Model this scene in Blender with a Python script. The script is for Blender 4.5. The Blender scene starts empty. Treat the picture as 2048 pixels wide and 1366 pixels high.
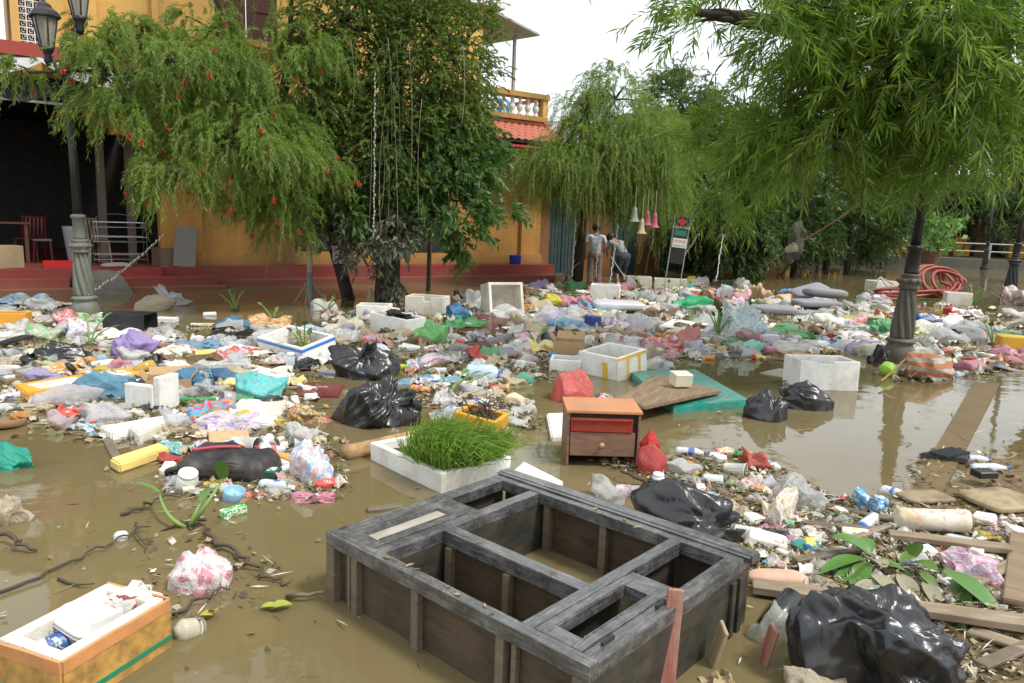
import bpy, bmesh, math, random
import numpy as np
from mathutils import Vector, Matrix

random.seed(11)
rng = np.random.default_rng(7)
R = math.radians
SC = bpy.context.scene
COL = SC.collection

# ------------------------------------------------------------------ camera, sky, sun, exposure
CAM_H, FPX, HZ_A, HZ_B = 1.5, 1500.0, 437.0, 0.035      # eye height, focal length in photo pixels, horizon row and tilt
_roll = math.atan(HZ_B)
_pitch = math.atan((683 - HZ_A) * math.cos(_roll) / FPX)
_F = Vector((0, math.cos(_pitch), -math.sin(_pitch)))
_X = Vector((1, 0, 0)); _U = _X.cross(_F)
CR = math.cos(_roll) * _X + math.sin(_roll) * _U
CU = -math.sin(_roll) * _X + math.cos(_roll) * _U
cam_d = bpy.data.cameras.new('camera'); cam = bpy.data.objects.new('camera', cam_d); COL.objects.link(cam)
cam_d.sensor_width = 36.0; cam_d.lens = FPX / 2048 * 36.0; cam_d.clip_end = 2000; cam_d.clip_start = 0.05
cam.matrix_world = Matrix(((CR.x, CU.x, -_F.x, 0), (CR.y, CU.y, -_F.y, 0), (CR.z, CU.z, -_F.z, CAM_H), (0, 0, 0, 1)))
SC.camera = cam

SUN_EL, SUN_AZ = R(56), R(118)       # azimuth measured from +Y towards +X
wd = bpy.data.worlds.new('World'); SC.world = wd; wd.use_nodes = True
nt = wd.node_tree; nt.nodes.clear()
o = nt.nodes.new('ShaderNodeOutputWorld'); bg = nt.nodes.new('ShaderNodeBackground')
sky = nt.nodes.new('ShaderNodeTexSky'); sky.sky_type = 'NISHITA'; sky.sun_disc = False
sky.sun_elevation = SUN_EL; sky.sun_rotation = SUN_AZ; sky.air_density = 1.0; sky.dust_density = 2.0
tc = nt.nodes.new('ShaderNodeTexCoord'); no = nt.nodes.new('ShaderNodeTexNoise')
no.inputs['Scale'].default_value = 2.2; no.inputs['Detail'].default_value = 6; no.inputs['Roughness'].default_value = .55
mp = nt.nodes.new('ShaderNodeMapping'); mp.inputs['Scale'].default_value = (1, 1, 2.6)
rp = nt.nodes.new('ShaderNodeValToRGB'); rp.color_ramp.elements[0].position = .28; rp.color_ramp.elements[1].position = .62
rp.color_ramp.elements[0].color = (.72, .72, .72, 1); rp.color_ramp.elements[1].color = (1, 1, 1, 1)
mx = nt.nodes.new('ShaderNodeMix'); mx.data_type = 'RGBA'
mx.inputs['B'].default_value = (7.9, 8.35, 8.75, 1)          # sunlit cloud deck
L = nt.links.new
L(tc.outputs['Generated'], mp.inputs['Vector']); L(mp.outputs['Vector'], no.inputs['Vector']); L(no.outputs['Fac'], rp.inputs['Fac'])
L(rp.outputs['Color'], mx.inputs['Factor']); L(sky.outputs['Color'], mx.inputs['A'])
L(mx.outputs['Result'], bg.inputs['Color']); bg.inputs['Strength'].default_value = 0.1
L(bg.outputs['Background'], o.inputs['Surface'])
sd = bpy.data.lights.new('sun', 'SUN'); sun = bpy.data.objects.new('sun', sd); COL.objects.link(sun)
sd.energy = 2.0; sd.angle = R(10); sd.color = (1, .965, .91)
_s = Vector((math.sin(SUN_AZ) * math.cos(SUN_EL), math.cos(SUN_AZ) * math.cos(SUN_EL), math.sin(SUN_EL)))
sun.rotation_euler = _s.to_track_quat('Z', 'Y').to_euler()
sun.location = (0, 0, 30)
vs = SC.view_settings; SC.display_settings.display_device = 'sRGB'
vs.view_transform = 'Standard'; vs.look = 'None'; vs.gamma = 1.0; vs.use_curve_mapping = False; vs.exposure = 0.78
SC.cycles.max_bounces = 8; SC.cycles.diffuse_bounces = 4; SC.cycles.glossy_bounces = 3
SC.cycles.transmission_bounces = 6; SC.cycles.transparent_max_bounces = 12
SC.cycles.use_denoising = True

# ------------------------------------------------------------------ survey helpers: a photo pixel -> a point of the place
def ray(px, py): return _F + CR * ((px - 1024) / FPX) - CU * ((py - 683) / FPX)
def G(px, py, z=0.0):                   # where the sight line meets the level z
    d = ray(px, py); return Vector((0, 0, CAM_H)) + d * ((z - CAM_H) / d.z)
def A(px, py, dist):                    # the point of the sight line at forward distance dist
    d = ray(px, py); return Vector((0, 0, CAM_H)) + d * (dist / d.y)

# ------------------------------------------------------------------ noise
_perm = np.arange(256); np.random.default_rng(3).shuffle(_perm); _perm = np.concatenate([_perm] * 3)
_g = np.random.default_rng(4).normal(size=(256, 3)); _g /= np.linalg.norm(_g, axis=1)[:, None]
def pn(P):
    P = np.asarray(P, float); i = np.floor(P).astype(int); f = P - i; i &= 255
    u = f * f * f * (f * (f * 6 - 15) + 10); out = 0
    for dx in (0, 1):
        for dy in (0, 1):
            for dz in (0, 1):
                h = _perm[_perm[_perm[(i[:, 0] + dx) & 255] + ((i[:, 1] + dy) & 255)] + ((i[:, 2] + dz) & 255)]
                w = (u[:, 0] if dx else 1 - u[:, 0]) * (u[:, 1] if dy else 1 - u[:, 1]) * (u[:, 2] if dz else 1 - u[:, 2])
                out = out + w * ((_g[h] * (f - np.array([dx, dy, dz]))).sum(1))
    return out * 1.6
def fbm(P, oct=3, g=.5):
    a, s = 0, 1.0
    for k in range(oct): a = a + s * pn(np.asarray(P) * 2 ** k + 17.3 * k); s *= g
    return a
def ridge(P, oct=3, g=.5):
    a, s = 0, 1.0
    for k in range(oct): a = a + s * (1 - 2 * np.abs(pn(np.asarray(P) * 2 ** k + 9.1 * k))); s *= g
    return a

# ------------------------------------------------------------------ mesh helpers
def raw(name, V, F, smooth=False):
    me = bpy.data.meshes.new(name)
    V = np.asarray(V, dtype=np.float32)
    if isinstance(F, np.ndarray) and F.ndim == 2:
        n, k = F.shape
        me.vertices.add(len(V)); me.vertices.foreach_set('co', V.ravel())
        me.loops.add(n * k); me.loops.foreach_set('vertex_index', F.astype(np.int32).ravel())
        me.polygons.add(n); me.polygons.foreach_set('loop_start', np.arange(0, n * k, k, dtype=np.int32))
        me.polygons.foreach_set('loop_total', np.full(n, k, dtype=np.int32))
        me.update(calc_edges=True)
    else:
        me.from_pydata(V.tolist(), [], [list(f) for f in F]); me.update()
    if smooth: me.polygons.foreach_set('use_smooth', np.ones(len(me.polygons), dtype=bool))
    return me
def link(name, me, mat=None, parent=None, loc=None, rot=None):
    ob = bpy.data.objects.new(name, me); COL.objects.link(ob)
    if mat is not None and me is not None:
        if not me.materials: me.materials.append(mat)
        elif me.materials[0] != mat: ob.material_slots[0].link = 'OBJECT'; ob.material_slots[0].material = mat
    if parent is not None: ob.parent = parent
    if loc is not None: ob.location = loc
    if rot is not None: ob.rotation_euler = rot
    return ob
def obj(name, VF, mat, parent=None, smooth=False, loc=None, rot=None): return link(name, raw(name, VF[0], VF[1], smooth), mat, parent, loc, rot)
def tag(ob, label=None, cat=None, group=None, kind=None):
    if label: ob['label'] = label
    if cat: ob['category'] = cat
    if group: ob['group'] = group
    if kind: ob['kind'] = kind
    return ob
def thing(name, label, cat, loc=(0, 0, 0), rz=0.0, group=None, rot=None):
    e = bpy.data.objects.new(name, None); COL.objects.link(e); e.location = loc; e.rotation_euler = rot if rot else (0, 0, rz)
    e.empty_display_size = .1
    return tag(e, label, cat, group)
def box(x0, x1, y0, y1, z0, z1):
    V = [(x, y, z) for x in (x0, x1) for y in (y0, y1) for z in (z0, z1)]
    return V, [(0, 1, 3, 2), (4, 6, 7, 5), (0, 4, 5, 1), (2, 3, 7, 6), (0, 2, 6, 4), (1, 5, 7, 3)]
def bbox(sx, sy, sz, bev=.004, seg=1, z0=0.0):            # bevelled box, base centre at origin
    bm = bmesh.new(); bmesh.ops.create_cube(bm, size=1)
    for v in bm.verts: v.co = Vector((v.co.x * sx, v.co.y * sy, (v.co.z + .5) * sz + z0))
    if bev > 0: bmesh.ops.bevel(bm, geom=bm.edges[:], offset=min(bev, .45 * min(sx, sy, sz)), segments=seg, affect='EDGES', profile=.6)
    return bm_out(bm)
def bm_out(bm):
    bm.verts.index_update(); V = [tuple(v.co) for v in bm.verts]; F = [tuple(v.index for v in f.verts) for f in bm.faces]; bm.free(); return V, F
def cat(*vfs):
    V, F = [], []
    for v, f in vfs:
        n = len(V); V += [tuple(p) for p in v]; F += [tuple(i + n for i in q) for q in f]
    return V, F
def xf(vf, M):
    return [tuple(M @ Vector(v)) for v in vf[0]], vf[1]
def mv(vf, x=0, y=0, z=0): return [(a + x, b + y, c + z) for a, b, c in vf[0]], vf[1]
def rotz(vf, a): return xf(vf, Matrix.Rotation(a, 4, 'Z'))
def lathe(prof, seg=20, cap=True):
    V, F = [], []
    for r, z in prof:
        for k in range(seg):
            a = 2 * math.pi * k / seg; V.append((r * math.cos(a), r * math.sin(a), z))
    for i in range(len(prof) - 1):
        for k in range(seg):
            k2 = (k + 1) % seg; F.append((i * seg + k, i * seg + k2, (i + 1) * seg + k2, (i + 1) * seg + k))
    if cap:
        F.append(tuple(range(seg))[::-1]); F.append(tuple((len(prof) - 1) * seg + k for k in range(seg)))
    return V, F
def tube(pts, rad, sides=6, cap=True):
    pts = [Vector(p) for p in pts]; n = len(pts)
    if not hasattr(rad, '__len__'): rad = [rad] * n
    V, F = [], []; ref = None
    for i, p in enumerate(pts):
        t = (pts[min(i + 1, n - 1)] - pts[max(i - 1, 0)])
        if t.length < 1e-9: t = Vector((0, 0, 1))
        t.normalize()
        if ref is None: ref = t.orthogonal().normalized()
        ref = ref - t * ref.dot(t)
        if ref.length < 1e-6: ref = t.orthogonal()
        ref.normalize(); b = t.cross(ref)
        for k in range(sides):
            a = 2 * math.pi * k / sides; V.append(tuple(p + (ref * math.cos(a) + b * math.sin(a)) * rad[i]))
    for i in range(n - 1):
        for k in range(sides):
            k2 = (k + 1) % sides; F.append((i * sides + k, i * sides + k2, (i + 1) * sides + k2, (i + 1) * sides + k))
    if cap: F.append(tuple(range(sides))[::-1]); F.append(tuple((n - 1) * sides + k for k in range(sides)))
    return V, F
def bez(p0, p1, p2, n=8):
    p0, p1, p2 = Vector(p0), Vector(p1), Vector(p2)
    return [p0 * (1 - t) ** 2 + p1 * 2 * t * (1 - t) + p2 * t * t for t in [i / (n - 1) for i in range(n)]]
def prism(poly, z0, z1):                 # poly: list of xy counter-clockwise
    n = len(poly); V = [(p[0], p[1], z0) for p in poly] + [(p[0], p[1], z1) for p in poly]
    F = [tuple(range(n))[::-1], tuple(range(n, 2 * n))] + [(i, (i + 1) % n, n + (i + 1) % n, n + i) for i in range(n)]
    return V, F
def jitter(vf, amp, sc=8, seed=0.):
    V = np.array(vf[0], float); s = np.stack([fbm(V * sc + seed + 31 * k, 2) for k in range(3)], 1); return (V + s * amp).tolist(), vf[1]
def sub(vf, cuts):
    bm = bmesh.new(); vs_ = [bm.verts.new(v) for v in vf[0]]
    for f in vf[1]: bm.faces.new([vs_[i] for i in f])
    bmesh.ops.subdivide_edges(bm, edges=bm.edges[:], cuts=cuts, use_grid_fill=True); return bm_out(bm)

# ------------------------------------------------------------------ materials
MATS = {}
def newmat(name):
    m = bpy.data.materials.new(name); m.use_nodes = True; n = m.node_tree; b = n.nodes['Principled BSDF']; return m, n, b
def _noise(n, scale, detail=4, rough=.55, coord='Object', stretch=None):
    t = n.nodes.new('ShaderNodeTexCoord'); x = n.nodes.new('ShaderNodeTexNoise')
    x.inputs['Scale'].default_value = scale; x.inputs['Detail'].default_value = detail; x.inputs['Roughness'].default_value = rough
    if stretch:
        mpp = n.nodes.new('ShaderNodeMapping'); mpp.inputs['Scale'].default_value = stretch
        n.links.new(t.outputs[coord], mpp.inputs['Vector']); n.links.new(mpp.outputs['Vector'], x.inputs['Vector'])
    else: n.links.new(t.outputs[coord], x.inputs['Vector'])
    return x
def _ramp(n, src, stops):
    r = n.nodes.new('ShaderNodeValToRGB'); e = r.color_ramp.elements
    while len(e) < len(stops): e.new(.5)
    for k, (p, c) in enumerate(stops):
        e[k].position = p; e[k].color = (c[0], c[1], c[2], 1) if hasattr(c, '__len__') else (c, c, c, 1)
    n.links.new(src, r.inputs['Fac']); return r
def _mix(n, fac, a, b):
    m = n.nodes.new('ShaderNodeMix'); m.data_type = 'RGBA'
    for k, v in (('Factor', fac), ('A', a), ('B', b)):
        if hasattr(v, 'is_linked'): n.links.new(v, m.inputs[k])
        elif hasattr(v, '__len__'): m.inputs[k].default_value = (v[0], v[1], v[2], 1)
        else: m.inputs[k].default_value = v
    return m.outputs['Result']
def _bump(n, b, src, strength, dist=.01):
    x = n.nodes.new('ShaderNodeBump'); x.inputs['Strength'].default_value = strength; x.inputs['Distance'].default_value = dist
    n.links.new(src, x.inputs['Height']); n.links.new(x.outputs['Normal'], b.inputs['Normal']); return x
MUD = (.16, .115, .06)
def paint(key, col, rough=.5, dirt=.35, dsc=5, mud=MUD, bump=.1, bsc=60, spec=.4, metal=0., coord='Object'):
    k = ('p', key)
    if k in MATS: return MATS[k]
    m, n, b = newmat(key)
    x = _noise(n, dsc, 6, .62, coord); r = _ramp(n, x.outputs['Fac'], [(.42, 0.), (.72, 1.)])
    mu = n.nodes.new('ShaderNodeMath'); mu.operation = 'MULTIPLY'; mu.inputs[1].default_value = dirt; n.links.new(r.outputs['Color'], mu.inputs[0])
    n.links.new(_mix(n, mu.outputs[0], col, mud), b.inputs['Base Color'])
    b.inputs['Roughness'].default_value = rough; b.inputs['Specular IOR Level'].default_value = spec; b.inputs['Metallic'].default_value = metal
    if bump: _bump(n, b, _noise(n, bsc, 3, .6, coord).outputs['Fac'], bump, .01)
    MATS[k] = m; return m
def film(col, clear=.0, rough=.28, tr=.35, dirt=.25):       # thin plastic bag
    k = ('f', tuple(round(c, 3) for c in col), clear, rough)
    if k in MATS: return MATS[k]
    m, n, b = newmat('plastic_film')
    if clear > .2: col = tuple(.55 * c + .40 for c in col); rough = .14; clear += .14; dirt *= .6
    x = _noise(n, 9, 5, .6); r = _ramp(n, x.outputs['Fac'], [(.38, 0.), (.72, dirt * 1.5)])
    c = _mix(n, r.outputs['Color'], col, (.26, .20, .115))
    n.links.new(c, b.inputs['Base Color']); b.inputs['Roughness'].default_value = rough; b.inputs['Specular IOR Level'].default_value = .5
    w = _noise(n, 5.5, 5, .55, 'Object', (1, 1, .6)); w.inputs['Distortion'].default_value = 1.6; _bump(n, b, w.outputs['Fac'], .5, .03)
    t = n.nodes.new('ShaderNodeBsdfTranslucent'); n.links.new(c, t.inputs['Color'])
    ms = n.nodes.new('ShaderNodeMixShader'); ms.inputs[0].default_value = tr
    n.links.new(b.outputs[0], ms.inputs[1]); n.links.new(t.outputs[0], ms.inputs[2]); out = ms
    if clear > 0:
        tp = n.nodes.new('ShaderNodeBsdfTransparent'); tp.inputs['Color'].default_value = (.93, .95, .95, 1)
        m2 = n.nodes.new('ShaderNodeMixShader'); m2.inputs[0].default_value = clear
        n.links.new(ms.outputs[0], m2.inputs[1]); n.links.new(tp.outputs[0], m2.inputs[2]); out = m2
    n.links.new(out.outputs[0], n.nodes['Material Output'].inputs['Surface']); MATS[k] = m; return m
def print_film(key, base, cols, sc=18, th=.62):             # bag film with a scattered print
    k = ('pf', key)
    if k in MATS: return MATS[k]
    m, n, b = newmat(key); c = base
    for q, cc in enumerate(cols):
        x = _noise(n, sc, 1.5, .4, 'Object', (1 + .3 * q, 1, 1.4 - .2 * q)); x.inputs['Distortion'].default_value = 1.2 + q
        t = x.inputs['Vector'].links[0].from_node; t.inputs['Location'].default_value = (3.1 * q, 1.7 * q, q)
        r = _ramp(n, x.outputs['Fac'], [(th, 0.), (th + .03, 1.)]); c = _mix(n, r.outputs['Color'], c, cc)
    d = _noise(n, 7, 5, .6); r = _ramp(n, d.outputs['Fac'], [(.4, 0.), (.75, .5)]); c = _mix(n, r.outputs['Color'], c, (.27, .21, .12))
    n.links.new(c, b.inputs['Base Color']); b.inputs['Roughness'].default_value = .33
    w = _noise(n, 5.5, 5, .55); w.inputs['Distortion'].default_value = 1.6; _bump(n, b, w.outputs['Fac'], .45, .03); MATS[k] = m; return m
def wood(key, c1, c2, sc=4, stretch=(1, 12, 12), rough=.6, dirt=.3, bump=.25):
    k = ('w', key)
    if k in MATS: return MATS[k]
    m, n, b = newmat(key)
    x = _noise(n, sc, 8, .65, 'Object', stretch); r = _ramp(n, x.outputs['Fac'], [(.3, c1), (.7, c2)])
    d = _noise(n, 6, 5, .6); rd = _ramp(n, d.outputs['Fac'], [(.45, 0.), (.75, dirt)])
    n.links.new(_mix(n, rd.outputs['Color'], r.outputs['Color'], MUD), b.inputs['Base Color'])
    b.inputs['Roughness'].default_value = rough; _bump(n, b, x.outputs['Fac'], bump, .006); MATS[k] = m; return m
def leafmat(key, c1, c2, c3=None, tr=.35, rough=.45, mud=0.):
    k = ('l', key)
    if k in MATS: return MATS[k]
    m, n, b = newmat(key); at = n.nodes.new('ShaderNodeAttribute'); at.attribute_name = 'rnd'
    st = [(0., c1), (.75, c2)] + ([(1., c3)] if c3 else []); r = _ramp(n, at.outputs['Fac'], st); c = r.outputs['Color']
    if mud: c = _mix(n, _ramp(n, _noise(n, 3, 4, .6).outputs['Fac'], [(.4, 0.), (.6, mud)]).outputs['Color'], c, (.2, .18, .12))
    n.links.new(c, b.inputs['Base Color']); b.inputs['Roughness'].default_value = rough; b.inputs['Specular IOR Level'].default_value = .35
    t = n.nodes.new('ShaderNodeBsdfTranslucent'); n.links.new(_mix(n, .35, c, (.22, .34, .02)), t.inputs['Color'])
    ms = n.nodes.new('ShaderNodeMixShader'); ms.inputs[0].default_value = tr
    n.links.new(b.outputs[0], ms.inputs[1]); n.links.new(t.outputs[0], ms.inputs[2])
    n.links.new(ms.outputs[0], n.nodes['Material Output'].inputs['Surface']); MATS[k] = m; return m
def clearplastic(key, tint=(.85, .9, .92), rough=.12, body=.25, alpha=.55):
    k = ('c', key)
    if k in MATS: return MATS[k]
    m, n, b = newmat(key); b.inputs['Base Color'].default_value = (*tint, 1); b.inputs['Roughness'].default_value = rough
    b.inputs['Specular IOR Level'].default_value = .6
    tp = n.nodes.new('ShaderNodeBsdfTransparent'); tp.inputs['Color'].default_value = (*[.5 + .5 * c for c in tint], 1)
    lw = n.nodes.new('ShaderNodeLayerWeight'); lw.inputs['Blend'].default_value = .35
    r = _ramp(n, lw.outputs['Facing'], [(0., alpha), (1., .1)])
    ms = n.nodes.new('ShaderNodeMixShader'); n.links.new(r.outputs['Color'], ms.inputs[0])
    n.links.new(b.outputs[0], ms.inputs[1]); n.links.new(tp.outputs[0], ms.inputs[2])
    n.links.new(ms.outputs[0], n.nodes['Material Output'].inputs['Surface']); MATS[k] = m; return m
def foam(key='foam_white', col=(.78, .765, .72), dirt=.6, dsc=3.5, mud=(.36, .29, .18)):
    k = ('fo', key)
    if k in MATS: return MATS[k]
    m, n, b = newmat(key)
    x = _noise(n, dsc, 7, .68); r = _ramp(n, x.outputs['Fac'], [(.45, 0.), (.72, dirt)])
    s = _noise(n, 38, 3, .7); r2 = _ramp(n, s.outputs['Fac'], [(.66, 0.), (.71, .8)])
    c = _mix(n, r.outputs['Color'], col, mud); c = _mix(n, r2.outputs['Color'], c, tuple(.5 * v for v in mud))
    n.links.new(c, b.inputs['Base Color']); b.inputs['Roughness'].default_value = .75; b.inputs['Specular IOR Level'].default_value = .2
    v = n.nodes.new('ShaderNodeTexVoronoi'); v.inputs['Scale'].default_value = 130; t = n.nodes.new('ShaderNodeTexCoord'); n.links.new(t.outputs['Object'], v.inputs['Vector'])
    _bump(n, b, v.outputs['Distance'], .25, .006); MATS[k] = m; return m
def bagblack(key='bag_black', col=(.014, .015, .017), rough=.29):
    k = ('bb', key)
    if k in MATS: return MATS[k]
    m, n, b = newmat(key); x = _noise(n, 6, 5, .65); r = _ramp(n, x.outputs['Fac'], [(.48, 0.), (.8, .4)])
    n.links.new(_mix(n, r.outputs['Color'], col, (.09, .075, .05)), b.inputs['Base Color'])
    b.inputs['Roughness'].default_value = rough; b.inputs['Specular IOR Level'].default_value = .6
    w = _noise(n, 7, 4, .5, 'Object', (1, 1, .6)); w.inputs['Distortion'].default_value = 1.5; _bump(n, b, w.outputs['Fac'], .35, .03); MATS[k] = m; return m
# ------------------------------------------------------------------ the setting: flood water, bed, kerbs
def water_mat():
    m, n, b = newmat('flood_water')
    x = _noise(n, .35, 5, .6, 'Object'); r = _ramp(n, x.outputs['Fac'], [(.3, (.128, .098, .044)), (.7, (.178, .140, .067))])
    sl = _noise(n, 1.1, 7, .62, 'Object', (1, .35, 1)); sl.inputs['Distortion'].default_value = 1.3; r2 = _ramp(n, sl.outputs['Fac'], [(.45, 0.), (.68, .55)])
    sp = _noise(n, 45, 2, .5); r3 = _ramp(n, sp.outputs['Fac'], [(.70, 0.), (.76, .5)])
    c = _mix(n, r2.outputs['Color'], r.outputs['Color'], (.175, .14, .072)); c = _mix(n, r3.outputs['Color'], c, (.08, .06, .03)); n.links.new(c, b.inputs['Base Color'])
    rr = _ramp(n, sl.outputs['Fac'], [(.40, .015), (.75, .07)]); n.links.new(rr.outputs['Color'], b.inputs['Roughness']); b.inputs['IOR'].default_value = 1.333; b.inputs['Specular IOR Level'].default_value = .5
    w1 = _noise(n, 1.6, 2, .5, 'Object', (1, 1.6, 1)); w2 = _noise(n, 9, 3, .5, 'Object', (1, 1.3, 1))
    ad = n.nodes.new('ShaderNodeMath'); ad.operation = 'MULTIPLY_ADD'; ad.inputs[1].default_value = .12
    n.links.new(w2.outputs['Fac'], ad.inputs[0]); n.links.new(w1.outputs['Fac'], ad.inputs[2])
    _bump(n, b, ad.outputs[0], .07, .06); return m
ob = obj('flood_water', ([(-260, -60, 0), (260, -60, 0), (260, 460, 0), (-260, 460, 0)], [(0, 1, 2, 3)]), water_mat()); tag(ob, 'brown muddy flood water covering the street', kind='structure')
ob = obj('ground', ([(-300, -80, -.6), (300, -80, -.6), (300, 500, -.6), (-300, 500, -.6)], [(0, 1, 2, 3)]), paint('silt_bed', (.12, .09, .05), .9)); tag(ob, 'silty street bed under the flood water', kind='structure')

# half drowned kerb and the muddy pavement behind it
kp = [G(1790, 1010), G(1838, 1010), G(2005, 775), G(1935, 765)]
wetmud = paint('wet_mud_concrete', (.17, .12, .062), .7, .55, 3, (.10, .072, .036), .35, 14, .15)
def poly_sheet(pts, z0, z1): return prism([(p.x, p.y) for p in pts], z0, z1)
kb = obj('kerb', sub(poly_sheet([G(1818, 990), G(1884, 990), G(2000, 768), G(1946, 768)], -.3, .012), 3), wetmud); tag(kb, 'muddy kerb edge just breaking the water', kind='structure')
pv = obj('pavement', jitter(sub(poly_sheet([G(1660, 1180), G(1700, 1120), G(1860, 1000), G(1960, 915), Vector((16, 4.1, 0)), Vector((16, -3, 0)), Vector((1.6, -3, 0)), G(1680, 1480)], -.3, .004), 5), .012, 4), wetmud); tag(pv, 'mud covered pavement at the water edge', kind='structure')

# ------------------------------------------------------------------ the yellow townhouse
FO = Vector((-6.24, 15.0, 0)); FA = math.atan2(4.7, 6.9)
fu = Vector((math.cos(FA), math.sin(FA), 0)); fn = Vector((-math.sin(FA), math.cos(FA), 0))
def FS(px, py, yl=0.0):                 # sight line -> (along facade, height) on the plane yl metres behind the facade line
    d = ray(px, py); o3 = Vector((0, 0, CAM_H)); t = ((FO + fn * yl) - o3).dot(fn) / d.dot(fn); p = o3 + d * t
    return (p - FO).dot(fu), p.z
def fsx(px, yl=0.0): return FS(px, 430, yl)[0]
def fworld(s, y, z): return FO + fu * s + fn * y + Vector((0, 0, z))
def wall_holes(s0, s1, z0, z1, y0, y1, holes):
    xs = sorted({s0, s1, *[h[0] for h in holes], *[h[1] for h in holes]}); zs = sorted({z0, z1, *[h[2] for h in holes], *[h[3] for h in holes]})
    out = []
    for a, b in zip(xs, xs[1:]):
        for c, d in zip(zs, zs[1:]):
            if any(h[0] <= a and b <= h[1] and h[2] <= c and d <= h[3] for h in holes): continue
            out.append((a, b, c, d))
    mer = []
    for q in out:                                   # merge along z
        if mer and mer[-1][0] == q[0] and mer[-1][1] == q[1] and abs(mer[-1][3] - q[2]) < 1e-6: mer[-1] = (q[0], q[1], mer[-1][2], q[3])
        else: mer.append(q)
    return cat(*[box(a, b, y0, y1, c, d) for a, b, c, d in mer])
def plaster(key, col, stain=(.16, .11, .05), amt=.55, low_shade=None):
    k = ('pl', key)
    if k in MATS: return MATS[k]
    m, n, b = newmat(key)
    x = _noise(n, .9, 8, .65, 'Object', (1, 1, .45)); r = _ramp(n, x.outputs['Fac'], [(.42, 0.), (.75, amt)])
    y = _noise(n, 6, 6, .6); r2 = _ramp(n, y.outputs['Fac'], [(.5, 0.), (.8, amt * .5)])
    c = _mix(n, r.outputs['Color'], col, stain); c = _mix(n, r2.outputs['Color'], c, tuple(min(1, 1.35 * v) for v in col))
    if low_shade:                                    # shade of the lower walls painted in as brown, up to about this height
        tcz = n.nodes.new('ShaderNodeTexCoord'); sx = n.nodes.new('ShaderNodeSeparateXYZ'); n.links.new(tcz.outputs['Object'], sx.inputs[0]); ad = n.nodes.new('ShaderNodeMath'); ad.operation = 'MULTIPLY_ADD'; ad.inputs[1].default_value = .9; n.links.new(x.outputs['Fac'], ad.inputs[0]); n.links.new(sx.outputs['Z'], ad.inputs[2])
        c = _mix(n, _ramp(n, ad.outputs[0], [(low_shade, .62), (min(1., low_shade + .22), .0)]).outputs['Color'], c, (.17, .115, .055))
    n.links.new(c, b.inputs['Base Color']); b.inputs['Roughness'].default_value = .85; _bump(n, b, y.outputs['Fac'], .2, .02); MATS[k] = m; return m
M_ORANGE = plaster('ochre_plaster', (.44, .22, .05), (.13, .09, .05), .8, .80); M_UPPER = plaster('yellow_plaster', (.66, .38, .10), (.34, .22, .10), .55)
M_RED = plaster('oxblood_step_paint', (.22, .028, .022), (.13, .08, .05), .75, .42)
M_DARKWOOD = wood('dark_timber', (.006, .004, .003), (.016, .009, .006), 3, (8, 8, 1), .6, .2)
M_SHUT = wood('brown_shutter', (.05, .014, .01), (.095, .026, .016), 4, (10, 10, 1), .45, .1)
M_TILE = plaster('clay_tile', (.48, .14, .085), (.2, .11, .07), .6)
M_METAL = paint('grey_sheet_metal', (.38, .39, .4), .45, .4, 2, (.2, .16, .12), .05, 30, .5, .3)
M_WHITEPAINT = plaster('white_lime_paint', (.72, .70, .66), (.2, .18, .14), .6)
M_BEAM = paint('red_beam_paint', (.30, .045, .03), .5, .2)
M_CANVAS = paint('grey_awning_canvas', (.42, .42, .42), .8, .35, 3)
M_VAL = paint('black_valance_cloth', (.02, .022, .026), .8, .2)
M_GREYCONC = plaster('grey_concrete', (.3, .285, .25), (.1, .085, .06), .6)
house = thing('townhouse', 'ochre yellow townhouse with red steps and a dark open shop front', 'house', FO, FA)
SP = fsx(318); SR = fsx(1078)
def hp(name, vf, mat, smooth=False, parent=None): return obj(name, vf, mat, parent or house, smooth)
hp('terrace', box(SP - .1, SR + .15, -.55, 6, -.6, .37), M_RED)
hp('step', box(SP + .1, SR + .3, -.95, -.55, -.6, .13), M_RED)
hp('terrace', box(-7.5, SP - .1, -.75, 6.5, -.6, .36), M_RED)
sa, sb = fsx(-60, -.75), fsx(128, -.75); sc_, sd_ = fsx(232, -.75), fsx(425, -.75)
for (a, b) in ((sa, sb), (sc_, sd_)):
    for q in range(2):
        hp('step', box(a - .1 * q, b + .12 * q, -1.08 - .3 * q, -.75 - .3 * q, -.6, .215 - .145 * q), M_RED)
rm = obj('broken_ramp', jitter(sub(([(sb + .05, -.74, .34), (sc_ - .02, -.74, .34), (sc_ + .12, -1.75, -.02), (sb + .12, -1.75, -.02), (sb + .05, -.74, -.6), (sc_ - .02, -.74, -.6), (sc_ + .12, -1.75, -.6), (sb + .12, -1.75, -.6)],
     [(0, 3, 2, 1), (4, 5, 6, 7), (0, 1, 5, 4), (1, 2, 6, 5), (2, 3, 7, 6), (3, 0, 4, 7)]), 6), .05, 4), plaster('ramp_concrete', (.13, .115, .09), (.06, .05, .035), .8), house)
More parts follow.
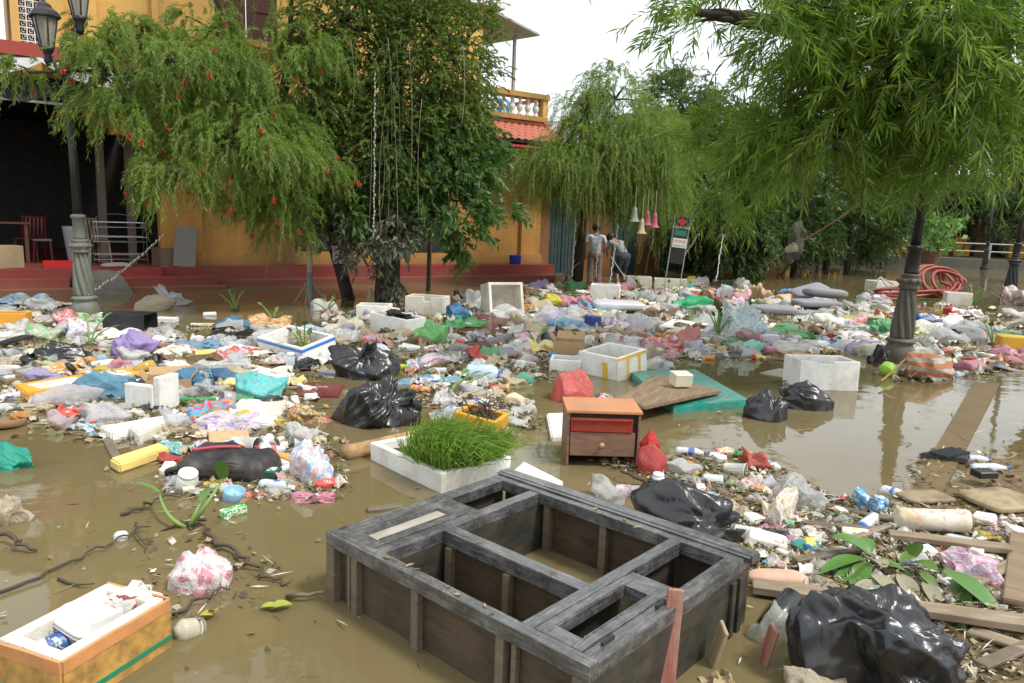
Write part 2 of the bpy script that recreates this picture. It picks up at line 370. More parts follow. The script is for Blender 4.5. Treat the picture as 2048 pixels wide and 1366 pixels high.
# ground floor wall with two dark windows
w1a, w1b = fsx(798), fsx(898); w2a, w2b = fsx(590), fsx(705)
zt, zb = FS(850, 432)[1], FS(850, 506)[1]
holes = [(w1a, w1b, zb, zt), (w2a, w2b, zb + .02, zt)]
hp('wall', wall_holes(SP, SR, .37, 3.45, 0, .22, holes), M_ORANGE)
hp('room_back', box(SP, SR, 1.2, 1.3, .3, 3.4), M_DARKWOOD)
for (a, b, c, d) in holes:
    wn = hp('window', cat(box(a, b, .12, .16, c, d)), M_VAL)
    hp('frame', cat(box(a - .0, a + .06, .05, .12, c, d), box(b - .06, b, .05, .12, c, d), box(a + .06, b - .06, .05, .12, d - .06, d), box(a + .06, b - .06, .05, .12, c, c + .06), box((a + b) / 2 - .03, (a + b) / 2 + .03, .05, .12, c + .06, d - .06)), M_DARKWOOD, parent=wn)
for px0, px1 in ((318, 402), (1040, 1077)):
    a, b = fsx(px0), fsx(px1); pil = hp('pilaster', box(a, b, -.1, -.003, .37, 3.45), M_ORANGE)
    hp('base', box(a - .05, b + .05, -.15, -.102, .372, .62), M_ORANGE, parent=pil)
# shop interior left of the pilaster: dark room with posts
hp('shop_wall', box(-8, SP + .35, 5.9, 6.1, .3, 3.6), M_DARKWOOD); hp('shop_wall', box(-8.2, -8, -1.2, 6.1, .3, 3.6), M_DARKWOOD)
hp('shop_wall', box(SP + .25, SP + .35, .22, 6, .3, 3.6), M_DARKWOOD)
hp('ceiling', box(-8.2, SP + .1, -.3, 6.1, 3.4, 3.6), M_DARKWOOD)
for px in (262, 205):
    a = fsx(px, .6); hp('post', box(a - .07, a + .07, .55, .69, .36, 3.4), paint('weathered_post', (.14, .11, .09), .8, .5))
lz0, lz1 = FS(270, 272)[1], FS(270, 190)[1]
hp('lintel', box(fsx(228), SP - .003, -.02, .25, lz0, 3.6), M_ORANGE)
# upper storey
UL, UR = fsx(50), fsx(955)
wz = FS(490, 78)[1]; wa, wb = fsx(440), fsx(560); bz0 = FS(85, 98)[1]; ba, bb = fsx(64), fsx(108)
hp('wall', wall_holes(UL, UR, 3.6, 8.2, -.01, .24, [(wa, wb, wz, wz + 1.75), (ba, bb, bz0, bz0 + 1.9)]), M_UPPER)
hp('wall', box(UR - .24, UR, .24, 6, 3.6, 8.2), M_UPPER); hp('wall', box(UL, UL + .24, .24, 6, 3.6, 8.2), M_UPPER)
hp('sill', box(wa - .35, wb + .25, -.16, -.012, wz - .14, wz - .02), M_ORANGE)
for k in range(2):
    c0 = wa + (wb - wa) * k / 2 + .012; c1 = wa + (wb - wa) * (k + 1) / 2 - .012
    sh = hp('shutter', cat(box(c0, c0 + .1, .02, .07, wz, wz + 1.75), box(c1 - .1, c1, .02, .07, wz, wz + 1.75), *[box(c0 + .1, c1 - .1, .02, .07, wz + z, wz + z + .11) for z in (0, .55, 1.1, 1.64)]), M_SHUT)
    for z in (.11, .66, 1.21): hp('panel', box(c0 + .1, c1 - .1, .04, .06, wz + z, wz + z + .44), M_SHUT, parent=sh)
# breeze block panel: each block a square ring with an angle bar
bl = hp('breeze_block_panel', box(ba, bb, .2, .22, bz0, bz0 + 1.9), M_VAL)
nb = 3; bw = (bb - ba) / nb
for i in range(nb):
    for j in range(int(1.9 / bw)):
        x, z = ba + i * bw, bz0 + j * bw; t = bw * .09; w = bw
        hp('block', cat(box(x, x + t, .06, .2, z, z + w), box(x + w - t, x + w, .06, .2, z, z + w), box(x + t, x + w - t, .06, .2, z, z + t), box(x + t, x + w - t, .06, .2, z + w - t, z + w),
            box(x + .3 * w, x + .72 * w, .06, .2, z + .3 * w, z + .38 * w), box(x + .3 * w, x + .38 * w, .06, .2, z + .38 * w, z + .72 * w), box(x + .62 * w, x + .8 * w, .06, .2, z + .62 * w, z + .8 * w)), M_WHITEPAINT, parent=bl)
for px0, px1 in ((48, 64), (110, 150), (186, 212), (318, 330)):
    hp('pilaster', box(fsx(px0), fsx(px1), -.12, -.012, 3.6, 8.2), M_UPPER)
hp('beam', box(-7.5, fsx(330), -.45, -.25, FS(120, 122, -.35)[1], FS(120, 96, -.35)[1]), M_BEAM)
# pent roof of clay tiles over the ground floor
RT0, RT1, zr1, zr0, yr = -1.6, SR + .2, 3.83, 3.38, -.78
sl = math.atan2(zr1 - zr0, -yr); ln = math.hypot(zr1 - zr0, yr)
hp('roof_deck', ([(RT0, 0, zr1 - .03), (RT1, 0, zr1 - .03), (RT1, yr, zr0 - .03), (RT0, yr, zr0 - .03), (RT0, 0, zr1 - .09), (RT1, 0, zr1 - .09), (RT1, yr, zr0 - .09), (RT0, yr, zr0 - .09)],
   [(0, 3, 2, 1), (4, 5, 6, 7), (0, 1, 5, 4), (1, 2, 6, 5), (2, 3, 7, 6), (3, 0, 4, 7)]), M_DARKWOOD)
rf = hp('roof', box(RT0, RT1, -.06, .0, zr1 + .0, zr1 + .07), M_TILE)
tv, tf = [], []
for i in range(6):
    for j in range(2):
        u = (i / 5 - .5) * .2; tv.append((u, -j * .2, .018 * math.cos(i / 5 * math.pi * 2) + .012 * (1 - j)))
for i in range(5): tf.append((i * 2, i * 2 + 1, i * 2 + 3, i * 2 + 2))
tv2 = tv + [(a, b, c - .018) for a, b, c in tv]; n0 = 12
tf2 = tf + [tuple(reversed([i + n0 for i in f])) for f in tf] + [(i * 2 + 1, i * 2 + 1 + n0, i * 2 + 3 + n0, i * 2 + 3) for i in range(5)]
tile_me = raw('tile', tv2, tf2, False)
nc = int((RT1 - RT0) / .2)
for r_ in range(5):
    for c_ in range(nc):
        if not (c_ < 16 or c_ > nc - 22): continue
        t_ = (r_ + .0) / 5 * ln; x = RT0 + .1 + c_ * .2 + (.1 if r_ % 2 else 0)
        q = link('tile', tile_me, M_TILE, rf, (x, -t_ * math.cos(sl), zr1 - t_ * math.sin(sl) + random.uniform(0, .008))); q.rotation_euler = (sl, 0, random.uniform(-.02, .02))
# corrugated red sheet under the tiles
cv, cf = [], []; cn = 90; s0, s1 = fsx(975), SR + .75
for i in range(cn + 1):
    for j, (y, z) in enumerate(((-.3, 3.36), (-1.0, 3.16))): cv.append((s0 + (s1 - s0) * i / cn, y, z + .018 * math.cos(i * math.pi / 2)))
for i in range(cn): cf.append((i * 2, i * 2 + 1, i * 2 + 3, i * 2 + 2))
hp('corrugated_awning', (cv, cf), paint('red_corrugated_paint', (.33, .03, .04), .5, .35), True)
# balcony with white balusters
BA = fsx(935); BB = SR + .08
bal = hp('balcony', cat(box(BA, BB, -.12, .3, zr1 + .09, zr1 + .2), box(BA, BB, .3, 4, zr1 - .1, zr1 + .05)), plaster('mossy_ochre', (.42, .24, .06), (.06, .06, .03), .9))
hp('handrail', box(BA, BB + .02, -.14, .22, 4.46, 4.58), MATS[('pl', 'mossy_ochre')], parent=bal)
hp('corner_post', box(BB - .15, BB, -.1, .14, zr1 + .202, 4.458), M_UPPER, parent=bal)
bprof = [(.045, 0), (.075, .0), (.075, .04), (.04, .06), (.05, .1), (.085, .17), (.08, .22), (.045, .30), (.032, .36), (.05, .385), (.065, .40), (.065, .425)]
bal_me = raw('baluster', *lathe(bprof, 10), True)
nbal = int((BB - .2 - BA) / .24)
for k in range(nbal): link('baluster', bal_me, M_WHITEPAINT, bal, (BB - .3 - k * .24, .02, zr1 + .203))
hp('balcony_rail', cat(box(BB - .03, BB, .3, 4, 4.46, 4.56)), M_UPPER, parent=bal)
s_, z_ = FS(1030, 70, .8); hp('post', box(s_ - .035, s_ + .035, .77, .84, zr1 + .05, z_), M_METAL)
s2_, z2_ = FS(900, 20, .8)
hp('metal_roof', ([(s2_, .2, z2_ + .25), (s_ + .35, .2, z_ - .02), (s_ + .35, 3.6, z_ + .25), (s2_, 3.6, z2_ + .5), (s2_, .2, z2_ + .2), (s_ + .35, .2, z_ - .07), (s_ + .35, 3.6, z_ + .2), (s2_, 3.6, z2_ + .45)],
   [(0, 3, 2, 1), (4, 5, 6, 7), (0, 1, 5, 4), (1, 2, 6, 5), (2, 3, 7, 6), (3, 0, 4, 7)]), M_METAL)
s_, z_ = FS(1003, 22, 0.); topb = hp('roof_balustrade', box(UR - 1.2, s_, -.2, .1, z_, z_ + .08), M_WHITEPAINT)
for k in range(4): link('baluster', bal_me, M_WHITEPAINT, topb, (s_ - .1 - .22 * k, -.05, z_ + .083))
s_, z_ = FS(1008, 172, .9); hp('blue_tank', mv(lathe([(.22, 0), (.25, .05), (.25, .55), (.2, .62)], 16), s_ - .1, .9, zr1 + .05), paint('blue_barrel', (.05, .25, .55), .4, .15), True)
# awnings at the shop front
def sag(s0, s1, y0, y1, z0, z1, dip, n=24, m=6):
    V, F = [], []
    for i in range(n + 1):
        for j in range(m + 1):
            t, u = i / n, j / m
            V.append((s0 + (s1 - s0) * t, y0 + (y1 - y0) * u, z0 + (z1 - z0) * u - dip * math.sin(math.pi * ((t * 3) % 1)) ** .8 * u))
    for i in range(n):
        for j in range(m): a = i * (m + 1) + j; F.append((a, a + m + 1, a + m + 2, a + 1))
    return V, F
za = FS(100, 112, -.3)[1]
hp('canvas_awning', sag(-6.5, fsx(335), -.2, -1.0, za, za - .22, .3, 36), M_CANVAS, True)
zv = FS(60, 178, -.6)[1]
hp('shade_awning', sag(-7.5, fsx(200, -.6), .1, -.65, zv + .32, zv + .12, .05, 24), M_VAL, True)
def valance(s0, s1, y, z, h, waves):
    V, F = [], []; n = 90
    for i in range(n + 1):
        t = i / n; ww = math.sin(t * waves * 6.283); V += [(s0 + (s1 - s0) * t, y - .02 * ww, z), (s0 + (s1 - s0) * t, y - .04 + .05 * math.cos(t * waves * 12.5), z - h + .05 * ww)]
    for i in range(n): F.append((2 * i, 2 * i + 1, 2 * i + 3, 2 * i + 2))
    return V, F
hp('valance', valance(-7.5, fsx(210, -.65), -.66, zv + .13, .3, 6), M_VAL, True)
hp('awning_rail', cat(box(-7.5, fsx(215, -.6), -.66, -.62, zv - .22, zv - .18)), M_METAL)
# corrugated lean-to at the far end of the house
s_, z_ = FS(-40, 40, .5); hp('lean_to_roof', ([(UL - .0, .4, z_ + 1.2), (UL - .0, 3, z_ + 1.4), (UL - 2.6, 3, z_ + .1), (UL - 2.6, .4, z_ - .1), (UL, .4, z_ + 1.16), (UL, 3, z_ + 1.36), (UL - 2.6, 3, z_ + .06), (UL - 2.6, .4, z_ - .14)],
   [(0, 1, 2, 3), (7, 6, 5, 4), (0, 3, 7, 4), (1, 5, 6, 2), (3, 2, 6, 7), (0, 4, 5, 1)]), paint('brown_sheet', (.12, .09, .075), .7, .4))
s_, z_ = FS(42, 0, .3); hp('post', tube([(s_, .3, 3.6), (s_, .3, z_ + .5)], .04, 8), paint('teal_pipe', (.12, .2, .2), .5, .3))

# ------------------------------------------------------------------ the dark neighbour house with teal doors
nh = thing('shop_house', 'dark brown low shop house with teal doors behind the two people', 'house', fworld(SR + .45, .4, 0), FA)
M_BROWN = plaster('brown_stained_plaster', (.23, .10, .03), (.05, .035, .02), .7); M_TEAL = wood('teal_door_paint', (.018, .042, .048), (.03, .062, .066), 4, (12, 12, 1), .6, .4)
obj('wall', wall_holes(0, 6.4, -.6, 2.9, .2, .4, [(.35, 1.3, -.6, 2.2), (2.6, 3.6, -.6, 2.2), (4.6, 5.4, -.6, 2.2)]), M_BROWN, nh)
obj('back_wall', box(0, 6.4, 3, 3.1, -.6, 2.9), M_DARKWOOD, nh); obj('side_wall', box(-.2, 0, .2, 3, -.6, 2.9), M_BROWN, nh)
for a, b in ((.35, 1.3), (2.6, 3.6), (4.6, 5.4)):
    mid = (a + b) / 2
    for q0, q1 in ((a, mid - .01), (mid + .01, b)):
        dr = obj('door', box(q0, q1, .27, .31, -.6, 2.2), M_TEAL, nh)
        for k in range(4): w_ = (q1 - q0) / 4; obj('board', box(q0 + k * w_ + .008, q0 + (k + 1) * w_ - .008, .25, .268, -.55, 2.15), M_TEAL, dr)
obj('roof', ([(-.4, -.5, 2.8), (6.7, -.5, 2.8), (6.7, 2, 3.7), (-.4, 2, 3.7), (-.4, -.5, 2.72), (6.7, -.5, 2.72), (6.7, 2, 3.62), (-.4, 2, 3.62)],
   [(0, 1, 2, 3), (7, 6, 5, 4), (0, 4, 5, 1), (1, 5, 6, 2), (2, 6, 7, 3), (3, 7, 4, 0)]), M_METAL, nh)
obj('water_tank_room', box(.15, 1.0, .6, 1.6, 3.2, 4.15), paint('streaked_white', (.55, .53, .48), .8, .6, 1.5), nh)
# houses further along, only roofs and walls glimpsed through leaves
fh = thing('street_house', 'dark tiled house farther along the street behind the leaves', 'house', fworld(SR + 7.4, .6, 0), FA - .15)
obj('wall', wall_holes(0, 3.2, -.6, 3.0, 0, .3, [(1, 2, -.6, 2.1)]), M_BROWN, fh)
for a in (1,): obj('door', box(a, a + 1, .1, .15, -.6, 2.1), M_DARKWOOD, fh)
obj('roof', ([(-.4, -.6, 2.9), (3.5, -.6, 2.9), (3.5, 3, 4.4), (-.4, 3, 4.4), (-.4, -.6, 2.8), (3.5, -.6, 2.8), (3.5, 3, 4.3), (-.4, 3, 4.3)],
   [(0, 1, 2, 3), (7, 6, 5, 4), (0, 4, 5, 1), (1, 5, 6, 2), (2, 6, 7, 3), (3, 7, 4, 0)]), paint('dark_roof', (.05, .045, .04), .8), fh)

# ------------------------------------------------------------------ far bank: quay wall, railing, open cafe
bank = obj('far_bank', jitter(sub(prism([(9, 36), (45, 30), (80, 60), (10, 80)], -.6, .32), 3), .05, .3), paint('quay_soil', (.16, .13, .09), .9, .5)); tag(bank, 'low quay across the water', kind='structure')
qw = obj('quay_wall', jitter(sub(prism([(8.5, 35.6), (46, 29.4), (46, 30.0), (8.6, 36.3)], -.6, .42), 2), .03, .5), plaster('dark_quay', (.13, .12, .095), (.06, .05, .035), .7)); tag(qw, 'grey stone quay wall under the white railing across the water', 'wall')
rl = thing('railing', 'white pipe railing along the far quay', 'railing', (0, 0, 0))
M_WP = paint('white_rail_paint', (.42, .40, .36), .6, .3)
ra, rb = Vector((10, 36.6, 0)), Vector((45, 30.6, 0))
for z in (.75, 1.1): obj('rail', tube([ra + Vector((0, 0, z)), rb + Vector((0, 0, z))], .03, 6), M_WP, rl)
for k in range(16):
    p = ra.lerp(rb, k / 15); obj('post', tube([p + Vector((0, 0, .3)), p + Vector((0, 0, 1.12))], .05, 6), M_WP, rl)
cf_ = thing('open_cafe', 'open riverside cafe with yellow counters and brick pillars across the water', 'cafe', (0, 0, 0))
def cafe(name, vf, mat): return obj(name, vf, mat, cf_)
ca = math.atan2(-6, 35)
def cM(x, y): return Matrix.Translation((14, 44, 0)) @ Matrix.Rotation(ca, 4, 'Z') @ Matrix.Translation((x, y, 0))
M_YEL = plaster('yellow_counter', (.7, .36, .03), (.3, .18, .05), .4); M_BRK = paint('dark_brick', (.16, .07, .045), .9, .4)
for k in range(5):
    cafe('counter', xf(box(0, 4.2, 0, .5, .3, 1.35), cM(1 + 6.2 * k, 0)), M_YEL); cafe('pillar', xf(box(0, .8, -.1, .7, .3, 3.4), cM(5.4 + 6.2 * k, 0)), M_BRK)
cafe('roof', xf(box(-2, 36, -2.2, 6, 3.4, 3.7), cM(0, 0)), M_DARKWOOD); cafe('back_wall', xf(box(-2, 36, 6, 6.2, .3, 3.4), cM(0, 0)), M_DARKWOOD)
jar_me = raw('jar', *lathe([(.14, 0), (.17, .1), (.2, .55), (.18, .6)], 10), True)
for k, (x, c) in enumerate(((14.4, (.75, .73, .7)), (15.2, (.8, .78, .74)), (15.0, (.3, .03, .03)), (20.6, (.78, .77, .75)), (21.6, (.75, .72, .68)))):
    j = link('cafe_jar', jar_me, paint('jar%d' % k, c, .5, .1), None, cM(x, .2) @ Vector((0, 0, 1.36))); tag(j, ['tall white jar on the yellow counter across the water', 'pale jar farther along the cafe counter', 'red jar between white jars on the far counter', 'white jar on the counter behind the dark lamp post', 'cream jar at the end of the far cafe counter'][k], 'jar', 'jars on the cafe counter')
# low far terrain and houses that close the view behind the trees
hl = obj('terrain', ([(-200, 90, -.6), (220, 70, -.6), (220, 75, 3.2), (-200, 95, 3.0), (-200, 300, 5), (220, 300, 5)], [(0, 1, 2, 3), (3, 2, 5, 4)]), paint('far_trees_ground', (.05, .075, .03), .9)); tag(hl, 'wooded land far beyond the river', kind='structure')
# ------------------------------------------------------------------ vegetation
def unit(a): return a / np.maximum(np.linalg.norm(a, axis=1), 1e-9)[:, None]
def leaf_mesh(name, P, D, Ln, Wd, mat, parent, fold=.12, curl=.12, kind=None, tone=None):
    n = len(P); D = unit(D); S = unit(np.cross(D, rng.normal(size=(n, 3)))); Nn = np.cross(D, S)
    Ln = np.broadcast_to(np.asarray(Ln), (n,))[:, None]; Wd = np.broadcast_to(np.asarray(Wd), (n,))[:, None]
    V = np.empty((n, 4, 3), np.float32)
    V[:, 0] = P; mid = P + D * Ln * .42
    V[:, 1] = mid + S * Wd * .5 + Nn * Wd * fold; V[:, 3] = mid - S * Wd * .5 + Nn * Wd * fold
    tip = P + D * Ln; tip[:, 2] -= (Ln[:, 0] * curl); V[:, 2] = tip
    F = np.arange(n * 4, dtype=np.int32).reshape(n, 4)
    me = raw(name, V.reshape(-1, 3), F); at = me.attributes.new('rnd', 'FLOAT', 'FACE')
    r = np.clip(rng.random(n) * .6 + (tone if tone is not None else .2), 0, 1).astype(np.float32); at.data.foreach_set('value', r)
    ob = link(name, me, mat, parent)
    if kind: tag(ob, kind=kind)
    return ob
def shoots(O, D, Ln, nleaf, droop, spread=.75, t0=.15):
    """arching shoots: leaf bases and directions plus the twig polylines"""
    n = len(O); D = unit(D); t = np.linspace(t0, 1, nleaf)[None, :, None]; Lx = np.asarray(Ln)[:, None, None]; dr = np.asarray(droop)[:, None, None] if hasattr(droop, '__len__') else droop
    P = O[:, None] + D[:, None] * Lx * t * (1 - .25 * dr * t); P[..., 2] -= (dr * Lx * .62 * t ** 2)[..., 0]
    T = D[:, None] * (1 - .5 * dr * t) + 0 * P; T[..., 2] -= (dr * 1.24 * t)[..., 0]; T = unit(T.reshape(-1, 3))
    rad = rng.normal(size=T.shape); rad -= T * (rad * T).sum(1)[:, None]; rad = unit(rad)
    return P.reshape(-1, 3), unit(T + rad * spread), P
def twigs(Pl, r, keep=1.0):
    """3-sided twigs along shoot polylines"""
    n = len(Pl); k = max(1, int(n * keep)); sel = rng.permutation(n)[:k]; Q = Pl[sel][:, [0, Pl.shape[1] // 3, 2 * Pl.shape[1] // 3, -1]]
    a = np.array([[1, 0, 0], [-.5, .87, 0], [-.5, -.4, .77]]) * r; tap = np.array([1, .8, .6, .35])
    V = (Q[:, :, None] + a[None, None] * tap[None, :, None, None]).reshape(-1, 3)
    b = np.arange(k)[:, None, None] * 12; F = []
    for s in range(3):
        for q in range(3): F.append([s * 3 + q, s * 3 + (q + 1) % 3, s * 3 + 3 + (q + 1) % 3, s * 3 + 3 + q])
    return V, (b + np.array(F)[None]).reshape(-1, 4)
def merge_np(parts):
    V, F, o = [], [], 0
    for v, f in parts:
        v = np.asarray(v, float); V.append(v); o_ = o
        f = [tuple(q) for q in f] if not isinstance(f, np.ndarray) else f
        F.append((f, o_)); o += len(v)
    quads = []
    for f, o_ in F:
        if isinstance(f, np.ndarray): quads.append(f + o_)
        else: quads.append(np.array([q for q in f if len(q) == 4]) + o_)
    return np.concatenate(V), np.concatenate(quads)
def ell(c, r, n, shell=.55):
    d = unit(rng.normal(size=(n, 3))); u = (shell + (1 - shell) * rng.random(n)) ** .5 if shell > 0 else rng.random(n) ** (1 / 3)
    return np.array(c)[None] + d * np.array(r)[None] * u[:, None], d
def clumped(c, r, n, per=14, sz=.22, shell=.5):
    """origins gathered in sub-clumps so the crown reads as light and dark masses with gaps"""
    k = max(3, n // per); C, d = ell(c, r, k, shell); i = rng.integers(0, k, n)
    s = sz * np.mean(r); return C[i] + rng.normal(size=(n, 3)) * s * .5, d[i], C, rng.random(k)[i]
M_BARK = paint('bark', (.07, .052, .037), .9, .5, 6, (.12, .1, .07), .6, 25); M_BARKDARK = paint('dark_bark', (.03, .024, .019), .9, .4, 6, MUD, .6, 25)
M_TWIG = paint('pale_twig', (.32, .27, .19), .8, .3)
M_BOTTLEB = leafmat('bottlebrush_leaf', (.10, .18, .025), (.24, .36, .06), (.40, .50, .12), tr=.5)
M_VINE = leafmat('small_round_leaf', (.06, .11, .02), (.18, .26, .05), (.34, .42, .11), tr=.42)
M_BROAD = leafmat('broad_leaf', (.045, .10, .028), (.10, .20, .05), (.19, .31, .09), tr=.38)
M_MUDDY = leafmat('silted_leaf', (.09, .10, .06), (.17, .17, .12), (.10, .16, .06), tr=.15, rough=.7)
M_BAMBOO = leafmat('bamboo_leaf', (.07, .16, .02), (.23, .37, .05), (.46, .55, .11), tr=.5)
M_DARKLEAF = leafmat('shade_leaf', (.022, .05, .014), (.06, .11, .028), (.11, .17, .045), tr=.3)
M_FLOWER = paint('red_bottlebrush_flower', (.60, .05, .025), .7, 0)

def wood_parts(name, lines, parent, mat=None):
    return obj(name, cat(*[tube(p, r, s) for p, r, s in lines]), mat or M_BARK, parent, True)
def limb(a, b, r0, r1, bend=.15, n=9, sides=8, up=.2):
    a, b = Vector(a), Vector(b); m = (a + b) / 2 + Vector((random.uniform(-1, 1), random.uniform(-1, 1), random.uniform(0, 1) + up)) * bend * (b - a).length
    p = bez(a, m, b, n); return p, [r0 + (r1 - r0) * i / (n - 1) for i in range(n)], sides

def weeping_tree(name, label, base, fork, clumps, nsh, leafn, leafL, leafW, mat, droop, slen, trunk_r, flowers=0, per=12, updir=.25, twr=.003, shell=.45, hang=None, group='street trees', bark=None):
    t = thing(name, label, 'tree', base, group=group); base = Vector(base); B = np.array(base)
    lines = [limb((0, 0, -.6), Vector(fork) - base, trunk_r, trunk_r * .6, .06, 8, 10)]
    Ps, Ds, tw, tn, fl = [], [], [], [], []
    tot = sum(c[4] for c in clumps)
    for (c, rx, ry, rz, wgt) in clumps:
        n = int(nsh * wgt / tot); O, d, C, tone = clumped(c, (rx, ry, rz), n, per, .3, shell)
        lines.append(limb(Vector(fork) - base, Vector(c) - base, trunk_r * .5, trunk_r * .16, .14, 9, 6))
        for q in C[:: max(1, len(C) // 9)]: lines.append(limb(Vector(c) - base, Vector(q) - base, trunk_r * .17, .006, .2, 6, 5))
        D = d * np.array([1, 1, .5]) + rng.normal(size=d.shape) * .45; D[:, 2] += updir
        Ln = slen * rng.uniform(.55, 1.25, n); dr = droop * rng.uniform(.6, 1.25, n)
        P, LD, Pl = shoots(O, D, Ln, leafn, dr); Ps.append(P); Ds.append(LD); tw.append(twigs(Pl - B, twr, .8)); tn.append(np.repeat(tone * .4, leafn))
        if flowers:
            k = rng.permutation(n)[:int(flowers * wgt / tot)]; fl.append(Pl[k][:, [-3, -1]])
    P, D, T = np.concatenate(Ps), np.concatenate(Ds), np.concatenate(tn)
    wood_parts('trunk', lines, t, bark)
    V, F = merge_np(tw); tag(link('twigs', raw('twigs', V, F), M_TWIG, t), kind='stuff')
    n = len(P); leaf_mesh('crown', P - B, D, leafL * rng.uniform(.7, 1.2, n), leafW * rng.uniform(.8, 1.2, n), mat, t, tone=T)
    if flowers:
        Q = np.concatenate(fl); FP, FD = [], []
        for a, b in Q:
            ax = b - a; ln = max(.03, np.linalg.norm(ax)); m = 46
            u = rng.random((m, 1)); rd = rng.normal(size=(m, 3)); ax = ax / ln; rd -= ax * (rd @ ax)[:, None]
            FP.append(a + ax * u * .085 - B); FD.append(unit(rd) + ax * .25)
        FP, FD = np.concatenate(FP), np.concatenate(FD)
        leaf_mesh('blossoms', FP, FD, .042, .011, M_FLOWER, t, 0, 0)
    return t
def EC(px, py, d, rx, ry, rz, w=None):
    p = A(px, py, d); return (p, rx, ry, rz, w if w else rx * ry * rz)

# weeping bottlebrush leaning out over the lamp post
bB = G(712, 598)
weeping_tree('bottlebrush_tree', 'weeping bottlebrush tree with red flowers drooping round the green lamp post', bB, A(560, 215, 12.0),
  [EC(480, 150, 11.2, 1.0, .7, .55, 1.1), EC(330, 120, 10.6, .8, .6, .5, .8), EC(205, 150, 9.9, .42, .35, .5, .3), EC(60, 145, 9.6, .17, .17, .22, .055), EC(250, 210, 10.2, .45, .4, .4, .25),
   EC(480, 290, 10.8, 1.05, .7, .5, 1.2), EC(360, 350, 10.3, .45, .4, .35, .34), EC(580, 330, 11.2, .6, .6, .6, .8), EC(420, 60, 11.6, .5, .5, .35, .22), EC(600, 130, 11.8, .7, .6, .7, .7), EC(560, 420, 11.0, .45, .4, .3, .2), EC(230, 70, 10.5, .5, .4, .22, .18),
   EC(560, -160, 12.2, 1.2, 1.0, .9, .7), EC(380, -120, 11.6, .8, .8, .5, .3)],
  5000, 36, .070, .0115, M_BOTTLEB, 1.15, .44, .12, flowers=150, per=18, bark=M_BARKDARK)
# vine-hung street tree in the middle
bA = G(768, 604)
weeping_tree('street_tree', 'tall dense street tree hung with vines in front of the ochre wall', bA, A(780, 330, 13.2),
  [EC(790, 130, 12.6, 1.25, .8, 1.0, 1.3), EC(680, 60, 12.4, .8, .7, .7, .7), EC(900, 110, 12.8, .75, .7, .9, .7), EC(780, 290, 12.3, 1.0, .7, .7, .8), EC(660, 220, 12.2, .6, .6, .7, .5), EC(900, 260, 12.6, .6, .6, .5, .4),
   EC(780, -160, 13.0, 1.9, 1.6, 1.3, 1.7), EC(760, -520, 13.2, 2.1, 1.9, 1.5, 1.5), EC(600, 380, 12.0, .7, .5, .35, .45)],
  11000, 26, .042, .023, M_VINE, .5, .34, .24, per=16, updir=.1, bark=M_BARKDARK)
# smaller street tree with pointed leaves beside it
bC = G(855, 578)
weeping_tree('broadleaf_tree', 'young broad leaved tree with a slim straight trunk by the foam boxes', bC, A(858, 400, 13.9),
  [EC(860, 320, 12.6, .95, .6, .6, 1.3), EC(930, 300, 12.6, .5, .45, .55, .6), EC(880, 420, 12.4, .75, .5, .28, .5), EC(790, 380, 12.4, .5, .45, .5, .55), EC(985, 425, 12.6, .38, .25, .1, .11), EC(700, 420, 12.1, .5, .4, .25, .3), EC(930, 480, 12.8, .3, .25, .25, .08)],
  1700, 10, .125, .046, M_BROAD, .55, .36, .055, per=7, updir=.05, twr=.004)
# silted lower shrub in front of the trunk
bS = G(752, 606)
weeping_tree('silted_shrub', 'low shrub with grey silt coated leaves at the foot of the vine tree', bS, A(760, 520, 12.6),
  [EC(760, 455, 12.0, .55, .35, .22, 1.), EC(690, 470, 12.0, .35, .3, .14, .5), EC(800, 470, 12.0, .3, .3, .2, .4), EC(780, 545, 12.2, .25, .2, .2, .25), EC(715, 500, 11.9, .2, .2, .1, .2)],
  210, 9, .14, .05, M_MUDDY, .7, .3, .04, per=5, updir=.0, twr=.004)
# weeping willow-like bottlebrush behind the people
bD = G(1152, 560)
weeping_tree('weeping_tree', 'feathery weeping tree arching over the two people', bD, A(1168, 385, 17.2),
  [EC(1200, 330, 16.6, 1.3, .9, .55, 1.1), EC(1290, 290, 16.8, .8, .8, .7, .7), EC(1110, 330, 16.4, .7, .6, .3, .3), EC(1230, 200, 17.2, .75, .6, .6, .28), EC(1180, 270, 17.0, .5, .5, .5, .25), EC(1310, 380, 16.6, .6, .6, .4, .4), EC(1170, 215, 17.0, .45, .45, .35, .12)],
  4000, 46, .07, .011, M_BOTTLEB, 1.35, .85, .17, per=9, updir=.55, shell=.3, bark=M_BARKDARK)
bE = A(1370, 470, 27); bE.z = 0
weeping_tree('feathery_tree', 'pale loose crowned tree standing against the white sky', bE, A(1370, 330, 27),
  [EC(1360, 200, 27, 1.3, 1.1, .9, 1.), EC(1420, 250, 27, 1.2, 1.1, .7, .8), EC(1310, 250, 26.5, .8, .8, .6, .5), EC(1480, 280, 27, 1.2, 1.2, .8, .7)],
  2600, 26, .10, .028, leafmat('pale_leaf', (.06, .11, .03), (.12, .18, .06), (.17, .23, .09)), .5, .6, .22, per=12, updir=.3, shell=.2)
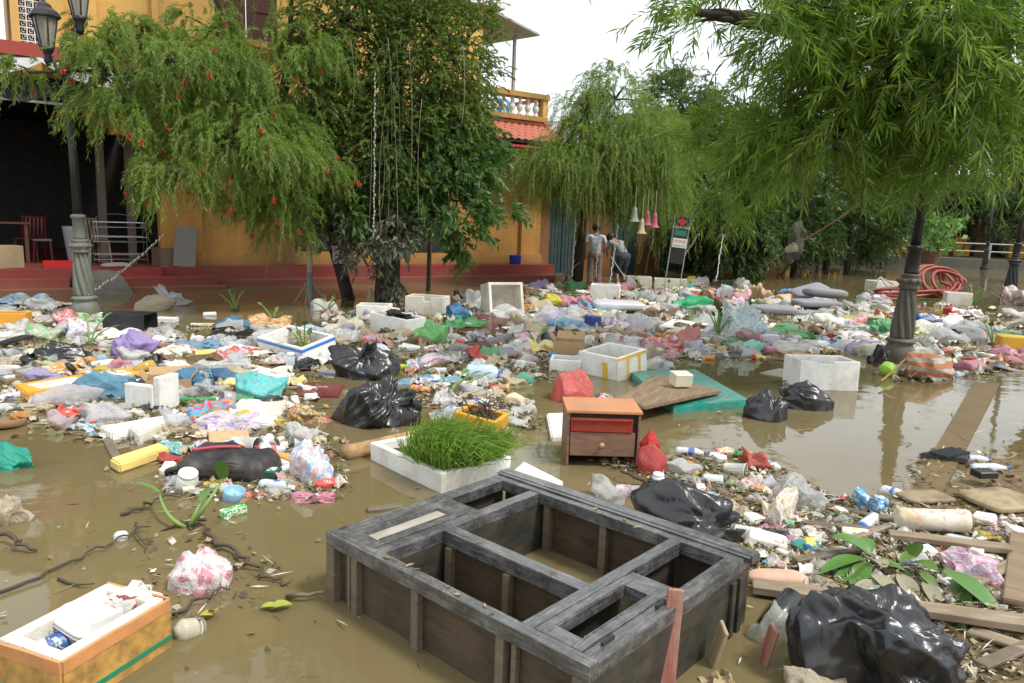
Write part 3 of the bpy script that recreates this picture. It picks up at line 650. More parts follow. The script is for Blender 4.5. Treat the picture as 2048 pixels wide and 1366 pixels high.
# big bamboo-leaved tree over the right side
bF = Vector((8.9, 11.0, 0))
weeping_tree('bamboo_leaved_tree', 'big tree with long drooping narrow leaves spreading over the black lamp post', bF, A(1985, 250, 9.8),
  [EC(1700, 200, 7.4, 1.0, .8, .65, 1.1), EC(1850, 120, 6.8, .9, .8, .7, 1.1), EC(1970, 160, 6.8, .7, .7, .6, .85), EC(1560, 250, 8.2, .7, .7, .5, .65), EC(1630, 270, 7.6, .6, .6, .30, .6), EC(1800, 225, 7.4, .75, .6, .30, .65),
   EC(1660, 60, 7.2, .7, .6, .4, .55), EC(1480, 45, 6.6, .42, .35, .14, .12), EC(1560, 20, 6.9, .5, .4, .25, .28), EC(1930, 225, 7.8, .7, .6, .25, .4), EC(1470, 300, 8.8, .6, .6, .5, .45), EC(1460, 355, 9.2, .55, .5, .35, .34), EC(1800, 30, 6.8, 1.0, .8, .5, .8),
   EC(1850, -220, 7.4, 1.9, 1.5, .9, 1.3), EC(2200, 60, 7.6, 1.2, 1.2, 1.2, .9), EC(1560, -120, 7.0, .8, .7, .35, .25), EC(2000, -520, 8.4, 2.4, 2.0, 1.2, 1.2), EC(1385, 25, 6.5, .16, .16, .08, .03), EC(1450, -200, 7.2, .9, .8, .45, .45), EC(1600, -420, 7.6, 1.2, 1.0, .8, .6), EC(1340, -430, 7.8, .9, .8, .6, .35)],
  3500, 22, .145, .016, M_BAMBOO, .85, .5, .2, per=9, updir=.25, twr=.004, shell=.3, bark=M_BARKDARK)
# darker trees standing in the water beyond
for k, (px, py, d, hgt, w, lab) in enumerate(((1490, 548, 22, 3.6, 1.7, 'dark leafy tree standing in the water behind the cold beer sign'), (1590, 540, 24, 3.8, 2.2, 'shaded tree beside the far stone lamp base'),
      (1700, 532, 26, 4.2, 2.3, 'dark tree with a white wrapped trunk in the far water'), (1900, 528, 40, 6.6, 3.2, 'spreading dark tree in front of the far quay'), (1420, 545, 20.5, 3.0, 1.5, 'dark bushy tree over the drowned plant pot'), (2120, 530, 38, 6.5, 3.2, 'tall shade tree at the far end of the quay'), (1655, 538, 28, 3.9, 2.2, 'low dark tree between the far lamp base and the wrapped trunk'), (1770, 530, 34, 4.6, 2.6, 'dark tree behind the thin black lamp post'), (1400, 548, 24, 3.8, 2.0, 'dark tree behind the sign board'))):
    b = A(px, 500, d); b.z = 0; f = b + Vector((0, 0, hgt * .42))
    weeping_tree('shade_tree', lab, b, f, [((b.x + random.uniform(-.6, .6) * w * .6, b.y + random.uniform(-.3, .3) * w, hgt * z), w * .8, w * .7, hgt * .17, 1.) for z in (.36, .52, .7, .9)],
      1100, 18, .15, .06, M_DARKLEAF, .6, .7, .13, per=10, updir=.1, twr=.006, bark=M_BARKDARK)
# far wood that closes the view
P, D = [], []
n = 26000; P = np.stack([rng.uniform(-70, 75, n), rng.uniform(58, 72, n), rng.uniform(.2, 1, n)], 1)
P[:, 2] = P[:, 2] * (6.2 + 1.6 * pn(np.stack([P[:, 0] * .11, P[:, 1] * 0, P[:, 0] * 0 + 3.3], 1)) * 1.4); wd_ = leaf_mesh('far_wood', P, rng.normal(size=(n, 3)), 1.1, .7, leafmat('far_wood_leaf', (.03, .05, .02), (.06, .09, .035)), None); tag(wd_, 'mass of trees across the river', kind='stuff')

# hanging vines and air roots on the middle tree
vt = []
for k in range(12):
    px = random.choice([random.uniform(745, 800), random.uniform(745, 800), random.uniform(690, 940)]); d = 11.75 + random.uniform(-.15, .1); t0 = random.uniform(60, 250); t1 = t0 + random.uniform(120, 330)
    a = A(px, t0, d); b = A(px + random.uniform(-12, 12), min(t1, 470), d - .05); m = (a + b) / 2 + Vector((random.uniform(-.12, .12), 0, 0)); vt.append(tube(bez(a, m, b, 8), .0045, 4))
vn = obj('hanging_vine', cat(*vt), M_TWIG, None, True); tag(vn, 'pale vines hanging down the middle street tree', 'vine')
# ------------------------------------------------------------------ makers for floating rubbish
_ico = {}
def ico(s):
    if s not in _ico:
        bm = bmesh.new(); bmesh.ops.create_icosphere(bm, subdivisions=s, radius=1); bm.verts.index_update()
        _ico[s] = (np.array([v.co[:] for v in bm.verts]), np.array([[v.index for v in f.verts] for f in bm.faces])); bm.free()
    return _ico[s]
def tri_split(V, F, amp, rg, nrm=None):
    """split every triangle in four, kicking the new edge points out or in: sharp folds as in crumpled film"""
    E_ = np.sort(np.concatenate([F[:, [0, 1]], F[:, [1, 2]], F[:, [2, 0]]]), axis=1); U_, inv = np.unique(E_, axis=0, return_inverse=True); inv = inv.ravel()
    a, b = V[U_[:, 0]], V[U_[:, 1]]; L_ = np.linalg.norm(a - b, axis=1); M_ = (a + b) / 2; d = unit(M_) if nrm is None else np.broadcast_to(np.array(nrm, float), M_.shape)
    M_ = M_ + d * (rg.normal(size=len(M_)) * amp * L_)[:, None] + rg.normal(size=M_.shape) * (amp * .3 * L_)[:, None]
    n, m = len(V), len(F); i = inv.reshape(3, m) + n; F2 = np.concatenate([np.stack([F[:, 0], i[0], i[2]], 1), np.stack([F[:, 1], i[1], i[0]], 1), np.stack([F[:, 2], i[2], i[1]], 1), np.stack([i[0], i[1], i[2]], 1)])
    return np.concatenate([V, M_]), F2
def relax(V, F, k=.5):
    E_ = np.unique(np.sort(np.concatenate([F[:, [0, 1]], F[:, [1, 2]], F[:, [2, 0]]]), axis=1), axis=0); S_ = np.zeros_like(V); c = np.zeros(len(V))
    for q in (0, 1): np.add.at(S_, E_[:, q], V[E_[:, 1 - q]]); np.add.at(c, E_[:, q], 1)
    return V + (S_ / c[:, None] - V) * k
def bag_shape(seed, s=4, knot=(.2, .1, 1), pleat=.10, crum=.15, neck=.35, sag=.2, boxy=.0, freq=1.0, peaks=2, smooth=1):
    """a tied, crumpled sack of film: unit size, settling into the water at the bottom"""
    rg = np.random.default_rng(int(seed) * 101 + 7); V, F = ico(1); V, F = V.copy(), F.copy(); q = seed * 13.7
    V = unit(V + rg.normal(size=V.shape) * .16); V = V * (1 + rg.normal(size=len(V)) * crum * .75)[:, None]
    for k_ in range(peaks):                       # corners and ears of the bag
        d = unit(rg.normal(size=(1, 3)) * [1, 1, .35] + [0, 0, .35])[0]; i = np.argmax(V @ d); V[i] *= 1 + rg.uniform(.12, .4)
    for j in range(s - 1): V, F = tri_split(V, F, crum * (1.0, .85, .6, .36, .2)[j], rg)
    for _ in range(smooth): V = relax(V, F, .45)
    if boxy: U = unit(V); V *= ((np.abs(U) ** 4).sum(1) ** (-.25) * boxy + (1 - boxy))[:, None]
    k = np.array(knot, float); k /= np.linalg.norm(k); U = unit(V); a = np.arccos(np.clip(U @ k, -1, 1)); e1 = np.cross(k, [0.3, 1, .2]); e1 /= np.linalg.norm(e1); e2 = np.cross(k, e1)
    ph = np.arctan2(U @ e2, U @ e1); wob = .25 * pn(U * 1.6 + q); cs, sn = np.cos(ph + wob), np.sin(ph + wob)
    pl = ridge(np.stack([cs * 2.4 * freq + q, sn * 2.4 * freq, a * .35 + q], 1), 2, .55) + .5 * ridge(np.stack([cs * 5 * freq + q, sn * 5 * freq, a * .5 + q + 4], 1), 1)
    f = 1 + pleat * (pl - .4) * np.exp(-(a / 1.15) ** 2) * np.clip(a / .3, .2, 1)
    if neck > 0: f *= 1 - .3 * np.exp(-(a / .4) ** 2); f += neck * np.exp(-(a / .16) ** 2)
    V = V * f[:, None]; V[:, 2] = np.where(V[:, 2] < -sag, -sag + (V[:, 2] + sag) * .15, V[:, 2])
    lo = np.percentile(V, 2, axis=0); hi = np.percentile(V, 98, axis=0); V[:, :2] -= (lo + hi)[:2] / 2; V[:, :2] *= 2.0 / (hi - lo)[:2]; V[:, 2] = np.where(V[:, 2] > 0, V[:, 2] * 1.12 / hi[2], V[:, 2])
    return V, F
_bagme = {}
def bag_mesh(seed, s=4, **kw):
    k = (seed, s, tuple(sorted(kw.items())))
    if k not in _bagme: V, F = bag_shape(seed, s, **kw); _bagme[k] = raw('bag', V, F, True)
    return _bagme[k]
def place(x0, x1, y0, y1, dr=.75, hmin=.3, hmax=1.6):
    """footprint centre, width, depth and height of a thing whose outline in the photo is this box"""
    p = G((x0 + x1) / 2, y1); dist = math.hypot(p.x, p.y); sl = math.hypot(dist, CAM_H); w = (x1 - x0) * p.y / FPX
    dep = w * dr; sa, ca_ = CAM_H / sl, dist / sl; hh = (y1 - y0) * p.y / FPX
    h = (hh - dep * sa * .5) / ca_
    h = min(max(h, hmin * w), hmax * w); dirv = Vector((p.x, p.y, 0)).normalized()
    return p + dirv * dep * .5, w, dep, h, math.atan2(-p.x, p.y)
USED = []                                   # footprints, so that small litter keeps clear of the big things
MARKS = []                                  # things litter can be described by
def reg(p, r, short=None):
    USED.append((p.x, p.y, r))
    if short: MARKS.append((p.x, p.y, r, short))
def sack(x0, x1, y0, y1, mat, label, cat_='bag', name='plastic_bag', seed=None, s=4, rz=None, dr=.75, short=None, tails=False, group=None, z=0.0, **kw):
    p, w, dep, h, face = place(x0, x1, y0, y1, dr)
    seed = seed if seed is not None else random.randint(1, 9)
    me = bag_mesh(seed, s, **kw); ob = link(name, me, mat, None, (p.x, p.y, z)); zm = .35
    ob.rotation_euler = (0, 0, (random.uniform(-.5, .5) if rz is None else rz)); ob.scale = (w / 2.1, dep / 2.1, h / 1.2); ob.location.z += h / 1.2 * .05
    tag(ob, label, cat_, group); reg(p, w * .45, short); return ob
def slab_shape(w, d, t, chip=.012, seed=0., cuts=5, bev=.012):
    vf = bbox(w, d, t, bev, 2); return jitter(sub(vf, 0) if cuts == 0 else vf, chip, 6, seed)
def quad(name, px, t, mat, label, cat_, z=0.0, short=None, chip=.0, cutn=3, tilt=None, sink=.35):
    """flat board or slab whose four top corners lie at these photo pixels"""
    pts = [G(a, b, z + t * (1 - sink)) for a, b in px]; c = sum(pts, Vector()) / len(pts)
    ang = math.atan2(pts[1].y - pts[0].y, pts[1].x - pts[0].x)
    loc = [Matrix.Rotation(-ang, 4, 'Z') @ (p - c) for p in pts]
    area = sum(loc[i].x * loc[(i + 1) % len(loc)].y - loc[(i + 1) % len(loc)].x * loc[i].y for i in range(len(loc)))
    if area < 0: loc = loc[::-1]
    bm = bmesh.new(); V, F = prism([(p.x, p.y) for p in loc], -t * sink, t * (1 - sink)); vs2 = [bm.verts.new(v) for v in V]
    for f in F: bm.faces.new([vs2[i] for i in f])
    bmesh.ops.bevel(bm, geom=bm.edges[:], offset=min(.01, t * .2), segments=2, affect='EDGES')
    if cutn: bmesh.ops.subdivide_edges(bm, edges=[e for e in bm.edges if e.calc_length() > .06], cuts=cutn, use_grid_fill=True)
    vf = bm_out(bm)
    if chip: vf = jitter(vf, chip, 7, random.uniform(0, 50))
    ob = obj(name, vf, mat, None, False, (c.x, c.y, z), (0, 0, ang)); 
    if tilt: ob.rotation_euler = (tilt[0], tilt[1], ang)
    tag(ob, label, cat_); reg(c, max((p - c).length for p in pts) * .6, short); return ob
def foam_shell(w, d, h, wall=.03, notch=None, seed=0, chip=.006):
    """open box with walls, floor and softly rounded edges"""
    iw, idp = w / 2 - wall, d / 2 - wall; a, b = w / 2, d / 2; o_ = []
    def seg(x0, x1, y0, y1, z0, z1): o_.append(mv(bbox(x1 - x0, y1 - y0, z1 - z0, .008, 2), (x0 + x1) / 2, (y0 + y1) / 2, z0))
    seg(-a, a, -b, b, 0, wall); z0 = wall - .004
    if notch:                                 # a bite out of the front wall
        n0, n1, nz = notch; seg(-a, n0 * a, -b, -idp, z0, h); seg(n1 * a, a, -b, -idp, z0, h); seg(n0 * a - .004, n1 * a + .004, -b + .001, -idp - .001, z0, h * nz)
    else: seg(-a, a, -b, -idp, z0, h)
    seg(-a, a, idp, b, z0, h); seg(-a + .0, -iw, -idp - .003, idp + .003, z0, h - .001); seg(iw, a, -idp - .003, idp + .003, z0, h - .001)
    return jitter(cat(*o_), chip, 5, seed * 3.1)
M_FOAM = foam(); M_FOAMD = foam('foam_muddy', (.70, .66, .57), .75, 3); M_CARD = paint('cardboard', (.42, .27, .14), .85, .4, 4)
M_ORFOAM = paint('ochre_tape_foam', (.72, .34, .03), .55, .3, 4, (.3, .2, .08)); M_TAPE = paint('yellow_packing_tape', (.74, .45, .06), .3, .15)
def foam_box(lab, fl, fr, depth, h, mat=None, notch=None, sink=.06, wall=.035, short=None, tilt=(0, 0), name='foam_box', parts=(), seed=None):
    """box standing in the water: fl, fr are the photo pixels of its front bottom corners"""
    a, b = G(*fl), G(*fr); w = (b - a).length; ang = math.atan2(b.y - a.y, b.x - a.x); back = Vector((-math.sin(ang), math.cos(ang), 0))
    c = (a + b) / 2 + back * depth / 2; t = thing(name, lab, 'foam box', (c.x, c.y, -sink), rot=(tilt[0], tilt[1], ang))
    obj('shell', foam_shell(w, depth, h + sink, wall, notch, seed or random.random() * 9), mat or M_FOAM, t)
    reg(c, max(w, depth) * .55, short)
    for pt in parts:
        if pt[0] == 'tape': _, side, u0, u1, v0, v1, m = pt; H_ = h + sink
        else: continue
        e = .004
        if side == 'f': vf = box(-w / 2 + u0 * w, -w / 2 + u1 * w, -depth / 2 - e, -depth / 2 - .001, H_ * v0, H_ * v1)
        elif side == 'r': vf = box(w / 2 + .001, w / 2 + e, -depth / 2 + u0 * depth, -depth / 2 + u1 * depth, H_ * v0, H_ * v1)
        elif side == 'l': vf = box(-w / 2 - e, -w / 2 - .001, -depth / 2 + u0 * depth, -depth / 2 + u1 * depth, H_ * v0, H_ * v1)
        obj('tape_strip', jitter(sub(vf, 3), .0015, 9), m, t)
    return t, w, depth, h + sink, ang
# bottles, cups, tubs
def bottle_parts(L_, r, kind):
    if kind == 'water': return [(r * .5, 0), (r * .92, .004), (r, .02), (r, L_ * .2), (r * .93, L_ * .23), (r, L_ * .26), (r, L_ * .34), (r * .93, L_ * .37), (r, L_ * .4), (r, L_ * .62), (r * .8, L_ * .74), (r * .42, L_ * .86), (r * .36, L_ * .89), (r * .36, L_ * .93)]
    if kind == 'jug': return [(r * .6, 0), (r * .97, .006), (r, .03)] + [(r * (.93 if q % 2 else 1), L_ * (.1 + .07 * q)) for q in range(9)] + [(r * .75, L_ * .82), (r * .4, L_ * .9), (r * .35, L_ * .95)]
    if kind == 'jar': return [(r * .85, 0), (r, .01), (r, L_ * .8), (r * .86, L_ * .88), (r * .86, L_ * .92)]
    if kind == 'cup': return [(r * .68, 0), (r * .7, .003), (r * .97, L_ * .95), (r * 1.03, L_ * .96), (r * 1.03, L_), (r * .96, L_), (r * .93, L_ * .94), (r * .64, .01)]
    return [(r * .96, 0), (r, .006), (r, L_ - .006), (r * .93, L_)]
_btl = {}
def bottle(px, py, L_, r, ang, kind, mat, label, name='plastic_bottle', cap=None, band=None, pitch=1.5, cat_='bottle', z=None, group=None, short=None):
    key = (round(L_, 2), round(r, 3), kind)
    if key not in _btl:
        pr = bottle_parts(L_, r, kind); V, F = lathe(pr, 18, kind not in ('cup',))
        if kind == 'cup': F = list(F) + [tuple(range(18))[::-1]]
        bt = jitter((V, F), r * .09, 14, random.uniform(0, 40)); _btl[key] = (raw('body', bt[0], bt[1], True), raw('cap', *lathe([(r * .42, L_ * .92), (r * .42, L_ * .995), (r * .36, L_)], 12), True),
             raw('label_band', *lathe([(r * 1.015, L_ * .42), (r * 1.02, L_ * .43), (r * 1.02, L_ * .6), (r * 1.015, L_ * .61)], 18, False), True), raw('lid', *lathe([(r * .9, L_ * .9), (r * .92, L_), (r * .85, L_ + .003)], 16), True))
    mb, mc, ml, md = _btl[key]; p = G(px, py); lying = pitch > .6
    t = thing(name, label, cat_, (p.x, p.y, (r * .35 if lying else -L_ * .12) if z is None else z), rot=(pitch, 0, ang) if lying else (pitch, pitch * .5, ang), group=group)
    off = (0, 0, -L_ / 2) if lying else (0, 0, 0)
    link('body', mb, mat, t, off)
    if cap and kind in ('water', 'jug'): link('cap', mc, cap, t, off)
    if cap and kind == 'jar': link('lid', md, cap, t, off)
    if band: link('label_band', ml, band, t, off)
    reg(p, L_ * .4, short); return t
# seat cushion or pillow
def cushion_shape(w, d, t, sq=4, puff=.35, seed=0., sub_=4, wr=.02):
    U, F = ico(sub_); e = 2 / sq; s = np.sign(U) * np.abs(U) ** e; n_ = np.max(np.abs(U), axis=1); V = s.copy()
    rad = np.clip(np.maximum(np.abs(V[:, 0]), np.abs(V[:, 1])), 0, 1); V[:, 2] *= (1 - puff * rad ** 3); V *= np.array([w / 2, d / 2, t / 2])
    V += (ridge(V * np.array([5, 5, 2]) + seed, 2, .5) * wr * t)[:, None] * unit(U); V[:, 2] += t / 2 + .01 * pn(V * 2.3 + seed); return V, F
def cushion(px, py, w, d, t, ang, mat, label, z=0., name='cushion', cat_='cushion', short=None, tilt=(0, 0), sq=5, puff=.35):
    p = G(px, py); V, F = cushion_shape(w, d, t, sq, puff, random.uniform(0, 50)); ob = link(name, raw(name, V, F, True), mat, None, (p.x, p.y, z), (tilt[0], tilt[1], ang))
    tag(ob, label, cat_); reg(p, w * .5, short); return ob
# crumpled sheet of film or cloth lying on the water
def sheet_shape(w, d, h, seed, n=5, ragged=.18):
    rg = np.random.default_rng(int(seed) * 31 + 3); k = 9; a = np.arange(k) / k * 6.283 + rg.normal(size=k) * .15; r = .5 * (1 + rg.normal(size=k) * .22)
    V = np.concatenate([[[0, 0, .3]], np.stack([np.cos(a) * r * .55, np.sin(a) * r * .55, rg.uniform(.1, .8, k)], 1), np.stack([np.cos(a + .2) * r, np.sin(a + .2) * r, rg.uniform(-.12, .25, k)], 1)]); F = []
    for i in range(k): j = (i + 1) % k; F += [(0, 1 + i, 1 + j), (1 + i, 1 + k + i, 1 + k + j), (1 + i, 1 + k + j, 1 + j)]
    F = np.array(F)
    for amp in (.28, .2, .12): V, F = tri_split(V, F, amp, rg, (0, 0, 1))
    V = relax(V, F, .4); V = V - [0, 0, 0]; return V * [w, d, h], F
_sheetme = {}
def sheet(x0, x1, y0, y1, mat, label, seed=None, cat_='plastic sheet', name='crumpled_sheet', h=.35, rz=None, short=None, z=.0, group=None):
    p0 = G((x0 + x1) / 2, y1); p1 = G((x0 + x1) / 2, y0); w = (x1 - x0) * p0.y / FPX; d = min(max((p1 - p0).length * .8, .45 * w), 1.4 * w)
    seed = seed if seed is not None else random.randint(1, 10)
    if seed not in _sheetme: V, F = sheet_shape(1, 1, 1, seed); _sheetme[seed] = raw('sheet', V, F, True)
    c = p0 + Vector((p0.x, p0.y, 0)).normalized() * d * .5
    ob = link(name, _sheetme[seed], mat, None, (c.x, c.y, -.005 + z), (0, 0, random.uniform(-.4, .4) if rz is None else rz)); ob.scale = (w, d, min(w, d) * h)
    tag(ob, label, cat_, group); reg(c, w * .45, short); return ob
def stick(pts, r, mat, label, cat_='stick', name='branch', z=.02, sides=6, group=None, kink=.012):
    P = []
    for a, b in zip(pts, pts[1:]):
        for k in range(5): t = k / 5; P.append((a[0] * (1 - t) + b[0] * t, a[1] * (1 - t) + b[1] * t, (a[2] if len(a) > 2 else z) * (1 - t) + (b[2] if len(b) > 2 else z) * t))
    P.append((pts[-1][0], pts[-1][1], pts[-1][2] if len(pts[-1]) > 2 else z)); W_ = [G(a, b, c) + Vector((random.gauss(0, kink), random.gauss(0, kink), random.gauss(0, kink * .4))) for a, b, c in P]
    n = len(W_); o0 = W_[0].copy(); ob = obj(name, tube([p - o0 for p in W_], [r * (.62 if name == 'branch' else 1) * (1 - .6 * i / n) for i in range(n)], sides), mat, None, True, o0); tag(ob, label, cat_, group); return ob
def plank(a, b, w, t, mat, label, z0=.0, z1=None, name='plank', cat_='plank', roll=0., short=None):
    """board from photo pixel a (height z0) to b (height z1)"""
    A_, B_ = G(*a, z0), G(*b, z0 if z1 is None else z1); v = B_ - A_; L_ = v.length; c = (A_ + B_) / 2
    vf = jitter(sub(bbox(L_, w, t, .004, 1, -t / 2), 2), .003, 6, random.uniform(0, 60)); q = v.to_track_quat('X', 'Z')
    ob = obj(name, vf, mat, None, False, c); ob.rotation_euler = (q.to_matrix() @ Matrix.Rotation(roll, 3, 'X')).to_euler(); tag(ob, label, cat_); reg(c, w, short)
    if short: MARKS.append((c.x, c.y, w, short))
    return ob
# leaves of water plants
def blade_leaf(base, d, L_, W_, n=7, bend=.5, fold=.15, round_=False):
    """one broad leaf as a strip"""
    base, d = Vector(base), Vector(d).normalized(); s = d.cross(Vector((0, 0, 1)))
    if s.length < .05: s = Vector((1, 0, 0))
    s.normalize(); up = s.cross(d); V, F = [], []
    for i in range(n + 1):
        t = i / n; wv = (math.sin(math.pi * min(1, t * .92 + .08)) ** (.55 if round_ else .85)) * W_ * (.5 if i < n else .0) * (1.0 if not round_ else (1.15 - .25 * t))
        p = base + d * L_ * t - Vector((0, 0, 1)) * bend * L_ * t * t * .5
        V += [tuple(p + s * wv + up * wv * fold), tuple(p), tuple(p - s * wv + up * wv * fold)]
    for i in range(n): a = i * 3; F += [(a, a + 1, a + 4, a + 3), (a + 1, a + 2, a + 5, a + 4)]
    return V, F
M_HY = paint('hyacinth_leaf', (.10, .22, .035), .38, .25, 6, (.2, .17, .05), .15, 30, .5); M_HYS = paint('hyacinth_stalk', (.17, .29, .07), .45, .2, 8)
M_HYD = paint('dark_hyacinth_leaf', (.045, .10, .022), .42, .35, 6, (.1, .085, .03), .15, 30, .5)
def hyacinth(px, py, stalks, label, sc=1.0, mat=None, group='water hyacinths', z=0.):
    p = G(px, py); t = thing('water_hyacinth', label, 'plant', (p.x, p.y, z), group=group)
    for (dx, dy, hh, lw, ll) in stalks:
        tip = Vector((dx, dy, hh)) * sc; mid = Vector((dx * .25, dy * .25, hh * .62)) * sc
        st = obj('stalk', tube(bez((0, 0, -.02), mid, tip, 7), [.011 * sc, .012 * sc, .011 * sc, .01 * sc, .009 * sc, .008 * sc, .007 * sc], 6), M_HYS, t, True)
        dv = (tip - mid).normalized(); d = Vector((dv.x + random.uniform(-.3, .3), dv.y + random.uniform(-.3, .3), dv.z * .7 + .2))
        obj('leaf', blade_leaf(tip, d, ll * sc, lw * sc, 7, .35, .22, True), mat or M_HY, t, True)
    obj('roots', jitter(lathe([(.02 * sc, -.05), (.07 * sc, -.01), (.05 * sc, .02), (.01 * sc, .035)], 9), .02, 20), paint('root_mat', (.05, .035, .022), .9), t, True)
    reg(p, .12 * sc); return t
def rstalks(n, spread, h, lw=.07, ll=.1):
    return [(random.uniform(-1, 1) * spread, random.uniform(-1, 1) * spread, h * random.uniform(.6, 1.15), lw * random.uniform(.8, 1.2), ll * random.uniform(.8, 1.2)) for _ in range(n)]
# ------------------------------------------------------------------ the drowned cupboard in front
CZ = .28
ck = [G(655, 1058, CZ), G(1010, 945, CZ), G(1500, 1103, CZ), G(1178, 1342, CZ)]       # left, far, right, near corners of the top frame
cc = sum(ck, Vector()) / 4; ex = ((ck[2] - ck[1]) + (ck[3] - ck[0])).normalized(); cang = math.atan2(ex.y, ex.x)
CLN = ((ck[2] - ck[1]).length + (ck[3] - ck[0]).length) / 2; CWD = ((ck[1] - ck[0]).length + (ck[2] - ck[3]).length) / 2
cab = thing('cupboard', 'dark wooden cupboard frame lying on its back half under water', 'cupboard', (cc.x, cc.y, 0), cang)
def slate(st):
    m, n, b = newmat('wet_dark_lacquer')
    x = _noise(n, 7, 10, .75); gx_ = _noise(n, 10, 6, .7, 'Object', st); mxn = n.nodes.new('ShaderNodeMath'); mxn.operation = 'MULTIPLY_ADD'; mxn.inputs[1].default_value = .45; n.links.new(gx_.outputs['Fac'], mxn.inputs[0]); sc2 = n.nodes.new('ShaderNodeMath'); sc2.operation = 'MULTIPLY'; sc2.inputs[1].default_value = .55; n.links.new(x.outputs['Fac'], sc2.inputs[0]); n.links.new(sc2.outputs[0], mxn.inputs[2])
    r = _ramp(n, mxn.outputs[0], [(.37, (.022, .021, .021)), (.47, (.06, .059, .059)), (.55, (.125, .122, .118)), (.66, (.28, .255, .22))])
    y = _noise(n, 30, 4, .7); r2 = _ramp(n, y.outputs['Fac'], [(.58, 0.), (.74, .6)])
    c = _mix(n, r2.outputs['Color'], r.outputs['Color'], (.25, .21, .15)); n.links.new(c, b.inputs['Base Color'])
    rr = _ramp(n, x.outputs['Fac'], [(.38, .14), (.62, .45)]); n.links.new(rr.outputs['Color'], b.inputs['Roughness']); b.inputs['Specular IOR Level'].default_value = .7; b.inputs['Coat Weight'].default_value = .4; b.inputs['Coat Roughness'].default_value = .25
    _bump(n, b, gx_.outputs['Fac'], .25, .006); return m
M_LACQ = slate((1, 14, 14)); M_LACQY = slate((14, 1, 14)); M_PLY = wood('wet_plywood', (.035, .024, .017), (.085, .058, .04), 3, (2, 2, 14), .5, .35, .2); M_PLYD = wood('soaked_panel', (.02, .02, .018), (.05, .05, .042), 3, (3, 3, 9), .35, .4)
M_BATTEN = wood('muddy_batten', (.10, .075, .05), (.19, .15, .10), 4, (3, 3, 12), .6, .4)
hx, hy = CLN / 2, CWD / 2
def cb(name, x0, x1, y0, y1, z0, z1, mat=None, parent=None, bev=.006):
    vf = mv(bbox(x1 - x0, y1 - y0, z1 - z0, min(bev, .0035), 2), (x0 + x1) / 2, (y0 + y1) / 2, z0); return obj(name, vf, mat or (M_LACQ if x1 - x0 > y1 - y0 else M_LACQY), parent or cab)
# local axes: +x from the left/far edge towards near/right edge; +y towards the far edge
T0, T1 = CZ - .055, CZ
fb, bb_, st_ = .045, .095, .07                    # front rail, back rail and end stile widths
cb('frame_rail', -hx, hx, -hy, -hy + fb, T0, T1); cb('frame_rail', -hx, hx, hy - bb_, hy, T0, T1 - .002)
ctop = cb('cornice', -hx - .01, hx + .02, hy - .03, hy + .03, T1 - .03, T1 + .008); cb('moulding', -hx - .01, hx + .02, hy + .031, hy + .045, T1 - .045, T1 - .006, parent=ctop)
cb('moulding', -hx - .008, hx + .018, hy - .055, hy - .036, T1 + .0005, T1 + .006, parent=ctop)
cb('frame_stile', -hx, -hx + st_, -hy + fb, hy - bb_, T0, T1 - .004); cb('frame_stile', hx - .06, hx, -hy + fb, hy - bb_, T0, T1 - .004)
xa0, xa, xb, xb1 = -.39, -.335, .338, .388        # the two dividing stiles
cb('divider', xa0, xa, -hy + fb, hy - bb_, T0 - .004, T1 - .006); cb('divider', xb, xb1, -hy + fb, hy - bb_, T0 - .004, T1 - .003)
cb('mid_rail', xa, xb, -.17, -.11, T0 - .01, T1 - .005)
cb('mid_rail', -hx + st_, xa0, .02, .083, T0, T1 - .007); cb('mid_rail', xb1, hx - .06, .025, .078, T0, T1 - .008)
def leaf_door(x0, x1, y0, y1, w_, wy):
    d_ = cb('door', x0, x0 + w_, y0, y1, T0 + .01, T1 - .0012); cb('door_stile', x1 - w_, x1, y0, y1, T0 + .01, T1 - .0012, parent=d_)
    cb('door_rail', x0 + w_, x1 - w_, y0, y0 + wy, T0 + .01, T1 - .002, parent=d_); cb('door_rail', x0 + w_, x1 - w_, y1 - wy, y1, T0 + .01, T1 - .002, parent=d_)
    cb('bead', x0 + w_ - .006, x0 + w_ - .002, y0 + wy, y1 - wy, T1 - .001, T1 + .003, parent=d_); cb('bead', x1 - w_ + .002, x1 - w_ + .006, y0 + wy, y1 - wy, T1 - .001, T1 + .003, parent=d_); return d_
dl = leaf_door(-hx + st_ + .003, xa0 - .003, -hy + fb + .003, .017, .038, .05)
cb('door_panel', -hx + st_ + .041, xa0 - .041, -hy + fb + .053, -.033, T0 + .005, T1 - .018, paint('silted_panel', (.42, .39, .32), .3, .5, 6), dl, .001)
d2 = leaf_door(xb1 + .003, hx - .063, -hy + fb + .003, .022, .04, .06)
for q in (-.40, -.10): cb('hinge', hx - .045, hx - .034, q, q + .06, T1 - .003, T1 + .009, M_VAL, d2, .002)
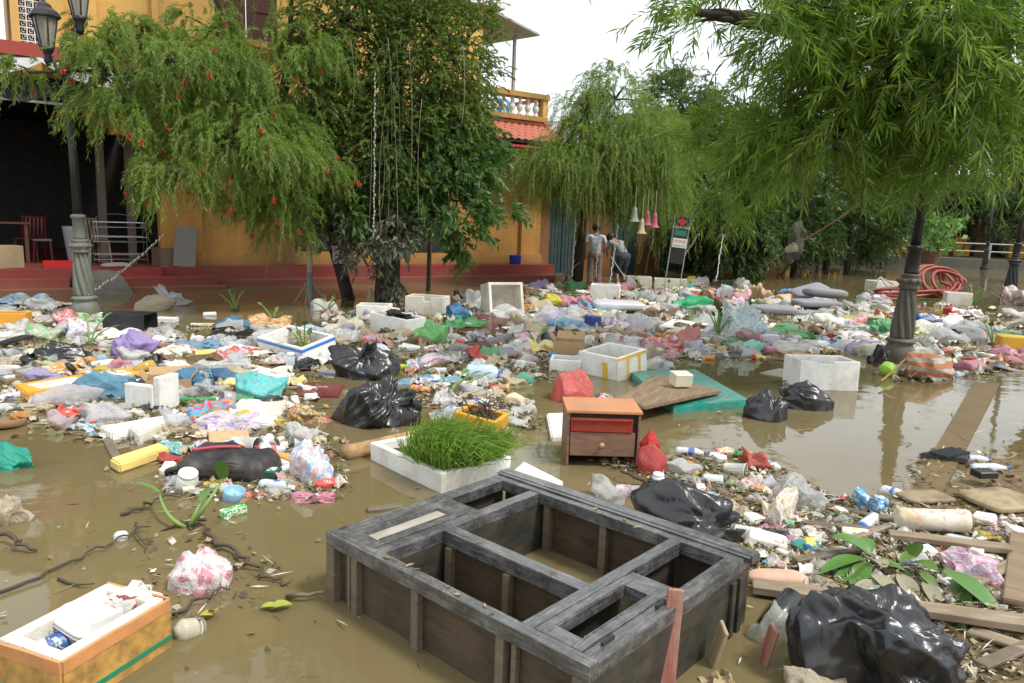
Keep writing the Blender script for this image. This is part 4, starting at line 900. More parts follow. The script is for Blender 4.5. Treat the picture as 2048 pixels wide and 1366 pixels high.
# carcass panels down into the water
cb('front_panel', -hx + .05, hx - .02, -hy + .035, -hy + .05, -.4, T0, M_PLY, None, .001); cb('back_panel', -hx + .05, hx - .02, hy - .05, hy - .035, -.4, T0, M_PLY, None, .001)
cb('end_panel', -hx + .02, -hx + .034, -hy + .05, hy - .05, -.4, T0, M_PLY, None, .001); cb('side_panel', hx - .0165, hx - .0, -hy, hy, -.4, T0 - .001, M_PLYD, None, .002)
cb('inner_panel', xa - .014, xa - .002, -hy + .06, hy - .06, -.4, T0 - .005, M_PLYD, None, .001); cb('inner_panel', xb + .002, xb + .014, -hy + .06, hy - .06, -.4, T0 - .005, M_PLYD, None, .001)
cb('inner_panel', xa, xb, -.146, -.134, -.4, T0 - .012, M_PLY, None, .001)
cb('corner_post', -hx, -hx + .05, -hy, -hy + .05, -.4, T0 - .001, M_BATTEN); 
for x in (-hx + .155, -hx + .50, hx - .36): cb('batten', x, x + .035, -hy + .004, -hy + .0345, -.4, T0 - .001, M_BATTEN, None, .003)
for x in (-hx + .118, hx - .30): cb('batten', x, x + .02, -hy + .012, -hy + .0344, -.4, T0 - .001, M_BATTEN, None, .003)
cb('batten', hx - .06, hx - .017, -hy + .003, -hy + .034, -.4, T0 - .001, M_BATTEN, None, .003)
for x in (xa + .02, xa + .33): cb('batten', x, x + .03, -.18, -.1465, -.35, T0 - .013, M_BATTEN, None, .003); cb('batten', x, x + .035, hy - .085, hy - .0505, -.35, T0 - .001, M_BATTEN, None, .003)
for y in (hy - .1, hy - .16): cb('batten', hx + .0005, hx + .014, y, y + .03, -.4, T0 - .01, M_PLYD, None, .002)
reg(cc, CLN * .62, 'the drowned cupboard')
# a few leaf bits lying on the frame
for k in range(14):
    q = blade_leaf((0, 0, 0), (1, random.uniform(-.3, .3), .1), random.uniform(.02, .05), random.uniform(.008, .018), 3, .3); e = random.choice(['a', 'b', 'c'])
    x = random.uniform(-hx, hx); y = {'a': -hy + .022, 'b': hy - .09, 'c': -.14}[e]
    if e == 'c': x = random.uniform(xa, xb)
    w = obj('dead_leaf', q, paint('dead_leaf%d' % (k % 3), [(.2, .12, .05), (.3, .22, .12), (.12, .08, .04)][k % 3], .7), None, True, cab.matrix_basis @ Vector((x, y, T1 + .004)), (0, 0, random.uniform(0, 6))); w.location = Vector((cc.x, cc.y, 0)) + Matrix.Rotation(cang, 3, 'Z') @ Vector((x, y, T1 + .004)); tag(w, 'small dead leaf scrap stuck on the cupboard frame', 'leaf', 'leaf scraps on the cupboard frame')

# ------------------------------------------------------------------ little red chest of drawers
a, b = G(1131, 932), G(1276, 936); dw = (b - a).length; dang = math.atan2(b.y - a.y, b.x - a.x); dd = .34; dh = .36
back = Vector((-math.sin(dang), math.cos(dang), 0)); dc = (a + b) / 2 + back * dd / 2
ch = thing('drawer_chest', 'small red drawer chest with an orange top standing in the water', 'chest', (dc.x, dc.y, 0), dang)
M_RLAC = wood('red_lacquer', (.22, .022, .014), (.32, .04, .025), 3, (1, 3, 10), .3, .35, .1); M_OTOP = paint('orange_laminate', (.54, .23, .10), .35, .45, 5); M_MUDRED = wood('muddy_red_front', (.15, .06, .04), (.26, .15, .10), 4, (2, 3, 8), .55, .7)
def db(name, x0, x1, y0, y1, z0, z1, m, p=None, bev=.004): return obj(name, mv(bbox(x1 - x0, y1 - y0, z1 - z0, bev, 2), (x0 + x1) / 2, (y0 + y1) / 2, z0), m, p or ch)
db('top', -dw / 2 - .008, dw / 2 + .008, -dd / 2 - .01, dd / 2, dh - .02, dh, M_OTOP); db('side', -dw / 2, -dw / 2 + .016, -dd / 2, dd / 2, -.25, dh - .021, M_MUDRED); db('side', dw / 2 - .016, dw / 2, -dd / 2, dd / 2, -.25, dh - .021, M_MUDRED)
db('back', -dw / 2 + .016, dw / 2 - .016, dd / 2 - .012, dd / 2, -.25, dh - .021, M_MUDRED); db('body', -dw / 2 + .016, dw / 2 - .016, -dd / 2 + .02, dd / 2 - .012, .06, dh - .03, M_DARKWOOD)
dr1 = db('drawer', -dw / 2 + .02, dw / 2 - .05, -dd / 2 - .012, -dd / 2 + .02, dh - .135, dh - .05, M_RLAC); dr2 = db('drawer', -dw / 2 + .02, dw / 2 - .03, -dd / 2 - .004, -dd / 2 + .02, .07, dh - .14, M_MUDRED)
db('lip', -dw / 2 + .02, dw / 2 - .05, -dd / 2 - .022, -dd / 2 - .013, dh - .065, dh - .05, M_RLAC, dr1)
obj('knob', xf(lathe([(.008, 0), (.008, .008), (.016, .014), (.017, .022), (.01, .028)], 14), Matrix.Translation((-.01, -dd / 2 - .004, .145)) @ Matrix.Rotation(R(90), 4, 'X')), paint('pale_wood_knob', (.5, .3, .16), .4), dr2, True)
reg(dc, .35, 'the red drawer chest')

# ------------------------------------------------------------------ foam planter with rice-green grass


c4 = [G(740, 888, .1), G(882, 952, .1), G(1010, 928, .1), G(858, 878, .1)]
a, b = c4[0], c4[1]; w = (b - a).length; ang = math.atan2(b.y - a.y, b.x - a.x); back = Vector((-math.sin(ang), math.cos(ang), 0)); dp = .52
pc = (a + b) / 2 + back * dp / 2; pl_ = thing('grass_planter', 'low white foam tray full of bright green grass', 'planter', (pc.x, pc.y, -.06), ang)
obj('tray', foam_shell(w, dp, .17, .045, None, 4.), M_FOAM, pl_); obj('soil', jitter(sub(box(-w / 2 + .045, w / 2 - .045, -dp / 2 + .045, dp / 2 - .045, .03, .12), 4), .01, 9), paint('dark_soil', (.06, .05, .03), .95), pl_)
n = 2700; gx = rng.uniform(-w / 2 + .26, w / 2 - .04, n); gy = rng.uniform(-dp / 2 + .05, dp / 2 - .05, n); P = np.stack([gx, gy, np.full(n, .12)], 1)
lean = np.stack([.3 + .55 * pn(P * 5 + 3), -.22 + .35 * pn(P * 5 + 9), np.ones(n)], 1) + rng.normal(size=(n, 3)) * .22; Ln = rng.uniform(.2, .44, n)
V = np.empty((n, 7, 3)); dv = unit(lean); sd_v = unit(np.cross(dv, rng.normal(size=(n, 3))))
for i, t in enumerate((0, .4, .75)):
    q = P + dv * (Ln * t)[:, None]; q[:, 0] += Ln * t * t * .35; q[:, 2] -= Ln * t ** 2 * .18; wv = .0040 * (1 - .5 * t); V[:, 2 * i] = q + sd_v * wv; V[:, 2 * i + 1] = q - sd_v * wv
q = P + dv * Ln[:, None]; q[:, 0] += Ln * .35; q[:, 2] -= Ln * .3; V[:, 6] = q
i0 = np.arange(n)[:, None] * 7; F = np.concatenate([i0 + np.array([[0, 1, 3, 2]]), i0 + np.array([[2, 3, 5, 4]]), i0 + np.array([[4, 5, 6, 6]])]); Fl = [tuple(f[:3]) if f[2] == f[3] else tuple(f) for f in F.tolist()]
me = raw('grass', V.reshape(-1, 3), Fl); at = me.attributes.new('rnd', 'FLOAT', 'FACE'); rv = rng.random(n).astype(np.float32); at.data.foreach_set('value', np.concatenate([rv, rv, rv]))
g = link('grass', me, leafmat('young_grass', (.14, .28, .03), (.27, .44, .08), (.42, .50, .17), tr=.45), pl_); tag(g, kind='stuff'); reg(pc, .45, 'the grass planter')

# ------------------------------------------------------------------ ochre foam box with takeaway tray in the near corner
rim = .18
c4 = [G(6, 1268, rim), G(122, 1318, rim), G(331, 1196, rim), G(228, 1160, rim)]
a, b = c4[1], c4[2]; w = (b - a).length; ang = math.atan2(b.y - a.y, b.x - a.x); back = Vector((-math.sin(ang), math.cos(ang), 0)); dp = ((c4[0] - a).length + (c4[3] - b).length) / 2
pc = (a + b) / 2 + back * dp / 2; nb_ = thing('foam_box', 'ochre taped foam box with a takeaway tray inside in the near corner', 'foam box', (pc.x, pc.y, 0), ang)
M_OCH = paint('ochre_foam_side', (.52, .29, .075), .6, .75, 14, (.10, .065, .03), .3, 20); M_GTAPE = paint('green_tape', (.01, .22, .12), .35, .2)
obj('shell', foam_shell(w, dp, rim + .18, .04, None, 2.), M_FOAMD, nb_).location.z = -.18
for s_, (x0, x1, y0, y1) in enumerate(((-w / 2 - .004, w / 2 + .004, -dp / 2 - .012, -dp / 2 - .004), (-w / 2 - .012, -w / 2 - .004, -dp / 2 - .004, dp / 2 + .004), (w / 2 + .004, w / 2 + .012, -dp / 2 - .004, dp / 2 + .004))):
    obj('side_wrap', jitter(sub(box(x0, x1, y0, y1, -.18, rim - .045), 4), .003, 7, s_), M_OCH, nb_)
    obj('rim_tape', jitter(sub(box(x0 - .001, x1 + .001, y0 - .002, y1 + .002, rim - .045, rim - .004), 4), .002, 7, s_), paint('orange_rim_tape', (.62, .27, .10), .5, .35, 8), nb_)
    obj('green_band', box(x0 - .003, x1 + .003, y0 - .003, y1 + .003, .03, .046), M_GTAPE, nb_)
obj('muck', jitter(sub(box(-w / 2 + .045, w / 2 - .045, -dp / 2 + .045, dp / 2 - .045, -.1, .06), 8), .02, 14), paint('box_muck', (.10, .075, .045), .4, .6, 12, (.25, .2, .12), .6, 40), nb_); reg(pc, .55, 'the ochre foam box in the near corner')
def on(tx, x, y, z): return Vector((tx.location.x, tx.location.y, 0)) + Matrix.Rotation(tx.rotation_euler.z, 3, 'Z') @ Vector((x, y, z))
def takeaway(p, ang, tilt, w, d, label, mat, h=.045):
    t = thing('takeaway_tray', label, 'tray', p, rot=(tilt[0], tilt[1], ang)); U = []
    def sq(sx, sy, z, n=28, e=6): return [(math.copysign(abs(math.cos(a)) ** (2 / e), math.cos(a)) * sx, math.copysign(abs(math.sin(a)) ** (2 / e), math.sin(a)) * sy, z) for a in [2 * math.pi * k / n for k in range(n)]]
    rings = [sq(w / 2, d / 2, 0), sq(w / 2 + .006, d / 2 + .006, .004), sq(w / 2, d / 2, .009), sq(w * .45, d * .44, h * .8), sq(w * .42, d * .41, h), sq(w * .36, d * .34, h + .001), sq(w * .345, d * .325, h - .008), sq(w * .33, d * .31, h - .008)]
    V = [v for r_ in rings for v in r_]; n = 28; F = [(i * n + k, i * n + (k + 1) % n, (i + 1) * n + (k + 1) % n, (i + 1) * n + k) for i in range(len(rings) - 1) for k in range(n)]; F += [tuple(range(n))[::-1], tuple((len(rings) - 1) * n + k for k in range(n))]
    obj('lid', (V, F), mat, t, True); obj('base', mv(([(x, y, -z) for x, y, z in V[:5 * n]], [f[::-1] for f in F if max(f) < 5 * n] + [tuple(4 * n + k for k in range(n))[::-1]]), 0, 0, -.002), mat, t, True); return t
M_TRAY = paint('white_tray_foam', (.70, .69, .675), .4, .2, 7)
def at_(px, py, z): return G(px, py, z)
takeaway(at_(178, 1238, .13), ang + .05, (.3, .16), .20, .15, 'clean white takeaway tray lying in the ochre foam box', M_TRAY)
sk = link('cloth_bag', bag_mesh(5, 4, neck=0, crum=.12, peaks=1), print_film('white_red_print', (.72, .69, .64), [(.30, .05, .06)], 1.6, .60), None, at_(266, 1212, .12), (0, 0, .4)); sk.scale = (.085, .075, .075); tag(sk, 'white plastic bag with a dark red print in the ochre foam box', 'bag')
cp_ = at_(122, 1284, .10); t = thing('drink_can', 'blue and white drink can lying in the ochre foam box', 'can', cp_, rot=(1.45, 0, ang + 1.15)); obj('body', mv(lathe(bottle_parts(.12, .034, 'can'), 20), 0, 0, -.06), paint('white_can', (.75, .75, .76), .3, .1), t, True); obj('label_band', mv(lathe([(.0345, .02), (.035, .022), (.035, .085), (.0345, .087)], 20, False), 0, 0, -.06), print_film('blue_can_print', (.03, .10, .35), [(.7, .75, .72), (.05, .4, .25)], 30, .6), t, True)

# ------------------------------------------------------------------ black sacks, modelled closely
M_BB = bagblack(); M_BB2 = bagblack('bag_black_dusty', (.02, .02, .023), .3)
def bigbag(x0, x1, y0, y1, label, seed, knot, s=6, dr=.8, rz=0., short=None, mat=None, h=None, tail=None, **kw):
    p, w, dep, hh, fc = place(x0, x1, y0, y1, dr); hh = h or hh * .86
    V, F = bag_shape(seed, s, knot=knot, **kw); V = V * np.array([w / 2.1, dep / 2.1, hh / 1.2]); V[:, 2] += hh / 1.2 * .05
    t = thing('rubbish_sack', label, 'rubbish bag', (p.x, p.y, 0), fc + rz, 'black rubbish sacks'); obj('sack', (V, F), mat or M_BB, t, True); k = np.array(knot, float); k /= np.linalg.norm(k)
    i = np.argmax((V / np.linalg.norm(V, axis=1)[:, None]) @ unit((k * np.array([w, dep, hh]))[None])[0])
    if tail:
        tp = Vector(V[i]); dv = Vector(tail); L_ = dv.length; d = dv.normalized(); s1 = d.orthogonal().normalized(); s2 = d.cross(s1); n = 16; m = 7; TV, TF = [], []
        for j in range(m):
            for q in range(n):
                a = 6.283 * q / n; rr = (.018 + .06 * (j / m) ** 1.4 * L_ / .2) * (1 + .45 * math.sin(3 * a + j * .4) * j / m); TV.append(tuple(tp - d * .03 + d * L_ * j / (m - 1) * (1 + .15 * math.sin(2 * a + 1)) + (s1 * math.cos(a) + s2 * math.sin(a) * .45) * rr))
        for j in range(m - 1):
            for q in range(n): TF.append((j * n + q, j * n + (q + 1) % n, (j + 1) * n + (q + 1) % n, (j + 1) * n + q))
        obj('tied_neck', (TV, TF), mat or M_BB, t, True)
    reg(p, w * .5, short); return t
bigbag(660, 802, 684, 762, 'tied black rubbish sack standing behind a bigger black sack', 3, (-.1, -.2, 1), 5, .8, short='the rear black sack', tail=(.1, 0, .16), pleat=.30, crum=.085, neck=.15, smooth=2, peaks=0)
bigbag(664, 842, 745, 860, 'large shiny black rubbish sack in the middle of the rubbish', 1, (.45, -.3, .75), 6, .75, short='the large middle black sack', tail=(.1, -.05, .04), pleat=.32, crum=.08, neck=.1, smooth=2, peaks=0)
bigbag(1556, 1924, 1180, 1420, 'bulging black rubbish sack at the near right edge', 8, (.5, .85, -.05), 6, .62, short='the bulging near black sack', pleat=.16, freq=1.6, crum=.17, neck=-.15, sag=.3, smooth=1, peaks=0, h=.32)
bigbag(1240, 1478, 984, 1098, 'black rubbish sack slumped behind the cupboard', 6, (.9, -.2, .35), 5, .6, -.15, short='the slumped black sack', mat=M_BB2, pleat=.3, crum=.08, neck=.1, h=.26, smooth=2, peaks=0)
bigbag(48, 180, 682, 735, 'flat black rubbish sack among bottles at the far left', 4, (-.3, -.4, .6), 5, .6, short='the flat black sack', pleat=.28, crum=.1, neck=.1, peaks=0, tail=(-.1, -.08, .05))
bigbag(1552, 1662, 777, 822, 'rounded black sack just left of the square foam box', 2, (-1, 0, .3), 5, .6, short='the rounded black sack', mat=M_BB2, pleat=.26, crum=.07, neck=.1, peaks=0, h=.2)
bigbag(1484, 1572, 792, 844, 'small black sack floating beside the teal mattress', 7, (.4, .1, .9), 5, .75, short='the small floating black sack', mat=M_BB2, pleat=.32, crum=.07, peaks=0, h=.2, neck=.15, tail=(.02, 0, .06))
bigbag(1110, 1166, 650, 688, 'little black sack beside the cardboard box', 9, (0, 0, 1), 4, .8, short='the little black sack', pleat=.25, crum=.2)
bigbag(1736, 1778, 682, 730, 'black plastic bag caught on the right lamp base', 5, (.2, 0, 1), 4, .7, pleat=.3, crum=.3)
# ------------------------------------------------------------------ foam boxes, each where it drifted
BLUE_T = paint('blue_tape', (.03, .20, .55), .35, .1)
t1, w, d, h, an = foam_box('white foam box with a blue taped rim holding torn cardboard', (523, 700), (612, 722), .42, .2, sink=.08, tilt=(.24, .02), short='the blue rimmed foam box', parts=[('tape', 'f', -.005, 1.005, .82, .93, BLUE_T), ('tape', 'r', 0, 1, .82, .93, BLUE_T), ('tape', 'l', 0, 1, .82, .93, BLUE_T)])
for k in range(5):
    q = obj('cardboard_scrap', jitter(sub(bbox(random.uniform(.1, .2), random.uniform(.07, .13), .006, .001), 2), .008, 8, k), M_CARD, None, False, Vector((t1.location.x, t1.location.y, .1 + .02 * k)) + Vector((random.uniform(-.1, .1), random.uniform(-.1, .1), 0)), (random.uniform(-.3, .3), random.uniform(-.3, .3), random.uniform(0, 3))); tag(q, 'torn brown cardboard scrap inside the blue rimmed foam box', 'cardboard', 'cardboard scraps in the blue rimmed box')
foam_box('dirty white foam box with a bite out of its rim near the slim trunk', (809, 626), (885, 631), .36, .27, M_FOAMD, (.0, .35, .8), short='the bitten foam box')
t3, *_ = foam_box('tall foam box tipped to show its stained inside beside the maroon door', (0, 0), (1, 0), .3, .3) if False else (None,)
tb = thing('foam_box', 'tall foam box lying open with a brown stained inside above the maroon door', 'foam box', G(1004, 628) + Vector((0, .2, .23)), rot=(R(78), 0, R(24))); obj('shell', mv(foam_shell(.60, .48, .36, .045, None, 7.), 0, 0, -.2), M_FOAMD, tb); reg(G(1004, 622), .4, 'the tall stained foam box')
t4, *_ = foam_box('white foam box with a black cloth stuffed inside', (740, 664), (812, 677), .34, .25, tilt=(.04, .05), short='the foam box stuffed with black cloth')
bk = link('black_cloth', bag_mesh(8, 4, neck=0, crum=.35), paint('black_cloth', (.02, .016, .018), .8, .2), None, t4.location + Vector((.03, 0, .27)), (0, 0, .3)); bk.scale = (.17, .13, .09); tag(bk, 'crumpled black cloth heaped in the white foam box', 'cloth')
obj('cut_out', box(.09, .15, -.1735, -.1705, .1, .16), M_VAL, t4)
foam_box('empty white foam box with yellow tape strips in the middle of the rubbish', (1161, 744), (1237, 762), .45, .25, tilt=(.12, 0), short='the yellow taped foam box', sink=.07, parts=[('tape', 'f', .62, .74, .2, .8, M_TAPE), ('tape', 'r', .0, 1.0, .9, .985, M_TAPE), ('tape', 'r', .3, .38, .25, .9, M_TAPE), ('tape', 'r', .68, .76, .35, .9, M_TAPE)])
foam_box('shallow white foam box beside the yellow taped one', (1098, 742), (1162, 746), .3, .12, short='the shallow foam box')
foam_box('clean square foam box with a broken rim floating alone', (1598, 779), (1716, 782), .40, .27, tilt=(-.02, 0), notch=(-.45, .1, .93), short='the square foam box', sink=.06, wall=.04)
foam_box('white foam box lying upside down by the grey seat pad', (1180, 600), (1238, 603), .42, .3, M_FOAM, short='the upturned foam box')
foam_box('far foam box behind the green bottles', (1253, 577), (1303, 579), .35, .28, M_FOAMD, short='the far foam box'); foam_box('long low foam box at the far edge of the rubbish', (1308, 575), (1373, 578), .3, .22, M_FOAMD, short='the long low foam box')
foam_box('grey white foam box behind the red hose', (1752, 585), (1798, 586), .5, .28, M_FOAMD); foam_box('small foam box under the loop of the red hose', (1893, 608), (1944, 611), .4, .25, M_FOAMD, short='the foam box under the hose')
foam_box('thin white foam box behind the box with black cloth', (712, 632), (778, 634), .4, .16, M_FOAM)
foam_box('ochre foam box cut off at the far left edge', (-30, 656), (52, 655), .3, .17, M_ORFOAM, short='the ochre box at the left edge')
to, w, d, h, an = foam_box('ochre planter box with dead stalks behind the grass tray', (904, 858), (990, 872), .22, .13, M_ORFOAM, sink=.05, tilt=(.1, .1), short='the ochre planter')
obj('soil', jitter(sub(box(-w / 2 + .035, w / 2 - .035, -d / 2 + .035, d / 2 - .035, .03, h - .03), 3), .012, 9), MATS[('p', 'dark_soil')], to)
obj('dead_stalks', cat(*[tube(bez((random.uniform(-w / 3, w / 3), random.uniform(-.05, .05), h - .05), (random.uniform(-w / 2, w / 2), random.uniform(-.1, .1), h + .1), (random.uniform(-w / 2, w / 2) * 1.5, random.uniform(-.2, .2), h + random.uniform(0, .1)), 6), .0035, 4) for _ in range(26)]), M_BARK, to, True)
# lids, slabs and boards
quad('foam_cover', [(28, 768), (260, 733), (305, 748), (52, 786)], .10, M_ORFOAM, 'long ochre taped foam lid with bare white panels on its top', 'foam lid', chip=.003, short='the long taped foam lid')
lid = bpy.data.objects['foam_cover']; dd_ = lid.dimensions
for u0, u1 in ((-.40, -.03), (.03, .38)):
    for v0, v1 in ((-.30, -.05), (.05, .30)): obj('bare_panel', jitter(sub(box(u0 * dd_.x * .95, u1 * dd_.x * .95, v0 * dd_.y * .8, v1 * dd_.y * .8, .06, .0685), 2), .0015, 8), M_FOAM, lid)
quad('foam_slab', [(198, 852), (365, 824), (378, 836), (222, 862)], .10, M_FOAM, 'thick white foam slab pointing towards the crumpled clear bag', 'foam slab', chip=.004, short='the thick foam slab'); quad('foam_slab', [(258, 852), (310, 838), (326, 850), (276, 868)], .09, M_FOAMD, 'smaller yellowed foam slab leaning on the thick one', 'foam slab', z=.02, chip=.006)
quad('foam_board', [(432, 838), (480, 797), (578, 800), (545, 848)], .06, M_FOAMD, 'broken mud specked foam board below the turquoise bundle', 'foam board', chip=.012, short='the mud specked foam board')
quad('foam_slab', [(462, 752), (520, 733), (582, 745), (560, 765)], .06, M_FOAM, 'white foam slab behind the turquoise bundle', 'foam slab', chip=.004)
quad('foam_slab', [(219, 916), (318, 884), (338, 895), (238, 928)], .06, paint('yellow_foam', (.78, .60, .18), .7, .3), 'pale yellow foam block on a broken wooden frame', 'foam block', z=.02, chip=.002, short='the yellow foam block')
quad('foam_cover', [(1093, 826), (1180, 822), (1182, 868), (1103, 872)], .06, M_FOAM, 'plain white foam lid behind the red drawer chest', 'foam lid', chip=.002)
quad('foam_cover', [(663, 626), (700, 622), (740, 650), (720, 654)], .05, M_FOAMD, 'thin foam lid tilted against the box with black cloth', 'foam lid', z=.03, tilt=(-.15, .1)); quad('foam_cover', [(728, 640), (775, 612), (800, 616), (770, 642)], .05, foam('foam_cream', (.72, .62, .42), .4), 'cream coloured foam lid behind the box with black cloth', 'foam lid', z=.06)
quad('foam_cover', [(420, 702), (466, 686), (518, 694), (500, 712)], .05, M_FOAM, 'mud spotted foam lid with an ochre edge left of the blue rimmed box', 'foam lid', chip=.004, short='the mud spotted lid')
quad('foam_sheet', [(1005, 955), (1048, 922), (1128, 962), (1090, 975)], .035, M_FOAM, 'speckled white foam sheet behind the cupboard corner', 'foam sheet', z=.02, chip=.004)
quad('plank', [(206, 722), (500, 716), (503, 728), (215, 733)], .05, wood('pale_striped_board', (.33, .36, .35), (.62, .62, .56), 3, (.6, 9, 9), .5, .3), 'long pale striped board floating behind the taped foam lid', 'board', short='the long striped board')
quad('plank', [(1316, 652), (1345, 638), (1421, 646), (1400, 660)], .05, M_FOAM, 'white foam plank with an ochre edge near the pink bag', 'foam plank', short='the foam plank')
quad('door_slab', [(912, 664), (948, 628), (1017, 628), (1008, 672)], .035, wood('maroon_door', (.085, .018, .015), (.14, .035, .028), 3, (1, 8, 8), .3, .35), 'flat maroon door floating under the tall foam box', 'door', short='the maroon door')
quad('board', [(590, 790), (612, 764), (690, 766), (676, 792)], .03, wood('red_board', (.13, .02, .025), (.2, .04, .04), 3, (1, 8, 8), .35, .4), 'dark red board lying left of the large black sack', 'board')
quad('mattress', [(1258, 742), (1392, 738), (1500, 800), (1345, 812)], .13, print_film('teal_vinyl', (.01, .23, .19), [(.02, .28, .22)], 9, .55), 'teal folding mattress with a gold patterned edge floating askew', 'mattress', z=-.02, chip=.004, short='the teal mattress')
mt = bpy.data.objects['mattress']
quad('weathered_sheet', [(1236, 800), (1310, 742), (1443, 778), (1290, 818)], .03, wood('weathered_panel', (.12, .075, .04), (.30, .21, .125), 3, (1.2, 12, 12), .8, .35, .5), 'weathered brown wood panel lying across the teal mattress', 'wood panel', z=.10, chip=.006, tilt=(.0, .03), short='the weathered wood panel')
quad('board', [(416, 862), (496, 858), (502, 890), (420, 897)], .02, wood('chip_board', (.45, .26, .12), (.65, .42, .24), 14, (2, 2, 2), .8, .3), 'square chip board scrap above the black backpack', 'board', z=.02, short='the chip board')
quad('board', [(1523, 694), (1560, 690), (1642, 706), (1600, 716)], .03, wood('brown_plank', (.3, .15, .06), (.42, .24, .11), 3, (1, 8, 8), .6, .3), 'long brown board behind the square foam box', 'board'); quad('board', [(1519, 745), (1560, 736), (1580, 742), (1575, 756)], .015, paint('grey_disc', (.36, .31, .25), .6, .4), 'thin rounded grey board at the corner of the square foam box', 'board')
quad('board', [(2005, 1195), (2020, 1062), (2075, 1075), (2075, 1210)], .025, wood('brown_board', (.17, .11, .06), (.27, .19, .11), 3, (9, 1, 9), .5, .5), 'muddy brown board at the right edge of the mud bank', 'board', z=.03)
quad('slatted_mat', [(1419, 702), (1468, 697), (1482, 712), (1436, 716)], .02, paint('grey_rubber', (.14, .15, .17), .6, .3), 'grey ribbed mat floating near the blue spotted bag', 'mat'); sm = bpy.data.objects['slatted_mat']
for k in range(7): obj('rib', box(-.42 * sm.dimensions.x, .42 * sm.dimensions.x, (-.38 + .12 * k) * sm.dimensions.y, (-.33 + .12 * k) * sm.dimensions.y, .012, .022), paint('grey_rubber', (.14, .15, .17)), sm)
# bamboo, planks and sticks near the cupboard
M_PLK = wood('pale_plank', (.17, .125, .08), (.36, .28, .19), 4, (1, 9, 9), .65, .8, .5); M_REDP = wood('red_paint_plank', (.20, .035, .025), (.40, .22, .16), 5, (1, 5, 5), .55, .8, .4)
lg = stick([(690, 908, .03), (775, 885, .04), (858, 862, .04)], .058, wood('peeled_log', (.22, .12, .05), (.48, .31, .15), 9, (1, 1, 3), .8, .6, .6), 'split peeled log floating behind the grass tray', 'log', 'log', sides=10, kink=.004); reg(G(775, 885), .4, 'the split log')
plank((1330, 1400), (1352, 1176), .055, .022, M_REDP, 'red painted stick leaning on the cupboard edge', -.02, .33, roll=.3); plank((1385, 1420), (1450, 1252), .08, .014, wood('tan_batten', (.30, .21, .12), (.45, .34, .22), 4, (1, 9, 9), .6, .4), 'tan channel board standing in the water beside the cupboard', -.2, .15, roll=.5); plank((1495, 1420), (1550, 1254), .06, .014, M_REDP, 'broken red edged lath between the cupboard and the near black sack', -.2, .15, roll=.9)
plank((1505, 1172), (2060, 1248), .09, .035, M_PLK, 'long grey plank running behind the bulging black sack', .03, .06, short='the long grey plank'); plank((1778, 1068), (2020, 1098), .07, .03, M_PLK, 'short grey plank under the white paper roll', .03, .05); plank((1560, 1040), (1770, 1062), .05, .02, M_BATTEN, 'dark wet batten in the leaf litter', .01, .02); plank((1610, 1130), (1700, 1200), .05, .015, M_PLK, 'tan lath under the green leaves', .01, .02); plank((1870, 1095), (1920, 1160), .05, .015, M_PLK, 'tan lath beside the pink bag on the mud', .01, .02)
plank((205, 868), (395, 863), .05, .02, M_BATTEN, 'wet wooden frame rail under the yellow foam block', .01, .012); plank((210, 872), (238, 925), .05, .02, M_BATTEN, 'wet wooden frame end beside the yellow foam block', .005, .008); plank((735, 1022), (805, 1014), .05, .03, M_BATTEN, 'short driftwood stub beside the cupboard', .005, .01)
plank((0, 688), (58, 672), .12, .03, paint('black_board', (.02, .02, .022), .5, .2), 'black board at the far left edge', .04, .05); plank((5, 763), (92, 740), .05, .012, M_PLK, 'tan lath at the far left near the pale board', .02, .02); plank((30, 742), (190, 740), .06, .015, M_PLK, 'long tan lath beyond the taped foam lid', .02, .02)
quad('board', [(1525, 1238), (1640, 1212), (1656, 1222), (1560, 1250)], .012, M_PLK, 'thin tan board poking out beside the near black sack', 'board')
# cushions and pads
M_GREYC = paint('grey_cushion_cloth', (.23, .24, .27), .8, .55, 4, (.28, .2, .12), .25, 180); M_SEAT = paint('pale_seat_vinyl', (.55, .56, .58), .45, .35, 3, (.3, .24, .16), .1, 60)
cushion(1237, 622, .88, .55, .16, .05, M_SEAT, 'pale grey seat pad near the upturned foam box', .02, 'seat_pad', short='the pale seat pad', sq=6)
cushion(1237, 634, .8, .5, .07, -.05, M_GREYC, 'thin grey pad under the pale seat pad', -.03, 'seat_pad', sq=6)
cushion(1552, 626, .72, .5, .17, -.2, M_GREYC, 'grey cushion lying flat left of the cushion stack', -.03, short='the flat grey cushion'); cushion(1633, 626, .85, .5, .10, 0, M_GREYC, 'lowest grey seat cushion of the stack', -.06, sq=7); cushion(1631, 618, .84, .55, .14, .0, M_GREYC, 'middle grey seat cushion of the stack', .04, short='the grey cushion stack', sq=7)
cushion(1618, 606, .72, .45, .17, .2, M_GREYC, 'grey pillow leaning at the back of the cushion stack', .17, tilt=(.2, -.25)); cushion(1647, 613, .82, .5, .19, -.1, M_GREYC, 'grey pillow with a rusty stain on top of the stack', .17, tilt=(-.12, .05), sq=4)
cushion(2000, 1010, .38, .30, .06, .3, paint('muddy_cushion', (.36, .27, .155), .5, .9, 9, (.10, .075, .04)), 'muddy beige cushion on the mud at the right edge', .0, short='the muddy beige cushion')
cushion(1850, 1000, .30, .18, .04, .2, paint('muddy_sacking', (.30, .23, .14), .6, .9, 9, (.09, .068, .036)), 'flattened muddy sack beside the beige cushion', .0, 'flat_sack', 'sack')
cushion(1555, 1166, .25, .10, .07, -.1, paint('pink_foam_lump', (.58, .36, .25), .6, .45, 6), 'pale pink foam lump floating right of the cupboard', -.01, 'foam_lump', 'foam', sq=3)
